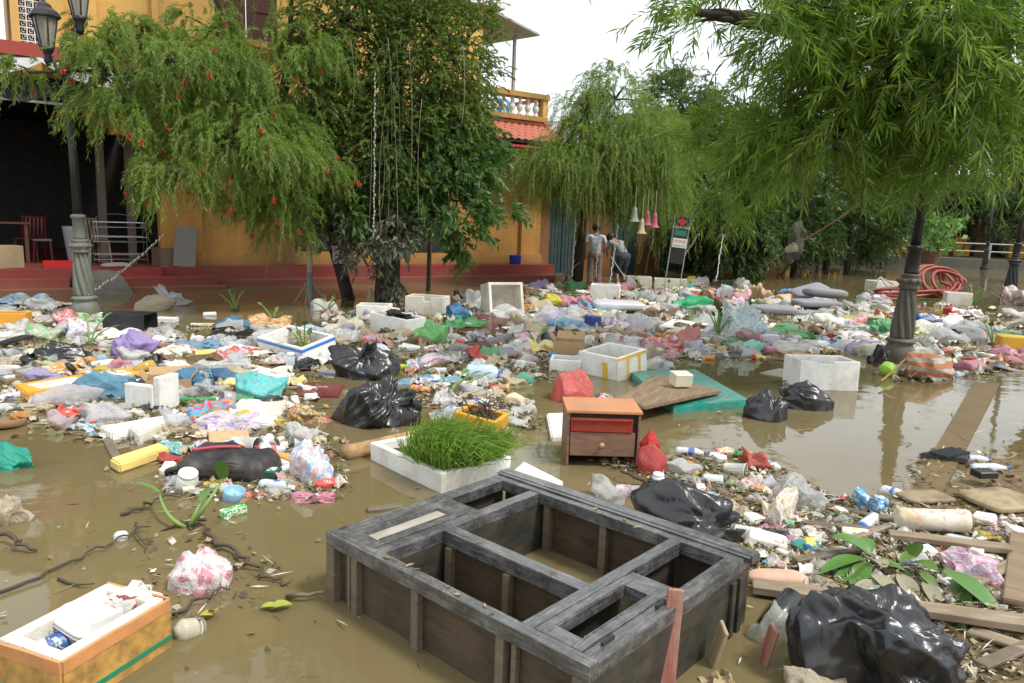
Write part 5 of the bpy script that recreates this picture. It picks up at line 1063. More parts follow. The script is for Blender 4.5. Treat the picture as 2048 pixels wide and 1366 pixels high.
cushion(2035, 705, .5, .2, .24, -.25, paint('yellow_block', (.62, .36, .03), .6, .5, 5), 'yellow painted block tilted at the right edge', -.02, 'yellow_block', 'block', sq=12, puff=.0, short='the yellow block')
# bags: photo box, film, words
PI_, BL_, WH_, CL_, GR_ = (.72, .33, .42), (.10, .33, .60), (.74, .73, .70), (.70, .71, .70), (.22, .52, .20)
F = film
sack(1092, 1194, 738, 808, F((.76, .15, .13), 0, .3), 'full coral red plastic bag half sunk beside the blue snack packet', 'bag', s=5, seed=1, pleat=.05, crum=.055, peaks=0, neck=0, smooth=2, short='the coral red bag', sag=.3)
sack(1274, 1324, 862, 915, F((.72, .03, .04), 0, .3), 'bright red plastic bag behind the drawer chest', seed=2, pleat=.05, crum=.05, peaks=0, neck=0, knot=(1, 0, .2)); sack(1270, 1334, 888, 952, F((.62, .08, .08), .1, .3), 'dull red plastic bag in front of the bright red one', seed=3, pleat=.05, crum=.05, peaks=0, neck=0, knot=(1, -.3, .1), short='the dull red bag')
sack(1350, 1400, 652, 690, F((.78, .30, .27)), 'salmon pink plastic bag near the foam plank', seed=4, short='the salmon bag'); sack(1143, 1185, 612, 637, F((.66, .20, .24)), 'rosy crumpled bag left of the pale seat pad', seed=5, crum=.3, short='the rosy bag')
sack(1083, 1124, 588, 610, F((.78, .70, .06)), 'bright yellow plastic bag by the palm fronds', seed=6, short='the bright yellow bag')
sack(227, 307, 664, 712, F((.44, .33, .68), 0, .32), 'knotted lilac plastic bag floating in open water', s=5, seed=2, knot=(-.45, 0, .9), pleat=.2, crum=.09, peaks=1, neck=.4, short='the lilac bag')
sack(142, 274, 744, 798, F((.16, .40, .56), .12), 'large pale blue plastic bag below the taped foam lid', s=5, seed=7, neck=0, crum=.2, dr=.55, short='the large pale blue bag'); sack(353, 430, 736, 786, F((.09, .30, .52), .12), 'blue plastic bag right of the open cardboard box', seed=8, neck=0, crum=.2, boxy=.3, short='the blue bag by the carton'); sack(420, 494, 738, 766, F((.08, .22, .42), .1), 'darker blue film trailing behind the blue bag', seed=3, neck=0, crum=.2, dr=.5)
sack(427, 506, 632, 658, F((.10, .28, .42), .1), 'flat steel blue bag floating near the white can', seed=5, neck=0, crum=.16, dr=.5, short='the steel blue bag'); sack(886, 942, 608, 636, F((.05, .24, .45)), 'shiny blue bag beside the bitten foam box', seed=1, neck=0, crum=.15, short='the shiny blue bag'); sack(1824, 1866, 630, 654, F((.02, .22, .55)), 'vivid blue bag behind the right lamp post', seed=6, crum=.3)
sack(820, 898, 646, 686, F((.24, .62, .22), .1), 'pale green plastic bag right of the box with black cloth', s=5, seed=4, neck=0, crum=.14, short='the pale green bag'); sack(1342, 1420, 598, 618, F((.02, .55, .22)), 'emerald green film in the far rubbish', seed=2, neck=0, crum=.25, dr=.5, short='the emerald film'); sack(1471, 1495, 580, 595, F((.40, .68, .10)), 'lime green bag at the far edge of the rubbish', seed=7)
sack(-40, 80, 888, 938, F((.01, .45, .32), 0, .25), 'teal green plastic bag floating at the left edge', s=5, seed=6, neck=0, crum=.12, knot=(1, 0, 0), pleat=.16, peaks=0, dr=.55, short='the teal bag at the left edge')
sack(-25, 54, 980, 1054, F((.66, .56, .42)), 'cream plastic bag with a pink print at the left edge', s=5, seed=9, crum=.25, neck=0, short='the cream bag at the left edge')
sack(334, 469, 1108, 1192, print_film('pink_clear_bag', (.70, .60, .60), [(.62, .25, .32), (.70, .68, .66)], .9, .48), 'knotted clear bag with pink rubbish inside floating alone in front', s=5, seed=5, knot=(-.1, -.1, 1), pleat=.26, crum=.08, peaks=0, neck=.05, smooth=2, short='the pink rubbish bag')
sack(580, 668, 884, 968, print_film('white_blue_bag', (.72, .72, .72), [(.35, .5, .72), (.72, .48, .52)], 1.3, .55), 'bulging white bag with blue and pink rubbish showing through', s=5, seed=8, knot=(.3, 0, .9), pleat=.22, crum=.1, peaks=1, neck=.25, short='the bulging white bag'); sack(570, 640, 846, 892, F((.76, .74, .70), .1), 'torn white plastic bag behind the bulging white one', seed=3, crum=.35, neck=.3)
sack(130, 190, 640, 676, print_film('print_white', (.72, .70, .70), [(.25, .15, .55), (.7, .45, .5)], 4, .62), 'white shopping bag with purple print near the black tub', seed=6, crum=.22, neck=.2, short='the purple printed bag')
sack(270, 342, 592, 624, F((.62, .52, .38), .1), 'sandy plastic sack humped out of the water near the red steps', seed=2, neck=0, crum=.12, short='the sandy sack'); sack(314, 374, 582, 614, F((.66, .68, .72), .35), 'clear crumpled bag on the sandy sack', seed=9, crum=.35, short='the clear bag on the sandy sack', z=.05)
sack(642, 730, 636, 674, print_film('mixed_bag', (.68, .62, .58), [(.75, .3, .45), (.75, .65, .2), (.6, .66, .4)], 2.5, .56), 'clear bag of pink and yellow scraps right of the blue rimmed box', seed=4, crum=.3, neck=0, short='the bag of pink and yellow scraps')
sack(924, 960, 578, 610, F((.74, .73, .72)), 'white knotted bag in front of the red plinth', seed=7, neck=.3, knot=(-.2, 0, 1)); sack(908, 936, 580, 600, M_BB, 'small black bag beside the white knotted bag', seed=3)
sack(818, 886, 710, 737, print_film('heart_bag', (.75, .66, .68), [(.72, .16, .32)], 8, .56), 'pink heart patterned bag right of the rear black sack', seed=2, neck=0, crum=.3, short='the heart patterned bag')
sack(574, 660, 808, 850, print_film('snack_bag', (.60, .52, .14), [(.62, .05, .05), (.72, .36, .04), (.1, .14, .16)], 1.8, .52), 'yellow and red snack bag left of the large black sack', seed=8, neck=0, crum=.25, short='the yellow snack bag')
sack(470, 572, 744, 802, print_film('turquoise_print', (.05, .50, .48), [(.03, .14, .35), (.5, .12, .1)], 9, .63), 'round turquoise patterned bundle with a pipe mouth', s=5, seed=3, neck=0, crum=.07, pleat=.05, short='the turquoise bundle', dr=.85)
tr_ = thing('steel_ring', 'short steel pipe end poking out of the turquoise bundle', 'pipe', G(467, 800, .07), rot=(1.35, 0, -.9)); obj('ring', lathe([(.05, 0), (.062, 0), (.064, .09), (.052, .09), (.05, 0)], 20, False), M_METAL, tr_, True)
sack(1437, 1523, 612, 680, print_film('cyan_print', (.66, .70, .70), [(.25, .6, .62)], 3.5, .58), 'big clear bag with cyan print behind the water plants', s=5, seed=6, crum=.25, pleat=.2, neck=.1, short='the big clear bag'); sack(1375, 1412, 678, 708, print_film('blue_spots', (.62, .66, .74), [(.10, .2, .6), (.7, .4, .5)], 7, .54), 'blue spotted white bag below the salmon bag', seed=5, crum=.25, short='the blue spotted bag')
sack(1430, 1462, 570, 595, F((.58, .58, .64)), 'pale grey tied bag at the far edge of the rubbish', seed=2, neck=.5, knot=(0, 0, 1), pleat=.15, short='the pale grey tied bag'); sack(1445, 1488, 594, 616, print_film('lilac_mix', (.66, .6, .68), [(.5, .3, .6), (.72, .5, .5)], 3, .56), 'lilac and white bag beside the second red tray', seed=4, crum=.25); sack(1500, 1550, 570, 600, F((.66, .52, .30)), 'tan plastic bag left of the grey pillow', seed=1, crum=.3, short='the tan bag'); sack(1350, 1400, 578, 600, F((.60, .62, .70), .15), 'greyish film humped in front of the long low foam box', seed=8, crum=.2, neck=0)
sack(1020, 1092, 628, 660, F((.70, .60, .42), .1), 'big beige bag right of the maroon door', seed=9, crum=.3, neck=0, short='the big beige bag'); sack(1046, 1106, 650, 674, F((.68, .60, .38)), 'yellowish cloth bag in front of the beige bag', seed=3, crum=.2, neck=0, dr=.5)
sack(1184, 1232, 627, 648, F(CL_, .3), 'clear crumpled bag under the pale seat pad', seed=4, crum=.3, neck=0); sack(1253, 1314, 627, 666, F((.66, .66, .70), .25), 'white gauzy bag right of the blue box', seed=7, crum=.3, knot=(.2, 0, 1), neck=.4, short='the white gauzy bag'); sack(1276, 1312, 688, 722, F((.62, .56, .45)), 'beige bag behind the yellow taped foam box', seed=2, crum=.2, neck=.3); sack(1275, 1350, 716, 740, print_film('bluewhite', (.62, .58, .48), [(.25, .5, .6)], 2, .54), 'bluish white cloth bag between the foam box and the teal mattress', seed=5, crum=.2, neck=0, dr=.6)
sack(156, 264, 804, 850, F((.72, .70, .70), .15), 'white plastic bag with a pink edge left of the foam corner', seed=6, crum=.2, neck=0, dr=.6, short='the white bag by the foam corner'); sack(325, 389, 819, 862, F((.64, .64, .68), .35), 'clear crumpled bag with print at the end of the foam slab', seed=9, crum=.3, neck=0); sack(386, 458, 762, 792, F((.70, .68, .66), .3), 'clear bag in front of the blue bag', seed=1, crum=.25, neck=0); sack(368, 472, 800, 838, print_film('bundle', (.10, .33, .56), [(.68, .30, .02), (.6, .06, .1)], 1.5, .52), 'blue bag bursting with orange and red scraps', seed=4, crum=.25, knot=(.3, 0, 1), neck=.2, short='the bursting blue bag')
sack(94, 146, 822, 858, F((.66, .42, .46), .25), 'pinkish clear bag sagging into the water at left', seed=3, crum=.25, neck=0); sack(66, 192, 793, 814, F((.66, .58, .56), .3), 'long clear pinkish bag below the pale blue bag', seed=2, crum=.15, neck=0, dr=.35); sack(112, 158, 768, 793, F((.52, .45, .66), .2), 'white bag with a purple stripe left of the pale blue bag', seed=5, crum=.2, neck=0); sack(388, 520, 838, 866, print_film('lilac_net', (.62, .56, .58), [(.4, .3, .6)], 3, .55), 'lilac mesh cloth above the chip board', seed=7, crum=.25, neck=0, dr=.4)
sheet(109, 190, 812, 836, paint('red_cloth', (.66, .10, .08), .6, .2), 'red cloth scrap above the pinkish clear bag', 3, 'cloth', 'cloth_scrap'); sheet(-20, 38, 604, 628, F((.62, .66, .68)), 'pale grey sheet folded at the far left edge', 2); sheet(-10, 48, 690, 714, F((.60, .60, .62), .2), 'grey white film under the black board', 5); sheet(-10, 50, 710, 736, F((.62, .54, .42)), 'beige film at the left below the black board', 7)
sheet(578, 680, 982, 1010, F((.78, .32, .42)), 'flat pink film floating below the bulging white bag', 4, rz=.1, short='the flat pink film'); sheet(920, 1002, 866, 922, print_film('blue_yellow', (.22, .48, .66), [(.70, .66, .30), (.7, .72, .72)], 3.5, .5), 'blue and yellow printed wrapper beside the grass tray', 6, 'wrapper', 'wrapper'); sheet(1176, 1252, 788, 822, print_film('snack', (.22, .22, .60), [(.76, .55, .10), (.75, .73, .70), (.6, .05, .08)], 4, .53), 'blue and yellow snack packet in front of the coral red bag', 8, 'packet', 'snack_packet', short='the blue snack packet')
sack(1170, 1256, 956, 1010, F((.68, .68, .64), .35), 'clear crumpled bag at the far cupboard edge', seed=3, crum=.3, neck=0); sack(1317, 1408, 925, 952, F((.70, .69, .68), .12), 'white plastic bag right of the red bags', seed=1, crum=.14, neck=0, dr=.5, short='the white bag by the red bags'); sack(1478, 1538, 903, 942, F((.66, .14, .10)), 'crumpled red net bag beside the clear plastic cup', seed=6, crum=.35, neck=.2, short='the red net bag'); sack(1476, 1526, 948, 980, print_film('pinkpack', (.72, .66, .66), [(.66, .15, .25), (.6, .6, .4)], 4, .55), 'pink and white packet below the red net bag', seed=4, crum=.25, neck=0)
sack(1545, 1652, 948, 1022, F((.62, .62, .60), .4), 'large clear plastic bag on the mud right of the cupboard', s=5, seed=8, crum=.2, neck=0, short='the large clear bag'); sack(1522, 1608, 982, 1050, print_film('cream_pink', (.70, .62, .46), [(.70, .56, .60)], 2, .55), 'cream plastic bag with faint pink letters on the mud', s=5, seed=2, crum=.22, neck=.2, short='the cream bag on the mud'); sack(1704, 1782, 980, 1032, print_film('blue_cloth', (.08, .35, .66), [(.65, .68, .7)], 3.5, .55), 'blue and white plastic bag at the mud edge', seed=9, crum=.35, short='the blue bag at the mud edge')
sack(1878, 1994, 1102, 1170, print_film('pink_gauze', (.66, .52, .54), [(.6, .22, .35), (.5, .45, .62)], 2.5, .54), 'pink gauzy bag lying on the short grey plank', s=5, seed=7, crum=.28, neck=0, short='the pink gauzy bag'); sack(1489, 1590, 1204, 1290, F((.50, .49, .38), .35), 'murky clear bag sunk beside the cupboard', seed=5, crum=.15, neck=0)
sheet(1821, 1874, 663, 700, F((.62, .58, .52), .2), 'dull clear film behind the right lamp base', 3, h=.6); sheet(1880, 1975, 638, 670, F((.50, .50, .48), .35), 'grey film spread out near the yellow block', 5); sheet(1713, 1776, 659, 676, paint('teal_cloth', (.03, .26, .22), .7, .3), 'dark teal cloth left of the right lamp post', 9, 'cloth', 'cloth_scrap'); sheet(1400, 1480, 1340, 1400, paint('kraft_bag', (.36, .27, .15), .8, .4), 'wrinkled brown paper bag at the near edge', 6, 'paper', 'paper_bag', h=.6); sack(1258, 1292, 1342, 1380, F((.55, .02, .03)), 'red plastic scrap caught at the foot of the red stick', seed=4, crum=.35, neck=0); sack(1560, 1690, 1345, 1420, F((.58, .50, .36)), 'cream plastic scrap at the near edge below the black sack', seed=3, crum=.15, neck=0)
sack(1475, 1524, 682, 710, print_film('mint_bag', (.22, .66, .50), [(.68, .3, .4)], 5, .64), 'mint green printed bag near the ribbed mat', seed=2, crum=.2, neck=0, short='the mint bag'); sack(1549, 1600, 680, 697, F((.04, .32, .10)), 'dark green bag above the long brown board', seed=1, neck=0, crum=.2); sack(731, 750, 572, 610, paint('tan_cloth', (.42, .31, .16), .8, .3), 'tan rag standing against the tree foot', 'rag', 'rag', seed=5, crum=.2); sack(1028, 1069, 745, 769, F((.18, .60, .42)), 'mint green bottle shaped bag in front of the water jug', seed=7, neck=0, crum=.1, dr=.5); sack(1006, 1056, 786, 808, paint('bread', (.66, .55, .36), .7, .3), 'cream loaf shaped foam piece right of the ochre planter', 'foam', 'foam_piece', seed=8, neck=0, crum=.06, dr=.5)
sheet(970, 1020, 768, 783, F((.66, .10, .12)), 'red plastic lid film in front of the water jug', 2, h=.3)
# striped sack by the right lamp post
sack(1803, 1910, 700, 760, None, 'orange and white striped cloth sack collapsed by the right lamp base', 'sack', 'striped_sack', s=5, seed=3, neck=0, crum=.12, pleat=.14, knot=(.6, -.5, -.2), short='the striped sack')
m, n, b = newmat('orange_stripe_cloth'); wv = n.nodes.new('ShaderNodeTexWave'); tcn = n.nodes.new('ShaderNodeTexCoord'); wv.inputs['Scale'].default_value = .8; wv.inputs['Distortion'].default_value = 1.5; wv.bands_direction = 'Z'; n.links.new(tcn.outputs['Object'], wv.inputs['Vector'])
n.links.new(_mix(n, _ramp(n, wv.outputs['Fac'], [(.45, 0.), (.52, 1.)]).outputs['Color'], _mix(n, _ramp(n, _noise(n, 3, 5, .6).outputs['Fac'], [(.4, 0.), (.65, .7)]).outputs['Color'], (.5, .46, .38), (.2, .15, .09)), (.42, .15, .06)), b.inputs['Base Color']); b.inputs['Roughness'].default_value = .6
so = bpy.data.objects['striped_sack']; so.data = so.data.copy(); so.data.materials.clear(); so.data.materials.append(m)
# cartons and boxes
def carton(px, py, w, d, h, ang, mat, label, flaps=0, z=-.03, tilt=(0, 0), name='carton', cat_='carton', short=None, bandmat=None):
    p = G(px, py); t = thing(name, label, cat_, (p.x, p.y, z), rot=(tilt[0], tilt[1], ang)); obj('body', jitter(sub(foam_shell(w, d, h, .006, None, 1., .0) if flaps else bbox(w, d, h, .004), 0 if flaps else 2), .004, 6, px), mat, t)
    if flaps:
        for k, (x, y, rx, ry, fw, fd) in enumerate(((0, -d / 2, -2.2, 0, w, h * .6), (0, d / 2, 1.9, 0, w, h * .55), (-w / 2, 0, 0, -2.2, d, h * .5), (w / 2, 0, 0, 2.0, d, h * .5))[:flaps]):
            f_ = obj('flap', jitter(sub(mv(bbox(fw * .96, fd, .005, .001), 0, fd / 2, 0), 2), .006, 6, k), mat, t, False, (x, y, h)); f_.rotation_euler = (rx * .5, 0, 0) if k == 0 else (math.pi - rx * .4, 0, math.pi) if k == 1 else (.9, 0, (1.57 if k == 2 else -1.57))
    if bandmat: obj('printed_face', box(-w * .42, w * .42, -d * .3, d * .3, h + .001, h + .003), bandmat, t)
    reg(p, w * .6, short); return t
carton(340, 783, .34, .24, .15, .35, M_CARD, 'crushed open cardboard carton between two blue bags', 4, short='the open carton'); carton(1137, 716, .32, .22, .2, -.2, M_CARD, 'open cardboard carton standing behind the shallow foam box', 3, short='the tan carton', z=.0); carton(1185, 656, .18, .16, .2, .6, paint('navy_card', (.02, .05, .22), .5, .2), 'dark blue cardboard box among beige bags', 0, short='the dark blue box')
carton(520, 956, .22, .1, .055, -.05, paint('dark_green_card', (.01, .09, .06), .4, .1), 'flat dark green carton with a white printed face', 0, .0, name='flat_carton', short='the green carton', bandmat=print_film('carton_print', (.72, .72, .70), [(.65, .12, .08), (.02, .3, .15)], 16, .6)); carton(467, 1030, .13, .045, .04, .75, print_film('juice_print', (.05, .42, .14), [(.75, .68, .08), (.76, .76, .72)], 24, .54), 'small green and yellow juice carton floating below the round lid', 0, .0, name='juice_carton')
carton(333, 644, .26, .16, .06, 0, paint('white_tub', (.74, .74, .75), .35, .1), 'low white plastic tub beyond the black tub', 0, .0, name='plastic_tub', cat_='tub'); carton(1536, 686, .26, .17, .13, .05, paint('lilac_tub', (.62, .60, .70), .35, .1), 'whitish plastic basin with a lilac tint near the dark green bag', 0, -.02, name='plastic_tub', cat_='tub', short='the lilac tub'); carton(1385, 598, .42, .3, .08, .1, paint('dark_red_tray', (.33, .02, .02), .35, .1), 'dark red plastic tray beside the emerald film', 3, .02, name='plastic_tray', cat_='tray'); carton(1446, 603, .3, .2, .08, -.2, paint('dark_red_tray', (.33, .02, .02)), 'second dark red tray below the pale grey tied bag', 0, .0, name='plastic_tray', cat_='tray')
tubm = clearplastic('frosted_tub', (.72, .66, .50), .3, .4, .3); carton(1358, 800, .16, .13, .11, .25, tubm, 'frosted plastic food tub upside down on the wood panel', 0, .135, name='food_tub', cat_='tub', tilt=(.1, 0)); carton(345, 678, .15, .1, .035, .2, paint('yellow_tub', (.72, .52, .06), .4, .1), 'yellow edged white tray right of the lilac bag', 0, .0, name='plastic_tray', cat_='tray', bandmat=M_TRAY); carton(1160, 1, .1, .1, .1, 0, M_CARD, 'x') if False else None
# foam corner piece, round things
cn = thing('foam_corner', 'upright white foam corner piece left of the open carton', 'foam piece', G(275, 822) + Vector((0, .1, -.02)), -.3); obj('wall_piece', mv(bbox(.26, .06, .2, .01, 2), -.02, 0, 0), M_FOAM, cn); obj('end_piece', mv(bbox(.06, .2, .27, .01, 2), .141, .08, 0), M_FOAM, cn); reg(G(275, 815), .2, 'the foam corner piece')
bt = thing('black_tub', 'black plastic tub lying on its side near the lilac bag', 'tub', G(250, 672) + Vector((0, .14, .13)), rot=(0, R(90), R(-4))); obj('shell', mv(foam_shell(.26, .3, .5, .012, None, 3., .004), 0, 0, -.25), paint('black_tub', (.02, .021, .024), .35, .2), bt); reg(G(250, 665), .35, 'the black tub')
def disc(px, py, r, h, mat, label, name='round_cover', cat_='lid', tilt=(.1, 0), z=.0):
    p = G(px, py); ob = obj(name, lathe([(r * .9, -.01), (r, 0), (r, h), (r * .96, h + .004), (r * .9, h), (r * .86, h * .55), (r * .2, h * .55)], 26), mat, None, True, (p.x, p.y, z), (tilt[0], tilt[1], random.uniform(0, 6))); tag(ob, label, cat_); reg(p, r); return ob
disc(467, 998, .055, .05, paint('blue_lid', (.25, .45, .62), .35, .2), 'blue rimmed round tin floating above the juice carton', 'round_tin', 'tin', (.2, .1)); disc(1771, 752, .08, .07, paint('lime_lid', (.42, .72, .10), .4, .1), 'lime green round lid in front of the right lamp base', tilt=(1.0, .3), z=.05); disc(1662, 672, .1, .03, paint('beige_lid', (.6, .52, .36), .5, .3), 'beige round lid beside the red cup', tilt=(1.0, -.3), z=.08); disc(8, 852, .13, .04, paint('brown_hat', (.24, .14, .07), .7, .3), 'brown straw hat at the left edge', 'straw_hat', 'hat', (.15, .1)); disc(200, 735, .13, .05, paint('white_bowl', (.75, .72, .66), .4, .15), 'white foam bowl right of the flat black sack', 'foam_bowl', 'bowl', (.3, 0)); disc(293, 752, .1, .06, clearplastic('amber', (.6, .38, .08), .2, .4, .3), 'amber plastic lid at the end of the taped foam lid', tilt=(.6, .2), z=.04)
# bottles, cups, jars
CLR = clearplastic('clear_pet', (.86, .9, .92), .1, .2, .5); CLB = clearplastic('bluish_pet', (.62, .75, .84), .12, .3, .35); GRN = clearplastic('green_pet', (.25, .5, .3), .12, .3, .3); BRN = clearplastic('cola_brown', (.10, .035, .04), .12, .3, .05)
cB, cR, cW, cG = (paint(k, c, .35, .05) for k, c in (('cap_blue', (.04, .15, .5)), ('cap_red', (.6, .03, .03)), ('cap_white', (.78, .78, .78)), ('cap_green', (.05, .4, .1)))); lB = print_film('blue_band', (.08, .14, .5), [(.6, .65, .75)], 30, .62); lR = print_film('red_band', (.6, .1, .1), [(.7, .7, .6)], 30, .6)
bottle(970, 756, .34, .10, 1.2, 'jug', CLB, 'big ribbed clear water jug right of the heart patterned bag', 'water_jug', cB, None, short='the water jug'); bottle(963, 697, .36, .065, 1.35, 'jug', BRN, 'dark brown ribbed bottle in front of the maroon door', cap=cW, short='the dark brown bottle'); bottle(555, 976, .22, .032, 1.2, 'water', CLR, 'clear water bottle with a blue label below the green carton', cap=cW, band=lB); bottle(1980, 940, .24, .032, 1.5, 'water', CLR, 'clear water bottle with a blue label on the mud at right', cap=cB, band=lB); bottle(1952, 922, .18, .03, 1.3, 'water', CLR, 'short clear bottle beyond the labelled one on the mud', cap=cB); bottle(1788, 990, .15, .032, .6, 'water', CLR, 'small clear bottle lying beside the blue bag at the mud edge', cap=cW, band=lB)
bottle(1260, 818, .16, .025, .1, 'water', CLR, 'little clear bottle with a red cap beside the snack packet', cap=cR, pitch=2.9); bottle(1502, 1075, .2, .04, 1.1, 'jug', CLR, 'crushed clear bottle by the foam tray', cap=None); bottle(1560, 1050, .16, .024, 1.3, 'jar', GRN, 'green glass bottle on the wet batten', 'glass_bottle'); bottle(580, 742, .2, .04, .2, 'jar', CLR, 'clear bottle standing upright before the blue rimmed box', cap=cW, pitch=.1); bottle(806, 738, .16, .035, .6, 'jar', paint('yellow_bottle', (.75, .62, .04), .35, .1), 'yellow bottle with a green cap beside the rear black sack', cap=cG); bottle(760, 705, .28, .07, 1.0, 'jug', CLR, 'squashed clear jug behind the rear black sack', 'water_jug'); bottle(917, 703, .14, .045, .3, 'jar', paint('white_jar', (.74, .72, .70), .4, .1), 'white jar with a red band left of the dark brown bottle', 'plastic_jar', cR, pitch=.1)
bottle(1688, 650, .34, .08, 1.2, 'jug', CLB, 'large clear blue jug in front of the cushion stack', 'water_jug', None); bottle(1905, 752, .3, .04, 1.5, 'water', CLR, 'clear bottle with a blue band right of the striped sack', cap=cB, band=lB); bottle(1656, 678, .14, .055, .9, 'cup', paint('red_cup', (.62, .02, .03), .35, .05), 'red plastic cup lying above the blue plastic cup', 'plastic_cup', cat_='cup', pitch=1.2); bottle(1672, 688, .14, .06, .4, 'cup', paint('blue_cup', (.05, .32, .55), .35, .05), 'blue plastic cup below the red one', 'plastic_cup', cat_='cup', pitch=1.1)
bottle(1470, 945, .13, .05, 1.0, 'cup', clearplastic('clear_cup', (.78, .78, .72), .2, .3, .35), 'clear plastic cup lying left of the red net bag', 'plastic_cup', cat_='cup'); bottle(1424, 965, .11, .037, 1.5, 'jar', clearplastic('clear_jar', (.72, .76, .78), .15, .3, .35), 'clear jar with a white lid left of the plastic cup', 'plastic_jar', cW, cat_='jar', pitch=1.57); bottle(1314, 967, .07, .036, .2, 'jar', paint('white_pot', (.74, .75, .76), .4, .05), 'small white and blue pot near the dull red bag', 'plastic_pot', cW, lB, cat_='pot', pitch=.1); bottle(1262, 990, .17, .048, 1.05, 'cup', print_film('pink_cup', (.72, .64, .64), [(.66, .16, .32)], 40, .55), 'pink printed paper cup behind the slumped black sack', 'paper_cup', cat_='cup'); bottle(372, 975, .12, .055, .3, 'jar', print_film('green_tub', (.72, .70, .66), [(.2, .5, .12)], 12, .6), 'white tub with a green stripe beside the black backpack', 'plastic_pot', cW, cat_='pot', pitch=.35); bottle(374, 1268, .11, .042, -.6, 'jug', clearplastic('ribbed_cup', (.62, .56, .42), .2, .4, .3), 'ribbed clear cup beside the ochre foam box in the near corner', 'plastic_cup', cat_='cup', pitch=1.25); bottle(242, 1078, .06, .028, .9, 'jar', paint('tiny_pot', (.70, .68, .62), .4, .15), 'tiny white pot on the drifting branch', 'plastic_pot', cat_='pot', pitch=1.3)
bottle(420, 631, .17, .04, 1.6, 'can', paint('white_can2', (.72, .72, .73), .3, .1), 'white drink can floating beyond the steel blue bag', 'drink_can', cat_='can'); bottle(1709, 1074, .12, .035, 1.2, 'can', print_film('yellow_can', (.74, .72, .66), [(.75, .6, .05)], 16, .52), 'white and yellow can above the green leaves', 'drink_can', cat_='can'); bottle(18, 743, .22, .045, 1.5, 'jar', paint('pink_tube', (.70, .56, .54), .5, .2), 'pale pink tube at the far left edge', 'plastic_tube', cat_='tube'); bottle(492, 893, .22, .05, 1.1, 'cup', print_film('green_cup', (.70, .70, .66), [(.25, .5, .42)], 9, .58), 'tall white and green paper cup right of the chip board', 'paper_cup', cat_='cup'); bottle(385, 801, .36, .018, 1.57, 'can', paint('green_tube', (.02, .32, .10), .4, .1), 'thin green tube below the open carton', 'plastic_tube', cat_='tube'); bottle(886, 812, .2, .018, 1.55, 'can', paint('red_tube', (.5, .02, .03), .4, .1), 'thin red tube right of the large black sack', 'plastic_tube', cat_='tube'); bottle(1404, 718, .28, .03, 1.4, 'can', paint('orange_tube', (.66, .26, .08), .5, .3), 'orange tube floating beside the ribbed mat', 'plastic_tube', cat_='tube'); bottle(1562, 1235, .2, .05, 2.3, 'can', M_BB, 'black plastic pipe beside the bulging black sack', 'plastic_pipe', cat_='pipe', pitch=1.2); bottle(1680, 1002, .05, .018, .5, 'jar', paint('pink_cap', (.7, .4, .42), .4), 'small bottle neck with a red cap on the mud', 'bottle_neck', cR, cat_='cap', pitch=.8)
takeaway(G(1540, 1098) + Vector((0, .05, .0)), -.35, (.12, .1), .20, .12, 'muddy white foam tray right of the slumped black sack', paint('muddy_tray', (.70, .66, .58), .5, .4, 6))
rolp = G(1862, 1068); rt = thing('paper_roll', 'long white roll in printed wrapping lying on the mud', 'roll', (rolp.x, rolp.y, .075), rot=(1.5, 0, 1.38)); obj('roll', mv(jitter(lathe([(.02, 0), (.05, .0), (.056, .02), (.058, .1), (.054, .2), (.058, .3), (.054, .33), (.03, .34)], 22), .006, 9), 0, 0, -.17), print_film('roll_print', (.70, .64, .50), [(.72, .52, .28), (.62, .34, .32)], 8, .6), rt, True); obj('end_face', mv(lathe([(.012, .0), (.049, .001), (.049, .004), (.012, .005)], 20), 0, 0, .168), M_CARD, rt); reg(rolp, .25, 'the white roll')
carton(1965, 972, .12, .09, .04, .1, paint('black_case', (.015, .015, .017), .4, .2), 'small black case resting on the muddy cushion', 0, .06, name='black_case', cat_='case'); quad('brush_mat', [(1840, 905), (1880, 897), (1942, 908), (1935, 918)], .035, paint('black_mat', (.03, .035, .04), .6, .2), 'black bristle brush head on the mud edge', 'brush', z=.02); br = bpy.data.objects['brush_mat']
for k in range(9): obj('bristle_row', box((-.42 + .1 * k) * br.dimensions.x, (-.37 + .1 * k) * br.dimensions.x, -.3 * br.dimensions.y, .3 * br.dimensions.y, .0231, .037), paint('black_mat', (.03, .035, .04)), br)
# black backpack
p = G(450, 955); bp = thing('backpack', 'black backpack with a red stripe floating above the green carton', 'backpack', (p.x, p.y + .1, -.03), .12); V, F = cushion_shape(.46, .33, .15, 4.5, .45, 5., 5, .22); obj('body', (V, F), paint('black_nylon', (.022, .022, .026), .55, .35, 8), bp, True)
obj('stripe', tube([(-.2 + .02 * k, -.05 + .003 * k, .175 + .012 * math.sin(k * .2)) for k in range(14)], .011, 6), paint('red_piping', (.45, .05, .09), .5), bp, True); obj('strap', tube(bez((-.22, -.08, .08), (-.36, -.16, .1), (-.3, -.06, .02), 9), .02, 6), paint('black_nylon', (.022, .022, .026)), bp, True); reg(p, .35, 'the black backpack')
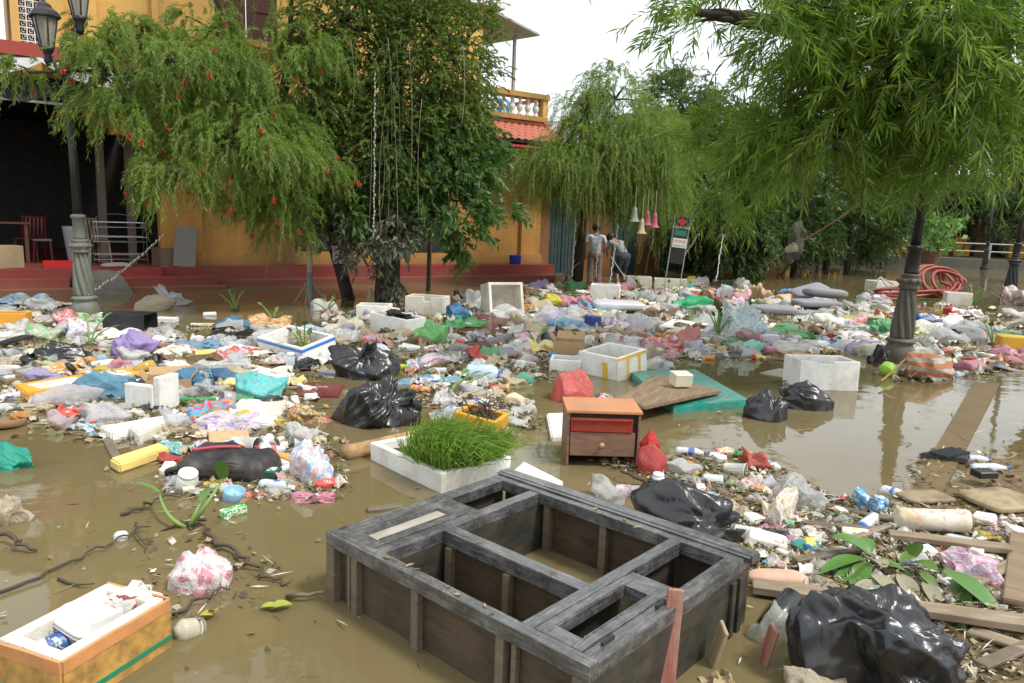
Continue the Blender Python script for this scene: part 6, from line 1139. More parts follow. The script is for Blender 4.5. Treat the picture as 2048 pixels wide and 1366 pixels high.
# red hose in loose coils
hz0 = G(1850, 600); hs = thing('hose', 'long red rubber hose coiled behind the right lamp post', 'hose', (hz0.x, hz0.y, 0)); HP = []
for k in range(300):
    a = k * .19; big = k > 95; r_ = (.58 + .12 * math.sin(k * .11)) if not big else (.46 + .12 * math.sin(k * .13 + 2)); cx = -.30 if not big else (.40 + .16 * math.sin(k * .023)); HP.append(Vector((cx + .10 * math.sin(k // 33 * 2.1) + r_ * math.cos(a) * 1.05, .15 + (r_ * .62 * math.sin(a) if not big else .30 * math.sin(a + .7) + .06 * (k // 33 % 3)), .05 + (.10 + .08 * math.sin(a * 1.1 + k * .02) if not big else .34 + (.30 + .05 * math.sin(k // 33 * 1.7)) * math.sin(a)) + .0001 * k)))
obj('coil', tube(HP, .034, 7), paint('red_rubber', (.27, .045, .028), .4, .35, 6, (.2, .1, .06)), hs, True); reg(hz0, 1.0, 'the red hose')
fr_ = thing('stool_frame', 'white tube frame of a stool tipped beside the red hose', 'stool frame', G(1755, 590)); obj('tube', cat(tube([(-.25, 0, .1), (.05, .05, .42), (.4, .1, .26)], .018, 6), tube([(-.25, 0, .1), (-.05, -.2, 0)], .018, 6), tube([(.05, .05, .42), (.3, -.1, .05)], .018, 6)), M_WP, fr_, True)
# water hyacinths and green things
t = thing('water_hyacinth', 'large water hyacinth with three round leaves floating in front', 'plant', G(378, 1052), group='water hyacinths')
hb = G(378, 1052)
for (mx_, my_, mz_, tx_, ty_, tz_, lx_, ly_, lz_, lw_) in ((330, 1045, .06, 318, 985, .10, 274, 962, .17, .055), (410, 1015, .16, 446, 958, .21, 440, 915, .34, .06), (388, 1030, .07, 402, 1005, .10, 424, 972, .17, .075)):
    m_, t_, l_ = G(mx_, my_, mz_) - hb, G(tx_, ty_, tz_) - hb, G(lx_, ly_, lz_) - hb
    obj('stalk', tube(bez((0, 0, -.01), m_, t_, 9), [.0085, .010, .011, .0105, .009, .008, .007, .006, .005], 8), M_HYS, t, True); obj('leaf', blade_leaf(t_, l_ - t_, (l_ - t_).length, lw_, 8, .2, .3, True), M_HY, t, True)
obj('roots', cat(*[tube(bez((0, 0, .01), (random.uniform(-.04, .04), random.uniform(-.04, .04), .03), (random.uniform(-.1, .1), random.uniform(-.08, .08), .0), 5), .005, 4) for _ in range(16)]), paint('root_mat', (.05, .035, .022), .9), t, True); reg(G(374, 1052), .2, 'the large hyacinth')
hyacinth(215, 0, [], 'x') if False else None
for (px, py, nn, sp, hh, lab) in ((470, 622, 5, .28, .38, 'upright hyacinth shoots in the open water by the red steps'), (610, 712, 5, .14, .34, 'hyacinth stalks leaning against the blue rimmed foam box'), (900, 790, 4, .35, .16, 'fallen hyacinth stalks right of the large black sack'), (1435, 676, 8, .16, .38, 'dark hyacinth clump left of the big clear bag'), (1480, 672, 7, .16, .40, 'dark hyacinth clump in front of the big clear bag'), (1285, 590, 7, .25, .42, 'tall hyacinth shoots between the two far foam boxes'), (1155, 712, 3, .1, .22, 'hyacinth leaves behind the yellow taped foam box'), (1070, 690, 4, .16, .2, 'hyacinth leaves in front of the big beige bag'), (1335, 600, 6, .3, .3, 'dark hyacinth shoots behind the dark red tray'), (655, 622, 5, .25, .2, 'muddy hyacinth tuft at the foot of the striped pole'), (545, 640, 4, .22, .18, 'low hyacinth leaves above the blue rimmed foam box'), (1945, 610, 9, .35, .4, 'broad hyacinth clump beyond the red hose'), (1985, 690, 4, .15, .3, 'hyacinth leaves beside the yellow block'), (1830, 755, 2, .12, .15, 'hyacinth leaf below the striped sack'), (180, 690, 3, .2, .3, 'thin hyacinth stalk rising by the purple printed bag'), (1600, 655, 5, .2, .15, 'low hyacinth leaves below the flat grey cushion'), (780, 880, 2, .1, .1, 'x')):
    if lab != 'x': hyacinth(px, py, rstalks(nn, sp, hh, .06, .1), lab, 1.0, M_HYD if nn > 4 else None)
def leafy(px, py, leaves, label, mat, name='leaf_branch', z=.03):
    p = G(px, py); t = thing(name, label, 'leaves', (p.x, p.y, 0))
    for (qx, qy, qz, rx, ry, rz_, L_, W_) in leaves: b0 = G(qx, qy, qz); d = G(rx, ry, rz_) - b0; obj('leaf', mv(blade_leaf((0, 0, 0), d, d.length, W_ * 1.35, 9, .5, .4), *(b0 - p)), mat, t, True)
    reg(p, .3); return t
M_MANGO = paint('big_green_leaf', (.07, .17, .03), .35, .35, 5, (.2, .17, .06), .15, 40, .5); M_LIT = paint('silted_big_leaf', (.26, .25, .16), .6, .5, 6)
leafy(1740, 1120, [(1735, 1110, .05, 1663, 1052, .16, 0, .085), (1740, 1105, .05, 1725, 1060, .12, 0, .05), (1728, 1118, .05, 1640, 1120, .09, 0, .06), (1730, 1125, .04, 1655, 1160, .05, 0, .05), (1735, 1125, .04, 1705, 1165, .05, 0, .06), (1830, 1115, .06, 1838, 1075, .16, 0, .06), (1835, 1110, .06, 1800, 1108, .1, 0, .04), (1825, 1125, .05, 1880, 1130, .10, 0, .06), (1745, 1125, .05, 1815, 1128, .08, 0, .05), (1840, 1145, .05, 1878, 1172, .05, 0, .04)], 'cluster of big green leaves on the mud beside the cupboard', M_MANGO); MARKS.append((*G(1740, 1120).xy, .3, 'the big green leaves'))
leafy(1905, 1150, [(1885, 1142, .08, 2015, 1212, .05, 0, .085), (1910, 1160, .05, 1938, 1210, .03, 0, .055)], 'long green leaf lying across the mud below the pink gauzy bag', M_MANGO); leafy(1800, 1170, [(1745, 1150, .04, 1800, 1185, .03, 0, .06), (1800, 1150, .04, 1835, 1195, .03, 0, .06), (1760, 1165, .03, 1700, 1185, .03, 0, .06), (1850, 1165, .04, 1880, 1205, .03, 0, .05), (1770, 1135, .06, 1750, 1110, .08, 0, .05), (1680, 1095, .03, 1655, 1130, .03, 0, .06)], 'silt coated dead leaves below the big green leaves', M_LIT)
leafy(1110, 600, [(1085, 600, .05, 1060, 580, .2, 0, .12), (1120, 598, .05, 1150, 575, .25, 0, .14), (1130, 600, .05, 1160, 585, .15, 0, .1)], 'dark palm fronds behind the bright yellow bag', M_HYD); leafy(555, 1205, [(540, 1218, .01, 585, 1198, .04, 0, .04), (522, 1215, .01, 560, 1205, .03, 0, .03)], 'yellow green leaf curled on the water in front', paint('yellow_leaf', (.30, .34, .04), .4, .2)); leafy(420, 1230, [(398, 1232, .01, 425, 1222, .04, 0, .03), (425, 1225, .01, 432, 1212, .06, 0, .03)], 'small yellow leaf in front of the pink rubbish bag', paint('yellow_leaf2', (.48, .38, .04), .4, .1))
# drifting branches
stick([(220, 562, .25), (120, 625, .1), (10, 680, .05)], .012, M_TWIG, 'bare branch slanting down to the left edge'); stick([(0, 1184, .01), (90, 1145, .02), (165, 1112, .02), (240, 1075, .03), (290, 1050, .03)], .013, M_BARK, 'long thin branch drifting from the left edge to the tiny pot'); stick([(415, 1065, .02), (480, 1110, .03), (530, 1150, .02), (575, 1170, .01)], .017, M_BARK, 'brown branch drifting below the large hyacinth'); stick([(240, 1030, .01), (300, 1005, .03), (372, 985, .02)], .014, M_BARK, 'brown stick left of the large hyacinth'); stick([(345, 1230, .02), (420, 1195, .03), (465, 1170, .03)], .013, M_BARK, 'twig raft below the pink rubbish bag'); stick([(270, 1045, .02), (292, 1100, .02)], .01, M_BARK, 'short twig by the tiny pot'); stick([(-10, 1062, .04), (30, 1085, .04), (66, 1100, .02)], .022, M_BARK, 'dark curl of bark at the left edge'); stick([(110, 1160, .01), (190, 1170, .02)], .011, M_BARK, 'short dark twig above the ochre box'); stick([(570, 1195, .01), (655, 1178, .05)], .018, M_BATTEN, 'driftwood touching the cupboard corner')
stick([(880, 790, .03), (935, 800, .05), (965, 795, .03)], .007, M_TWIG, 'thin twig below the water jug'); stick([(1000, 790, .02), (1010, 835, .03), (960, 850, .02)], .008, M_BARK, 'tangled twig right of the ochre planter'); stick([(1295, 965, .03), (1250, 945, .06), (1240, 925, .1)], .02, M_BARK, 'forked stick at the foot of the drawer chest'); stick([(1600, 1045, .05), (1640, 1095, .02)], .01, M_BARK, 'twig standing in the leaf litter'); stick([(1620, 1100, .02), (1680, 1060, .03)], .008, M_BARK, 'thin twig crossing the leaf litter'); stick([(1760, 765, .05), (1810, 720, .2), (1836, 690, .3)], .02, paint('tan_stick', (.32, .18, .06), .6), 'tan stick leaning from the lime lid to the lamp base')
stick([(150, 880, .02), (320, 840, .05), (405, 815, .05)], .009, M_BARK, 'long dark twig in front of the thick foam slab'); stick([(0, 820, .02), (130, 805, .03)], .012, M_PLK, 'tan stick reaching in from the left edge'); stick([(1570, 762, .02), (1490, 768, .06), (1440, 760, .05)], .009, M_BARK, 'thin branch between the teal mattress and the square foam box')

for k, (a_, b_, w_, lab) in enumerate((((1650, 1010), (1790, 1040), .05, 'broken dark lath beside the blue bag at the mud edge'), ((1900, 1190), (2040, 1120), .06, 'muddy board propped across the mud at right'), ((1590, 1120), (1720, 1100), .04, 'thin wet lath above the big green leaves'), ((1940, 1260), (2060, 1300), .07, 'half buried board below the long grey plank'), ((1960, 1330), (2060, 1290), .05, 'narrow brown lath in the near right mud'), ((1700, 1080), (1780, 1050), .035, 'splintered stick left of the white roll'), ((1985, 1040), (2050, 1075), .05, 'dark lath under the muddy beige cushion'), ((1290, 1035), (1330, 1020), .03, 'bit of lath behind the slumped black sack'))):
    plank(a_, b_, w_, .018, (M_BATTEN, M_PLK)[k % 2], lab, .015 + .01 * (k % 3), .03)
for k, (x0, x1, y0, y1, col, lab) in enumerate(((690, 760, 690, 716, (.66, .60, .48), 'wide cream cloth spread beside the rear black sack'), (850, 930, 700, 730, (.58, .56, .54), 'flattened grey tarpaulin scrap near the white jar'), (1010, 1090, 690, 722, (.30, .16, .12), 'rusty brown sheet below the yellowish cloth bag'), (1200, 1290, 655, 690, (.68, .66, .62), 'limp white sheet right of the dark blue box'), (1290, 1370, 660, 690, (.62, .52, .38), 'limp beige sheet left of the salmon bag'), (1560, 1650, 640, 668, (.60, .58, .56), 'grey white sheet below the cushion stack'), (1290, 1350, 600, 622, (.64, .56, .50), 'pinkish cloth spread right of the pale seat pad'), (1700, 1790, 600, 626, (.50, .47, .42), 'dull plastic sheet left of the red hose'), (60, 140, 650, 676, (.50, .42, .32), 'brown soaked cloth left of the purple printed bag'), (300, 400, 690, 716, (.62, .58, .50), 'cream sheet floating right of the lilac bag'), (520, 600, 800, 824, (.64, .60, .52), 'soaked white cloth under the turquoise bundle'), (1120, 1200, 660, 690, (.66, .62, .56), 'off white sheet behind the tan carton'))):
    sheet(x0, x1, y0, y1, paint('cloth_%d' % k, col, .55, .6, 5, (.2, .15, .08)), lab, k % 9 + 1, 'sheet', 'soaked_sheet', .22, random.uniform(-.6, .6))
quad('board', [(700, 730), (735, 716), (800, 722), (770, 738)], .02, wood('split_board', (.2, .13, .08), (.36, .26, .17), 4, (1, 9, 9), .7, .5), 'split brown board in front of the rear black sack', 'board', z=.0); quad('board', [(1230, 690), (1250, 676), (1330, 682), (1318, 696)], .02, M_REDP, 'faded red board behind the yellow taped foam box', 'board'); quad('board', [(930, 745), (1010, 738), (1030, 748), (950, 758)], .02, wood('rust_board', (.2, .09, .05), (.33, .18, .11), 4, (1, 9, 9), .7, .5), 'rusty brown board beside the water jug', 'board'); quad('board', [(1420, 690), (1500, 682), (1520, 692), (1440, 702)], .02, wood('rust_board', (.2, .09, .05), (.33, .18, .11)), 'rusty brown board behind the ribbed mat', 'board')
# ------------------------------------------------------------------ lamp posts with twisted bases
M_CASTG = paint('grey_green_cast', (.16, .18, .15), .6, .75, 6, (.14, .105, .06), .3, 30); M_CASTB = paint('brown_cast', (.12, .105, .085), .5, .6, 5, (.09, .075, .05), .3, 30); M_IRON = paint('black_iron', (.018, .019, .021), .4, .35, 4, (.07, .06, .05))
def twisted(r0, r1, h, twist=1.9, flutes=8, ns=54, nz=30, depth=.40):
    V, F = [], []
    for j in range(nz + 1):
        t = j / nz; r = r0 + (r1 - r0) * t; r *= .86 + .14 * math.sin(math.pi * min(1, t * 1.15 + .02)) ** .5
        for k in range(ns):
            a = 2 * math.pi * k / ns; f = abs(math.sin((a * flutes + twist * flutes * t * .55) / 2)) ** .7; rr = r * (1 - depth + depth * f); V.append((rr * math.cos(a), rr * math.sin(a), h * t))
    for j in range(nz):
        for k in range(ns): F.append((j * ns + k, j * ns + (k + 1) % ns, (j + 1) * ns + (k + 1) % ns, (j + 1) * ns + k))
    F.append(tuple(range(ns))[::-1]); F.append(tuple(nz * ns + k for k in range(ns))); return V, F
def lamp_post(px, py, label, mat, hgt, k=1.0, lean=(0, 0), lantern=True, upper=None, group='lamp posts', rz=0, dist=None):
    p = G(px, py) if dist is None else Vector((A(px, py, dist).x, dist, 0)); t = thing('lamp_post', label, 'lamp post', (p.x, p.y, 0), rot=(lean[0], lean[1], rz), group=group); s = k
    def P_(n_, vf, m_, sm=True, pr=None): return obj(n_, [tuple(c * s for c in v) for v in vf[0]] and ([tuple(c * s for c in v) for v in vf[0]], vf[1]), m_, pr or t, sm)
    P_('base', jitter(lathe([(.17, -.5), (.178, .02), (.182, .08), (.17, .15), (.145, .19), (.135, .215), (.165, .235), (.165, .255), (.13, .28)], 24), .008, 8), mat); P_('twisted_shaft', mv(twisted(.140, .104, .57), 0, 0, .28), mat)
    P_('collar', lathe([(.10, .85), (.115, .86), (.115, .88), (.10, .895), (.125, .92), (.13, .945), (.12, .97), (.09, .985), (.105, 1.0), (.105, 1.02), (.09, 1.03)], 20), mat)
    for q in range(10): a = 6.283 * q / 10; P_('bead', mv(lathe([(.004, -.026), (.022, -.018), (.027, 0), (.022, .018), (.004, .026)], 8), .122 * math.cos(a), .122 * math.sin(a), .945), mat)
    P_('sleeve', lathe([(.082, 1.03), (.078, 1.06), (.074, 1.3), (.09, 1.31), (.095, 1.33), (.085, 1.35), (.06, 1.36)], 18), upper if upper else mat); P_('pole', lathe([(.058, 1.36), (.052, hgt * .6), (.045, hgt)], 14), M_IRON)
    if lantern:
        gl = clearplastic('lantern_glass', (.45, .45, .42), .2, .3, .6)
        for sx, dz in ((-1, -.06), (1, .34)):
            ox = sx * .20; ar = P_('arm', tube(bez((0, 0, hgt - .35), (ox * .4, 0, hgt - .5), (ox * .75, 0, hgt - .1 + dz), 8), .022, 8), M_IRON); B0 = hgt + dz
            ln = P_('lantern', mv(lathe([(.02, -.22), (.05, -.16), (.035, -.1), (.07, -.04), (.09, 0)], 12), ox, 0, B0), M_IRON); P_('lantern_roof', mv(lathe([(.19, .36), (.195, .375), (.15, .44), (.10, .48), (.08, .52), (.025, .56), (.01, .61)], 6, True), ox, 0, B0), M_IRON, False, ln); P_('glass', mv(lathe([(.075, .0), (.14, .36)], 6, False), ox, 0, B0), gl, False, ln)
            for q in range(6): a = 6.283 * q / 6; P_('bar', tube([(ox + .078 * math.cos(a), .078 * math.sin(a), B0), (ox + .146 * math.cos(a), .146 * math.sin(a), B0 + .365)], .011, 5), M_IRON, False, ln)
    reg(p, .28); return t
lamp_post(172, 632, 'grey green lamp post with a twisted base and two lanterns before the red steps', M_CASTG, 3.5, 1.0, (0, -.02), True, rz=.25); MARKS.append((*G(172, 632).xy, .3, 'the grey green lamp post'))
lamp_post(1795, 722, 'black lamp post with a brown twisted base rising into the leaves', M_CASTB, 3.7, 1.0, (0, .035), True, M_IRON); MARKS.append((*G(1795, 722).xy, .3, 'the right lamp post'))
lamp_post(2016, 604, 'dark lamp post with a twisted base at the far right edge', M_IRON, 3.6, 1.0, (0, .03), False, M_IRON); lamp_post(1632, 536, 'pale stone lamp base standing far off in the water', M_CASTG, 3.4, 1.0, (0, 0), False)
lamp_post(1762, 530, 'thin black lamp post in front of the far railing', M_IRON, 3.6, .9, (0, 0), False, dist=31); lamp_post(1970, 528, 'thin black lamp post before the far cafe counter', M_IRON, 3.6, .9, (0, 0), False, dist=33)
# striped pole with string stays
p = G(620, 606); sp = thing('striped_pole', 'grey and white striped pole tied with stays in front of the house', 'pole', (p.x, p.y, 0))
for z0, z1, c in ((-.6, .5, (.19, .21, .21)), (.5, 1.02, (.52, .47, .36)), (1.02, 1.62, (.17, .16, .17))): obj('pole_section', tube([(0, 0, z0), (0, 0, z1)], .047, 12), paint('pole%d' % int(z1 * 10), c, .5, .35), sp, True)
for a in (.3, 1.2, 2.3, 3.5, 4.6): obj('stay', tube([(0, 0, .42), (.26 * math.cos(a), .2 * math.sin(a), .0)], .012, 5), M_TWIG, sp)
ds = obj('round_sign', xf(lathe([(.001, 0), (.42, .0), (.43, .02), (.42, .03), (.001, .03)], 30, False), Matrix.Rotation(R(90), 4, 'X')), paint('brown_disc', (.10, .07, .06), .7, .3), None, True, A(620, 452, 15.6)); ds.rotation_euler = (0, 0, FA); tag(ds, 'large dark round wooden disc against the ochre wall behind the striped pole', 'disc'); reg(p, .3)
for k, (px, py, lab) in enumerate(((690, 525, 'white paint bucket hanging from the vine tree before the plinth'),)):
    p = A(680, 527, 12.4); t = thing('paint_bucket', lab, 'bucket', p); obj('body', lathe([(.105, 0), (.11, .01), (.13, .26), (.137, .265), (.137, .29), (.125, .29)], 20), print_film('bucket_print', (.62, .62, .64), [(.10, .10, .2), (.5, .08, .1)], 7, .56), t, True); obj('handle', tube([(.13 * math.cos(a), 0, .28 + .22 * math.sin(a)) for a in [math.pi * q / 12 for q in range(13)]], .005, 5), M_METAL, t, True); obj('rope', tube([(0, 0, .5), (0, 0, .9)], .006, 5), M_TWIG, t)
p = fworld(SR - .9, -.3, .37); t = thing('blue_basin', 'small blue bucket on the red plinth at the house corner', 'bucket', p); obj('body', lathe([(.11, 0), (.14, .02), (.155, .22), (.16, .23), (.15, .23), (.12, .03)], 18), paint('blue_basin', (.02, .06, .38), .35, .1), t, True)
# shop furniture on the terrace
def ft(px, py, yl): s_, z_ = FS(px, py, yl); return fworld(s_, yl, .36)
rk = thing('wire_rack', 'three tier chrome trolley rack on the red terrace', 'rack', ft(240, 520, .2), FA); M_CHR = paint('chrome', (.13, .13, .13), .35, .1, 5, MUD, 0, 60, .5, .8); W2, D2, H2 = .45, .22, .86
for x in (-W2, W2):
    for y in (-D2, D2): obj('leg', tube([(x, y, 0), (x, y, H2)], .009, 7), M_CHR, rk)
for z in (.12, .45, .72):
    obj('shelf', cat(tube([(-W2, -D2, z), (W2, -D2, z), (W2, D2, z), (-W2, D2, z), (-W2, -D2, z)], .007, 5), tube([(-W2, -D2, z + .09), (W2, -D2, z + .09)], .008, 5), tube([(-W2, D2, z + .09), (W2, D2, z + .09)], .008, 5), *[tube([(-W2 + W2 * 2 * q / 7, -D2, z), (-W2 + W2 * 2 * q / 7, D2, z)], .005, 4) for q in range(1, 7)]), M_CHR, rk)
obj('top_handle', tube([(W2 * .8 * math.cos(a), D2, H2 + .1 * math.sin(a)) for a in [math.pi * q / 14 for q in range(15)]], .011, 6), M_CHR, rk, True)
def chair(p, rz, label, mat):
    t = thing('plastic_chair', label, 'chair', p, rz); obj('seat', mv(bbox(.42, .42, .03, .01), 0, 0, .42), mat, t)
    for x in (-.18, .18):
        for y in (-.18, .18): obj('leg', tube([(x * 1.15, y * 1.15, 0), (x, y, .42)], .022, 6), mat, t)
    bk = obj('backrest', cat(tube([(-.2, .2, .43), (-.2, .27, .85), (.2, .27, .85), (.2, .2, .43)], .022, 6)), mat, t)
    for q in range(5): obj('slat', mv(xf(bbox(.04, .012, .4, .003), Matrix.Rotation(-.16, 4, 'X')), -.14 + .07 * q, .205, .44), mat, bk)
    return t
chair(ft(190, 515, .75), FA + .4, 'cream plastic chair behind the chrome rack', paint('cream_plastic', (.55, .46, .33), .45, .2)); chair(ft(60, 490, 1.6), FA - .4, 'dark red plastic chair inside the dark shop', paint('maroon_plastic', (.20, .02, .02), .4, .2))
st = thing('red_stool', 'red plastic stool in the dark shop entrance', 'stool', ft(85, 495, 1.3), FA); obj('seat', mv(bbox(.32, .32, .04, .01), 0, 0, .4), paint('grey_seat', (.3, .3, .3), .6), st)
for x in (-.13, .13):
    for y in (-.13, .13): obj('leg', tube([(x * 1.2, y * 1.2, 0), (x, y, .4)], .02, 6), paint('maroon_plastic', (.20, .02, .02)), st)
tbx = thing('shop_table', 'brown wooden table at the left edge of the dark shop', 'table', ft(5, 480, 1.2), FA); M_TBL = wood('brown_table', (.14, .06, .03), (.22, .10, .05), 4, (1, 8, 8), .5, .2); obj('top', mv(bbox(.9, .6, .04, .006), 0, 0, .72), M_TBL, tbx)
for x in (-.38, .38):
    for y in (-.24, .24): obj('leg', mv(bbox(.06, .06, .72, .004), x, y, 0), M_TBL, tbx)
p = ft(118, 520, -.35); rt_ = thing('red_tray', 'bright red plastic tray on the edge of the terrace', 'tray', p, FA); obj('tray', foam_shell(.5, .32, .12, .012, None, 1., .002), paint('bright_red_plastic', (.55, .015, .02), .35, .08), rt_)
p = ft(335, 522, -.15); cr = thing('brown_planter', 'square brown concrete planter beside the ochre pilaster', 'planter', p, FA + .25); obj('pot', foam_shell(.42, .42, .36, .05, None, 2., .008), plaster('brown_planter', (.13, .075, .05), (.24, .19, .12), .8), cr); obj('soil', mv(bbox(.3, .3, .05, .01), 0, 0, .28), MATS[('p', 'dark_soil')], cr)
p = ft(8, 532, -.3); cr = thing('stone_planter', 'pale square stone planter at the left end of the terrace', 'planter', p, FA + .2); obj('pot', foam_shell(.5, .5, .38, .06, None, 3., .01), plaster('stone_planter', (.36, .27, .15), (.16, .12, .07), .7), cr)
bd = obj('leaning_board', mv(bbox(.4, .025, .78, .1, 4), 0, 0, 0), plaster('grey_board', (.2, .185, .16), (.2, .16, .1), .5), None, False, ft(368, 524, -.42), (-.16, .12, FA)); tag(bd, 'pale rounded board leaning on the ochre pilaster', 'board')
fp = obj('floor_rag', cushion_shape(.5, .25, .1, 3, .3, 9.), paint('grey_rag', (.30, .24, .22), .8, .4), None, True, ft(232, 524, -.5), (0, 0, FA - .2)); tag(fp, 'grey rag bundle on the terrace edge below the rack', 'rag')
pk = thing('white_planter', 'tapered white planter pot inside the dark shop', 'planter', ft(150, 490, 1.0), FA); obj('pot', lathe([(.12, 0), (.13, .02), (.2, .65), (.21, .7), (.18, .7)], 18), paint('white_pot2', (.42, .43, .46), .5, .1), pk, True)
# string of lights
def lightstring(pts, label, n=40, group='strings of little lights'):
    t = thing('light_string', label, 'light string', pts[0], group=group); o0 = Vector(pts[0]); obj('wire', tube([Vector(p) - o0 for p in pts], .006, 4), paint('grey_wire', (.35, .33, .3), .6), t); B_ = []
    L_ = len(pts) - 1
    for k in range(n):
        u = k / n * L_; i = int(u); q = Vector(pts[i]).lerp(Vector(pts[i + 1]), u - i) - o0; B_.append(mv(lathe([(.003, -.02), (.009, -.014), (.009, .014), (.003, .02)], 5), q.x + random.uniform(-.015, .015), q.y, q.z + random.uniform(-.01, .015)))
    tag(obj('bulbs', cat(*B_), paint('little_bulb', (.66, .64, .60), .3, .1), t), kind='stuff'); return t
def hang(px0, py0, px1, py1, d0, d1, sag=.1, n=10):
    a, b = A(px0, py0, d0), A(px1, py1, d1); return [a.lerp(b, k / n) - Vector((0, 0, sag * math.sin(math.pi * k / n))) for k in range(n + 1)]
lightstring(hang(325, 472, 176, 590, 12.3, 9.95, .05), 'string of little lights slung from the bottlebrush to the lamp base', 34)
lightstring(hang(750, 150, 748, 478, 11.6, 11.6, .0), 'string of lights hanging beside the vines of the middle tree', 40); lightstring(hang(1152, 440, 1144, 556, 16.4, 16.2, .0), 'light string hanging left of the person in the pale shirt', 30); lightstring(hang(1236, 450, 1220, 566, 16.2, 15.6, .0), 'light string hanging between the two people', 40); lightstring(hang(1198, 430, 1192, 556, 16.3, 16.1, 0.), 'light string hanging right of the person in the pale shirt', 30)
lightstring(hang(1446, 470, 1432, 562, 15, 14.6, 0), 'light string dangling near the drowned plant pot', 30); lightstring(hang(1398, 468, 1362, 522, 17, 17.2, 0), 'light string slanting to the drowned plant pot', 22)
# hanging bell lanterns
def bell(px, py, d, col, label, w=.16):
    p = A(px, py, d); t = thing('bell_lantern', label, 'lantern', p, group='cloth bell lanterns'); pr = [(.02, .28), (.05, .27), (.07, .2), (.085, .1), (.11, .04), (.16, 0)]; V, F = lathe([(r_ * w / .16, z) for r_, z in pr], 18, False); V = [(x * (1 + (.16 * math.cos(6 * math.atan2(y, x)) if z < .03 else 0)), y * (1 + (.16 * math.cos(6 * math.atan2(y, x)) if z < .03 else 0)), z) for x, y, z in V]
    obj('shade', (V, F), film(col, 0, .5), t, True); obj('cord', tube([(0, 0, .28), (0, 0, .7)], .008, 5), M_TWIG, t)
bell(1283, 467, 14.5, (.62, .54, .36), 'cream cloth bell lantern under the weeping tree', .09); bell(1309, 455, 14.6, (.62, .12, .25), 'pink cloth bell lantern right of the cream one', .085); bell(1294, 450, 14.9, (.5, .1, .15), 'dark pink bell lantern between the cream and pink ones', .09); bell(1269, 443, 15.2, (.35, .42, .36), 'greenish bell lantern above the cream one', .1)
# COLD BEER sign board
sg = thing('menu_sign', 'leaning black sign board reading COLD BEER with a white card below', 'sign', A(1350, 540, 16.2), rot=(0, R(5), R(-6))); sg.location.z = .60; sg.scale = (.66, .66, .66); M_SGN = paint('sign_black', (.02, .022, .022), .6, .1); sgw = .46
obj('board', mv(bbox(sgw, .03, 1.5, .006), 0, 0, .1), M_SGN, sg); obj('frame', cat(box(-sgw / 2 - .03, -sgw / 2 - .001, -.02, .02, -1.6, 1.62), box(sgw / 2 + .001, sgw / 2 + .03, -.02, .02, -1.6, 1.62)), M_METAL, sg)
def text(body, size, mat, parent, loc, name='lettering'):
    cu = bpy.data.curves.new(name, 'FONT'); cu.body = body; cu.size = size; cu.align_x = 'CENTER'; cu.align_y = 'CENTER'; cu.extrude = .003; tmp = bpy.data.objects.new(name, cu); COL.objects.link(tmp); bpy.context.view_layer.update(); me = bpy.data.meshes.new_from_object(tmp.evaluated_get(bpy.context.evaluated_depsgraph_get())); bpy.data.objects.remove(tmp); me.materials.clear(); return link(name, me, mat, parent, loc, (R(90), 0, 0))
M_WT = paint('sign_white', (.78, .77, .72), .6, .05); M_RT = paint('sign_red', (.5, .03, .05), .6, .05); M_GT = paint('sign_green', (.03, .20, .14), .6, .05)
text('COLD BEER', .11, M_WT, sg, (0, -.02, 1.27)); obj('red_emblem', xf(lathe([(.001, 0), (.11, 0), (.11, .004), (.001, .004)], 24, False), Matrix.Translation((0, -.016, 1.45)) @ Matrix.Rotation(R(90), 4, 'X')), M_RT, sg); obj('green_panel', box(-.19, .19, -.0195, -.0155, 1.0, 1.18), M_GT, sg)
wc = obj('white_card', box(-.21, .25, -.03, -.0205, .62, .92), M_WT, sg); text('WINE', .15, paint('sign_orange', (.6, .16, .08), .6, .05), sg, (.02, -.033, .82)); text('COCKTAIL', .085, paint('sign_greengrey', (.12, .2, .17), .6, .05), sg, (.02, -.033, .68))
# drowned plant pots and wrapped trunk
dpot = thing('drowned_pot', 'drowned bonsai pot with limp leaves below the sign board', 'plant', G(1365, 556)); obj('pot', jitter(lathe([(.3, -.2), (.5, .05), (.55, .16), (.48, .17), (.1, .14)], 18), .02, 6), MATS[('pl', 'stone_planter')], dpot, True)
P = np.stack([rng.normal(0, .22, 120), rng.normal(0, .18, 120), rng.uniform(.15, .5, 120)], 1); leaf_mesh('foliage', P, rng.normal(size=(120, 3)) + [0, 0, .3], .2, .09, M_BROAD, dpot)
for k in range(6): obj('limp_leaf', blade_leaf((random.uniform(-.2, .2), random.uniform(-.2, .1), .2), (random.uniform(-1, 1), -.6, .3), .34, .13, 6, 1.2), M_LIT, dpot, True)
wp = obj('wrapped_trunk', jitter(lathe([(.2, -.2), (.19, .0), (.13, .1), (.14, .5), (.17, .95), (.1, 1.0)], 14), .02, 4), paint('white_wrap', (.52, .53, .55), .6, .3), None, True, A(1692, 525, 26.5)); wp.location.z = 0; tag(wp, 'pale plastic sheet wrapped round a far tree trunk', 'plastic wrap')
hg = obj('hanging_cloth', cushion_shape(.22, .08, .8, 3, .2, 4., 4, .1), paint('grey_brown_cloth', (.05, .045, .04), .8, .3), None, True, A(1580, 520, 17.2), (.1, .15, 0)); tag(hg, 'grey cloth hanging from a branch over the water', 'cloth'); cu2 = obj('paper_cup', lathe([(.035, 0), (.055, .11), (.06, .115)], 14, True), paint('cream_cup', (.62, .52, .36), .6, .2), None, True, A(1574, 500, 9.0), (1.2, .3, .4)); tag(cu2, 'cream paper cup stuck on a drooping bare branch', 'cup')
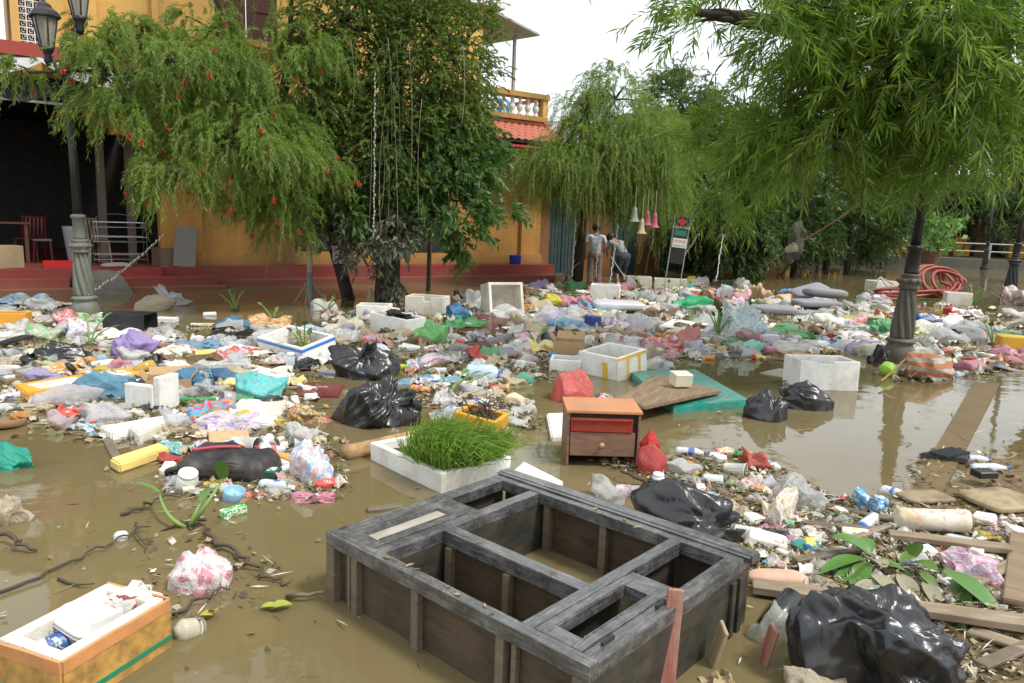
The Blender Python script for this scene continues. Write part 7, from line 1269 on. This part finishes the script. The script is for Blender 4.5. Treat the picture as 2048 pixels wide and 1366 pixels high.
stick_p = [A(1720, 408, 9.0), A(1650, 455, 9.0), A(1574, 500, 9.0), A(1530, 532, 9.0)]; sb_ = obj('bare_branch', cat(tube(stick_p, [.014, .012, .01, .006], 6), tube([A(1545, 522, 9.), A(1542, 534, 9.)], .005, 5)), wood('tan_twig', (.22, .12, .06), (.35, .22, .12), 5), None, True); tag(sb_, 'bare tan branch hanging down with a paper cup on it', 'branch')
ph = thing('potted_plant', 'green potted plant on the quay in front of the far railing', 'plant', A(1860, 515, 30)); ph.location.z = .3; obj('pot', lathe([(.3, 0), (.4, .5)], 12), M_BRK, ph); P = np.stack([rng.normal(0, .5, 260), rng.normal(0, .4, 260), rng.uniform(.5, 1.8, 260)], 1); leaf_mesh('foliage', P, rng.normal(size=(260, 3)) + [0, 0, .3], .34, .2, leafmat('bright_pot_leaf', (.08, .2, .05), (.16, .32, .09)), ph)
bwall = [A(2044, 520, 14.5), A(2044, 640, 14.5)]
rb = sack(2005, 2060, 575, 612, print_film('bank_pile', (.5, .46, .4), [(.6, .12, .1), (.3, .36, .42), (.62, .6, .56)], 5, .55), 'heap of pale rags behind the far right lamp post', 'rags', 'rag_heap', seed=3, crum=.4, neck=0)

# ------------------------------------------------------------------ the two people
M_SKIN = paint('skin', (.36, .2, .13), .55, .1); M_HAIR = paint('black_hair', (.012, .01, .009), .5, 0)
def skinned(name, verts, edges, radii, mat, parent, lv=2, root=0):
    me = bpy.data.meshes.new(name); me.from_pydata(verts, edges, []); ob = bpy.data.objects.new(name, me); COL.objects.link(ob); ob.parent = parent; me.materials.append(mat)
    m = ob.modifiers.new('skin', 'SKIN'); m.use_smooth_shade = True
    for i, r in enumerate(radii): v = me.skin_vertices[0].data[i]; v.radius = r if hasattr(r, '__len__') else (r, r)
    me.skin_vertices[0].data[root].use_root = True; s = ob.modifiers.new('sub', 'SUBSURF'); s.levels = lv; s.render_levels = lv; return ob
def person(name, label, p, rz, J, shirt, legs, hair, sc=1.0, bare=False):
    t = thing(name, label, 'person', p, rz); S_ = lambda v: tuple(c * sc for c in v)
    names = list(J); V = [S_(J[k]) for k in names]; ix = {k: i for i, k in enumerate(names)}
    E_ = [(ix[a], ix[b]) for a, b in (('pelvis', 'waist'), ('waist', 'chest'), ('chest', 'neck'), ('neck', 'head'), ('head', 'crown'), ('chest', 'shL'), ('shL', 'elL'), ('elL', 'haL'), ('haL', 'fiL'), ('chest', 'shR'), ('shR', 'elR'), ('elR', 'haR'), ('haR', 'fiR'), ('pelvis', 'hpL'), ('hpL', 'knL'), ('knL', 'anL'), ('pelvis', 'hpR'), ('hpR', 'knR'), ('knR', 'anR'))]
    rad = dict(pelvis=(.13, .10), waist=(.115, .085), chest=(.125, .09), neck=.05, head=.085, crown=.07, shL=.05, elL=.037, haL=.028, fiL=.022, shR=.05, elR=.037, haR=.028, fiR=.022, hpL=.085, knL=.055, anL=.038, hpR=.085, knR=.055, anR=.038)
    skinned('body', V, E_, [(tuple(x * sc for x in rad[k]) if hasattr(rad[k], '__len__') else rad[k] * sc) for k in names], M_SKIN, t)
    def part(nm, ks, es, rd, m): skinned(nm, [S_(J[k]) for k in ks], es, [(tuple(x * sc for x in r_) if hasattr(r_, '__len__') else r_ * sc) for r_ in rd], m, t)
    mid = lambda a, b, u: tuple(J[a][i] * (1 - u) + J[b][i] * u for i in range(3))
    J['slL'] = mid('shL', 'elL', .75); J['slR'] = mid('shR', 'elR', .75); J['low'] = mid('pelvis', 'waist', -.15)
    part('shirt', ['low', 'waist', 'chest', 'shL', 'slL', 'shR', 'slR'], [(0, 1), (1, 2), (2, 3), (3, 4), (2, 5), (5, 6)], [(.155, .125), (.14, .11), (.145, .108), .07, .06, .07, .06], shirt)
    lg = []
    for sd in 'LR':
        hpj, kn, an = Vector(J['hp' + sd]), Vector(J['kn' + sd]), Vector(J['an' + sd]); pth = [hpj + Vector((0, 0, .08)), hpj, hpj.lerp(kn, .5), kn] + ([] if bare else [kn.lerp(an, .5), an]); rd = [.10, .108, .098, .088] + ([] if bare else [.088, .092]); lg.append(tube(pth, [r_ * sc for r_ in rd], 12))
    pv = Vector(J['pelvis']); V3, F3 = cushion_shape(.36, .27, .25, 2.4, .2, 3., 3, .02); lg.append(((V3 + np.array([pv.x, pv.y, pv.z - .14])).tolist(), [tuple(f_) for f_ in F3.tolist()])); obj('trousers', cat(*[([tuple(np.array(v) * sc) for v in q[0]], q[1]) for q in lg]), legs, t, True)
    h = Vector(J['head']) + (Vector(J['crown']) - Vector(J['head'])) * .35; V2, F2 = cushion_shape(.2, .22, .24, 2.2, .1, 2., 3, .02); V2 = V2 - np.array([0, 0, .12]) + np.array(h) + np.array([0, .02, .015]); obj('hair', (V2 * sc, F2), hair, t, True)
    # face towards the front (-y) side of the head
    hd = Vector(J['head']) + (Vector(J['crown']) - Vector(J['head'])) * .2
    for x in (-.03, .03): obj('eye', [(a * sc, b * sc, c * sc) for a, b, c in mv(lathe([(.002, -.008), (.008, 0), (.002, .008)], 8), hd.x + x, hd.y - .08, hd.z + .02)[0]] and (mv(lathe([(.002, -.008), (.008, 0), (.002, .008)], 8), hd.x + x, hd.y - .08, hd.z + .02)), M_HAIR, t, True)
    for sd, wr, fi in (('L', 'haL', 'fiL'), ('R', 'haR', 'fiR')):
        a, b = Vector(J[wr]), Vector(J[fi]); d = (b - a).normalized(); s1 = d.orthogonal().normalized()
        obj('fingers', cat(*[tube([S_(b + s1 * (q - 1.5) * .017 - d * .01), S_(b + s1 * (q - 1.5) * .019 + d * .04 * (1 - .12 * abs(q - 1.4))), S_(b + s1 * (q - 1.5) * .018 + d * .062 * (1 - .12 * abs(q - 1.4)) + Vector((0, -.012, 0)))], .0085, 6) for q in range(4)], tube([S_(a + s1 * .03), S_(a + d * .03 + s1 * .05)], .009, 6)), M_SKIN, t, True)
    return t
STAND = dict(pelvis=(0, 0, .72), waist=(0, .0, .88), chest=(0, -.02, 1.10), neck=(0, -.05, 1.25), head=(0, -.08, 1.34), crown=(0, -.10, 1.44), shL=(-.19, -.01, 1.16), elL=(-.25, .0, .92), haL=(-.22, -.14, .74), fiL=(-.21, -.18, .68), shR=(.19, -.01, 1.16), elR=(.26, .0, .92), haR=(.25, -.06, .70), fiR=(.25, -.08, .63), hpL=(-.09, 0, .68), knL=(-.10, -.01, .28), anL=(-.10, .02, -.15), hpR=(.09, 0, .68), knR=(.10, -.01, .28), anR=(.10, .02, -.15))
person('person', 'person in a pale flowered shirt and brown trousers standing with back turned', Vector((A(1188, 560, 18.6).x, 18.6, 0)), R(180), dict(STAND), print_film('flower_shirt', (.66, .70, .76), [(.25, .36, .55), (.6, .62, .6)], 14, .56), print_film('brown_trousers', (.20, .125, .105), [(.28, .2, .18)], 20, .56), M_HAIR, .98)
BEND = dict(pelvis=(0, .05, .66), waist=(0, -.06, .80), chest=(0, -.26, .98), neck=(0, -.40, 1.06), head=(0, -.48, 1.08), crown=(0, -.56, 1.12), shL=(-.18, -.29, .99), elL=(-.2, -.40, .76), haL=(-.1, -.48, .58), fiL=(-.08, -.50, .54), shR=(.18, -.29, .99), elR=(.2, -.42, .78), haR=(.08, -.5, .66), fiR=(.06, -.52, .62), hpL=(-.09, .04, .62), knL=(-.10, -.06, .25), anL=(-.10, .04, -.15), hpR=(.09, .04, .62), knR=(.10, -.1, .25), anR=(.10, .0, -.15))
p2 = person('person', 'person in a grey top and dark shorts bending over a broom', Vector((A(1243, 560, 19.2).x, 19.2, 0)), R(215), dict(BEND), paint('grey_top', (.27, .28, .32), .8, .1), paint('dark_shorts', (.04, .05, .07), .8, .1), M_HAIR, 1.0, True)
bm_ = thing('broom', 'blue push broom held by the bending person', 'broom', A(1258, 548, 18.4)); bm_.location.z = .02; obj('handle', tube([(0, 0, .03), (-.42, .35, .62)], .013, 6), M_WP, bm_); obj('head', mv(bbox(.42, .1, .09, .01), .05, -.02, 0), paint('navy_bristle', (.02, .025, .12), .7, .1), bm_)
bm2 = thing('wooden_pole', 'brown wooden pole leaning beside the person in the pale shirt', 'pole', A(1130, 548, 18)); bm2.location.z = 0; obj('pole', tube([(-.25, 0, .05), (.35, .1, .52)], .018, 6), wood('red_brown', (.2, .07, .04), (.3, .12, .07), 4), bm2)
wb_ = thing('small_bucket', 'small cream bucket beside the wooden pole', 'bucket', A(1120, 550, 18.6)); wb_.location.z = -.05; obj('body', lathe([(.1, 0), (.14, .24), (.145, .25)], 14), paint('cream_bucket', (.5, .42, .32), .5, .2), wb_, True)

# ------------------------------------------------------------------ the rest of the rubbish: every bottle, cup, scrap and bag of its own
REG = [  # photo-space patches of rubbish: polygon and how many things lie in it
  ([(0, 600), (210, 640), (430, 650), (640, 660), (660, 760), (600, 860), (300, 890), (120, 870), (0, 830)], 150), ([(640, 620), (1000, 590), (1180, 600), (1180, 730), (1000, 790), (840, 800), (800, 700), (660, 690)], 140), ([(1040, 575), (1480, 560), (1720, 620), (1760, 690), (1600, 720), (1420, 720), (1180, 740), (1060, 660)], 240), ([(1690, 600), (1990, 615), (2048, 640), (2048, 740), (1800, 770), (1700, 690)], 70),
  ([(1180, 920), (1500, 900), (1660, 990), (1800, 1010), (2048, 1050), (2048, 1230), (1900, 1210), (1640, 1180), (1500, 1170), (1500, 1090), (1420, 1000)], 80), ([(330, 900), (640, 870), (700, 880), (680, 1000), (480, 1000), (330, 985)], 30), ([(840, 800), (1060, 790), (1080, 850), (990, 880), (900, 850)], 10)]
def inside(x, y, poly):
    c = False; j = len(poly) - 1
    for i in range(len(poly)):
        if (poly[i][1] > y) != (poly[j][1] > y) and x < (poly[j][0] - poly[i][0]) * (y - poly[i][1]) / (poly[j][1] - poly[i][1]) + poly[i][0]: c = not c
        j = i
    return c
PAL = [('white', (.74, .73, .70)), ('pink', (.72, .34, .42)), ('pale blue', (.25, .45, .62)), ('cream', (.68, .58, .40)), ('clear', None), ('red', (.62, .08, .07)), ('yellow', (.74, .60, .10)), ('green', (.12, .42, .16)), ('lilac', (.48, .42, .64)), ('grey', (.38, .39, .40)), ('orange', (.70, .32, .08)), ('teal', (.06, .42, .38)), ('black', (.02, .02, .022)), ('brown', (.26, .17, .09))]
WGT = [28, 8, 7, 14, 22, 5, 4, 4, 4, 4, 4, 3, 3, 6]
LABELS = set()
def where(p):
    best = sorted(MARKS, key=lambda m: (m[0] - p.x) ** 2 + (m[1] - p.y) ** 2 - m[2])[:6]; out = []
    for m in best:
        dx, dy = p.x - m[0], p.y - m[1]; rel = ('to the left of' if dx < 0 else 'to the right of') if abs(dx) > abs(dy) else ('in front of' if dy < 0 else 'behind'); out.append((rel, m[3]))
    return out
def unique(first, p, last):
    adj = ['', 'muddy ', 'crushed ', 'small ', 'half sunk ', 'dirty ', 'bent ', 'tilted ']
    for rel, mk in where(p):
        for a_ in ('', ) : 
            s_ = f'{first} {last} {rel} {mk}'
            if s_ not in LABELS and len(s_.split()) <= 16: LABELS.add(s_); return s_
    return None
cnt = 0
for poly, n in REG:
    xs = [q[0] for q in poly]; ys = [q[1] for q in poly]; made = tries = 0
    while made < n and tries < n * 60:
        tries += 1; x, y = random.uniform(min(xs), max(xs)), random.uniform(min(ys), max(ys))
        if not inside(x, y, poly): continue
        p = G(x, y)
        if any((p.x - u[0]) ** 2 + (p.y - u[1]) ** 2 < (u[2] * .5) ** 2 for u in USED): continue
        cn_, cc_ = random.choices(PAL, WGT)[0]; kd = random.choices(['bag', 'film', 'bottle', 'cup', 'block', 'card', 'lid', 'wood'], [26, 30, 11, 6, 9, 9, 2, 9])[0]; sz = random.uniform(.7, 1.3) * (1.0 if p.y < 6 else 1.25); far = max(.6, min(1.5, p.y / 7))
        adj = random.choice(['crumpled', 'muddy', 'crushed', 'dirty', 'wet', 'sunken', 'torn', 'squashed', 'faded', 'bent']); px_w = FPX / p.y
        noun = {'bag': 'plastic bag', 'film': 'plastic wrapper', 'bottle': 'bottle', 'cup': 'cup', 'block': 'foam chunk', 'card': 'packet', 'lid': 'lid', 'wood': 'wood scrap'}[kd]
        if kd == 'wood': cn_, cc_ = 'brown', (.26, .17, .09)
        if kd == 'block': cn_, cc_ = random.choice([('white', 0), ('cream', 0), ('grey white', 0)])
        lab = unique(f'{adj} {cn_}', p, noun)
        if lab is None: continue
        if kd in ('bag', 'film') and cn_ == 'clear': mat = film((.70, .71, .71), .34)
        elif kd in ('bag', 'film'): mat = M_BB if cn_ == 'black' else (print_film('scatter_%s' % cn_, cc_, [random.choice(PAL[:4])[1], (.6, .58, .55)], 4, .56) if random.random() < .35 else film(cc_, 0.))
        elif kd in ('bottle', 'cup'): mat = CLR if cn_ in ('clear', 'white', 'grey', 'cream') else CLB if cn_ == 'pale blue' else GRN if cn_ == 'green' else paint('hard_' + cn_, cc_, .35, .2)
        if kd == 'bag': w_ = .21 * sz * far * px_w; sack(x - w_ / 2, x + w_ / 2, y - w_ * .42, y, mat, lab, group='scattered rubbish', s=3 if p.y > 7 else 4, seed=random.randint(1, 9), crum=random.choice([.2, .3]), neck=random.choice([0, .3]))
        elif kd == 'film': w_ = .31 * sz * far * px_w; sheet(x - w_ / 2, x + w_ / 2, y - w_ * .4, y, mat, lab, random.randint(1, 10), 'wrapper', 'plastic_wrapper', random.uniform(.16, .4), random.uniform(-1.5, 1.5), group='scattered rubbish')
        elif kd == 'bottle': bottle(x, y, .2, .033, random.uniform(-1.6, 1.6), random.choice(['water', 'water', 'jar']), mat, lab, cap=random.choice([cB, cR, cW, cG]), band=random.choice([None, lB, lR]), pitch=random.uniform(1.2, 1.75), group='scattered rubbish')
        elif kd == 'cup': bottle(x, y, .11, .042, random.uniform(-1.6, 1.6), 'cup', mat, lab, 'plastic_cup', pitch=random.uniform(1, 1.7), cat_='cup', group='scattered rubbish')
        elif kd == 'block': q = obj('foam_chunk', jitter(sub(bbox(.13 * sz * far, .09 * sz * far, .05, .01, 1), 1), .02, 9, x), random.choice([M_FOAM, M_FOAMD]), None, False, (p.x, p.y, -.01), (random.uniform(-.2, .2), random.uniform(-.2, .2), random.uniform(0, 3))); tag(q, lab, 'foam', 'scattered rubbish'); reg(p, .08)
        elif kd == 'card': q = obj('packet', jitter(sub(bbox(.13 * sz * far, .09 * sz * far, .03, .004), 2), .008, 9, x), print_film('pk_%s' % cn_, cc_ or (.6, .6, .58), [(.66, .64, .58), random.choice(PAL[5:8])[1]], 22, .56), None, False, (p.x, p.y, 0), (random.uniform(-.3, .3), random.uniform(-.3, .3), random.uniform(0, 3))); tag(q, lab, 'packet', 'scattered rubbish'); reg(p, .08)
        elif kd == 'lid': disc(x, y, .05 * sz, .02, paint('hard_' + cn_, cc_ or (.6, .6, .6), .35, .2), lab, tilt=(random.uniform(-.4, .4), random.uniform(-.4, .4)))['group'] = 'scattered rubbish'
        else: q = obj('wood_scrap', jitter(sub(bbox(.26 * sz * far, .04 * sz, .02, .003), 2), .006, 9, x), random.choice([M_PLK, M_BATTEN, M_REDP]), None, False, (p.x, p.y, 0), (0, random.uniform(-.08, .08), random.uniform(0, 3))); tag(q, lab, 'wood scrap', 'scattered rubbish'); reg(p, .06)
        made += 1; cnt += 1
# fine litter nobody could count: leaf bits, twigs, foam crumbs
LP, LD, LL, LW, LC = [], [], [], [], []
def litter(poly, n, big=1.0):
    xs = [q[0] for q in poly]; ys = [q[1] for q in poly]; k = 0
    while k < n:
        x, y = random.uniform(min(xs), max(xs)), random.uniform(min(ys), max(ys))
        if not inside(x, y, poly): continue
        p = G(x, y, .006 + .012 * random.random()); tw = random.random() < .35; L_ = (random.uniform(.06, .2) if tw else random.uniform(.015, .07)) * big; LP.append(p[:]); a = random.uniform(0, 6.28); LD.append((math.cos(a), math.sin(a), random.uniform(-.05, .25))); LL.append(L_); LW.append(.007 if tw else L_ * random.uniform(.35, .9)); LC.append(random.random()); k += 1
for (poly, n), m in zip(REG, (3000, 2800, 4500, 1500, 6500, 1000, 700)): litter(poly, m, 1.25 if poly[0][1] < 800 else .8)
litter([(0, 900), (2048, 900), (2048, 1366), (0, 1366)], 160, .6); litter([(0, 580), (2048, 560), (2048, 900), (0, 900)], 260, 1.0); litter([(1840, 900), (2048, 890), (2048, 1366), (1900, 1366), (1700, 1150)], 1800, .8); litter([(330, 1000), (440, 990), (590, 1160), (560, 1210), (330, 1240), (250, 1090)], 160, .7)
n = len(LP); me_mat, nn, bb = newmat('fine_litter'); at = nn.nodes.new('ShaderNodeAttribute'); at.attribute_name = 'rnd'; nn.links.new(_ramp(nn, at.outputs['Fac'], [(0., (.06, .042, .025)), (.3, (.16, .11, .06)), (.5, (.10, .13, .04)), (.62, (.33, .26, .15)), (.8, (.30, .22, .10)), (1., (.66, .62, .55))]).outputs['Color'], bb.inputs['Base Color']); bb.inputs['Roughness'].default_value = .6
lt = leaf_mesh('floating_litter', np.array(LP), np.array(LD), np.array(LL), np.array(LW), me_mat, None, .1, .0); tag(lt, 'leaf bits, twigs and crumbs floating between the rubbish', kind='stuff')
lt.data.attributes['rnd'].data.foreach_set('value', np.array(LC, dtype=np.float32))

# small crumpled scraps matted between the larger things, too many to pick apart
TPL = []
for q in range(8):
    rg = np.random.default_rng(q + 50); k = 6; a = np.arange(k) / k * 6.283 + rg.normal(size=k) * .2; r = .5 * (1 + rg.normal(size=k) * .3); V = np.concatenate([[[0, 0, rg.uniform(.1, .4)]], np.stack([np.cos(a) * r, np.sin(a) * r * .7, rg.uniform(-.06, .22, k)], 1)]); Fq = np.array([(0, 1 + i, 1 + (i + 1) % k) for i in range(k)])
    for amp in (.3, .18): V, Fq = tri_split(V, Fq, amp, rg, (0, 0, 1))
    TPL.append((V, Fq))
SV, SF, SCl, off = [], [], [], 0
for (poly, n_), m in zip(REG, (180, 190, 360, 110, 240, 50, 50)):
    xs = [q[0] for q in poly]; ys = [q[1] for q in poly]; k = 0
    while k < m:
        x, y = random.uniform(min(xs), max(xs)), random.uniform(min(ys), max(ys))
        if not inside(x, y, poly): continue
        p = G(x, y, .004); V, Fq = TPL[random.randrange(8)]; a = random.uniform(0, 6.28); sz = random.uniform(.06, .2) * max(.55, min(1.3, p.y / 8)); c, s_ = math.cos(a), math.sin(a); Vr = V @ np.array([[c, s_, 0], [-s_, c, 0], [0, 0, 1]]) * sz + np.array(p); SV.append(Vr); SF.append(Fq + off); off += len(Vr); SCl.append(np.full(len(Fq), random.random())); k += 1
me = raw('floating_scraps', np.concatenate(SV), np.concatenate(SF), False); at = me.attributes.new('rnd', 'FLOAT', 'FACE'); at.data.foreach_set('value', np.concatenate(SCl).astype(np.float32))
m_, n_, b_ = newmat('scrap_film'); at = n_.nodes.new('ShaderNodeAttribute'); at.attribute_name = 'rnd'; st = [(0., (.66, .65, .61)), (.22, (.58, .50, .36)), (.36, (.68, .66, .64)), (.46, (.30, .22, .13)), (.54, (.56, .30, .32)), (.60, (.20, .36, .48)), (.66, (.42, .40, .36)), (.76, (.68, .66, .62)), (.82, (.16, .30, .14)), (.86, (.5, .12, .09)), (.90, (.52, .40, .10)), (.94, (.36, .26, .16))]
r_ = _ramp(n_, at.outputs['Fac'], st); r_.color_ramp.interpolation = 'CONSTANT'; dn = _noise(n_, 7, 5, .6); c_ = _mix(n_, _ramp(n_, dn.outputs['Fac'], [(.36, 0.), (.62, .75)]).outputs['Color'], r_.outputs['Color'], (.20, .15, .08)); n_.links.new(c_, b_.inputs['Base Color']); b_.inputs['Roughness'].default_value = .4
so_ = link('floating_scraps', me, m_); tag(so_, 'countless small crumpled scraps matted between the larger rubbish', kind='stuff')
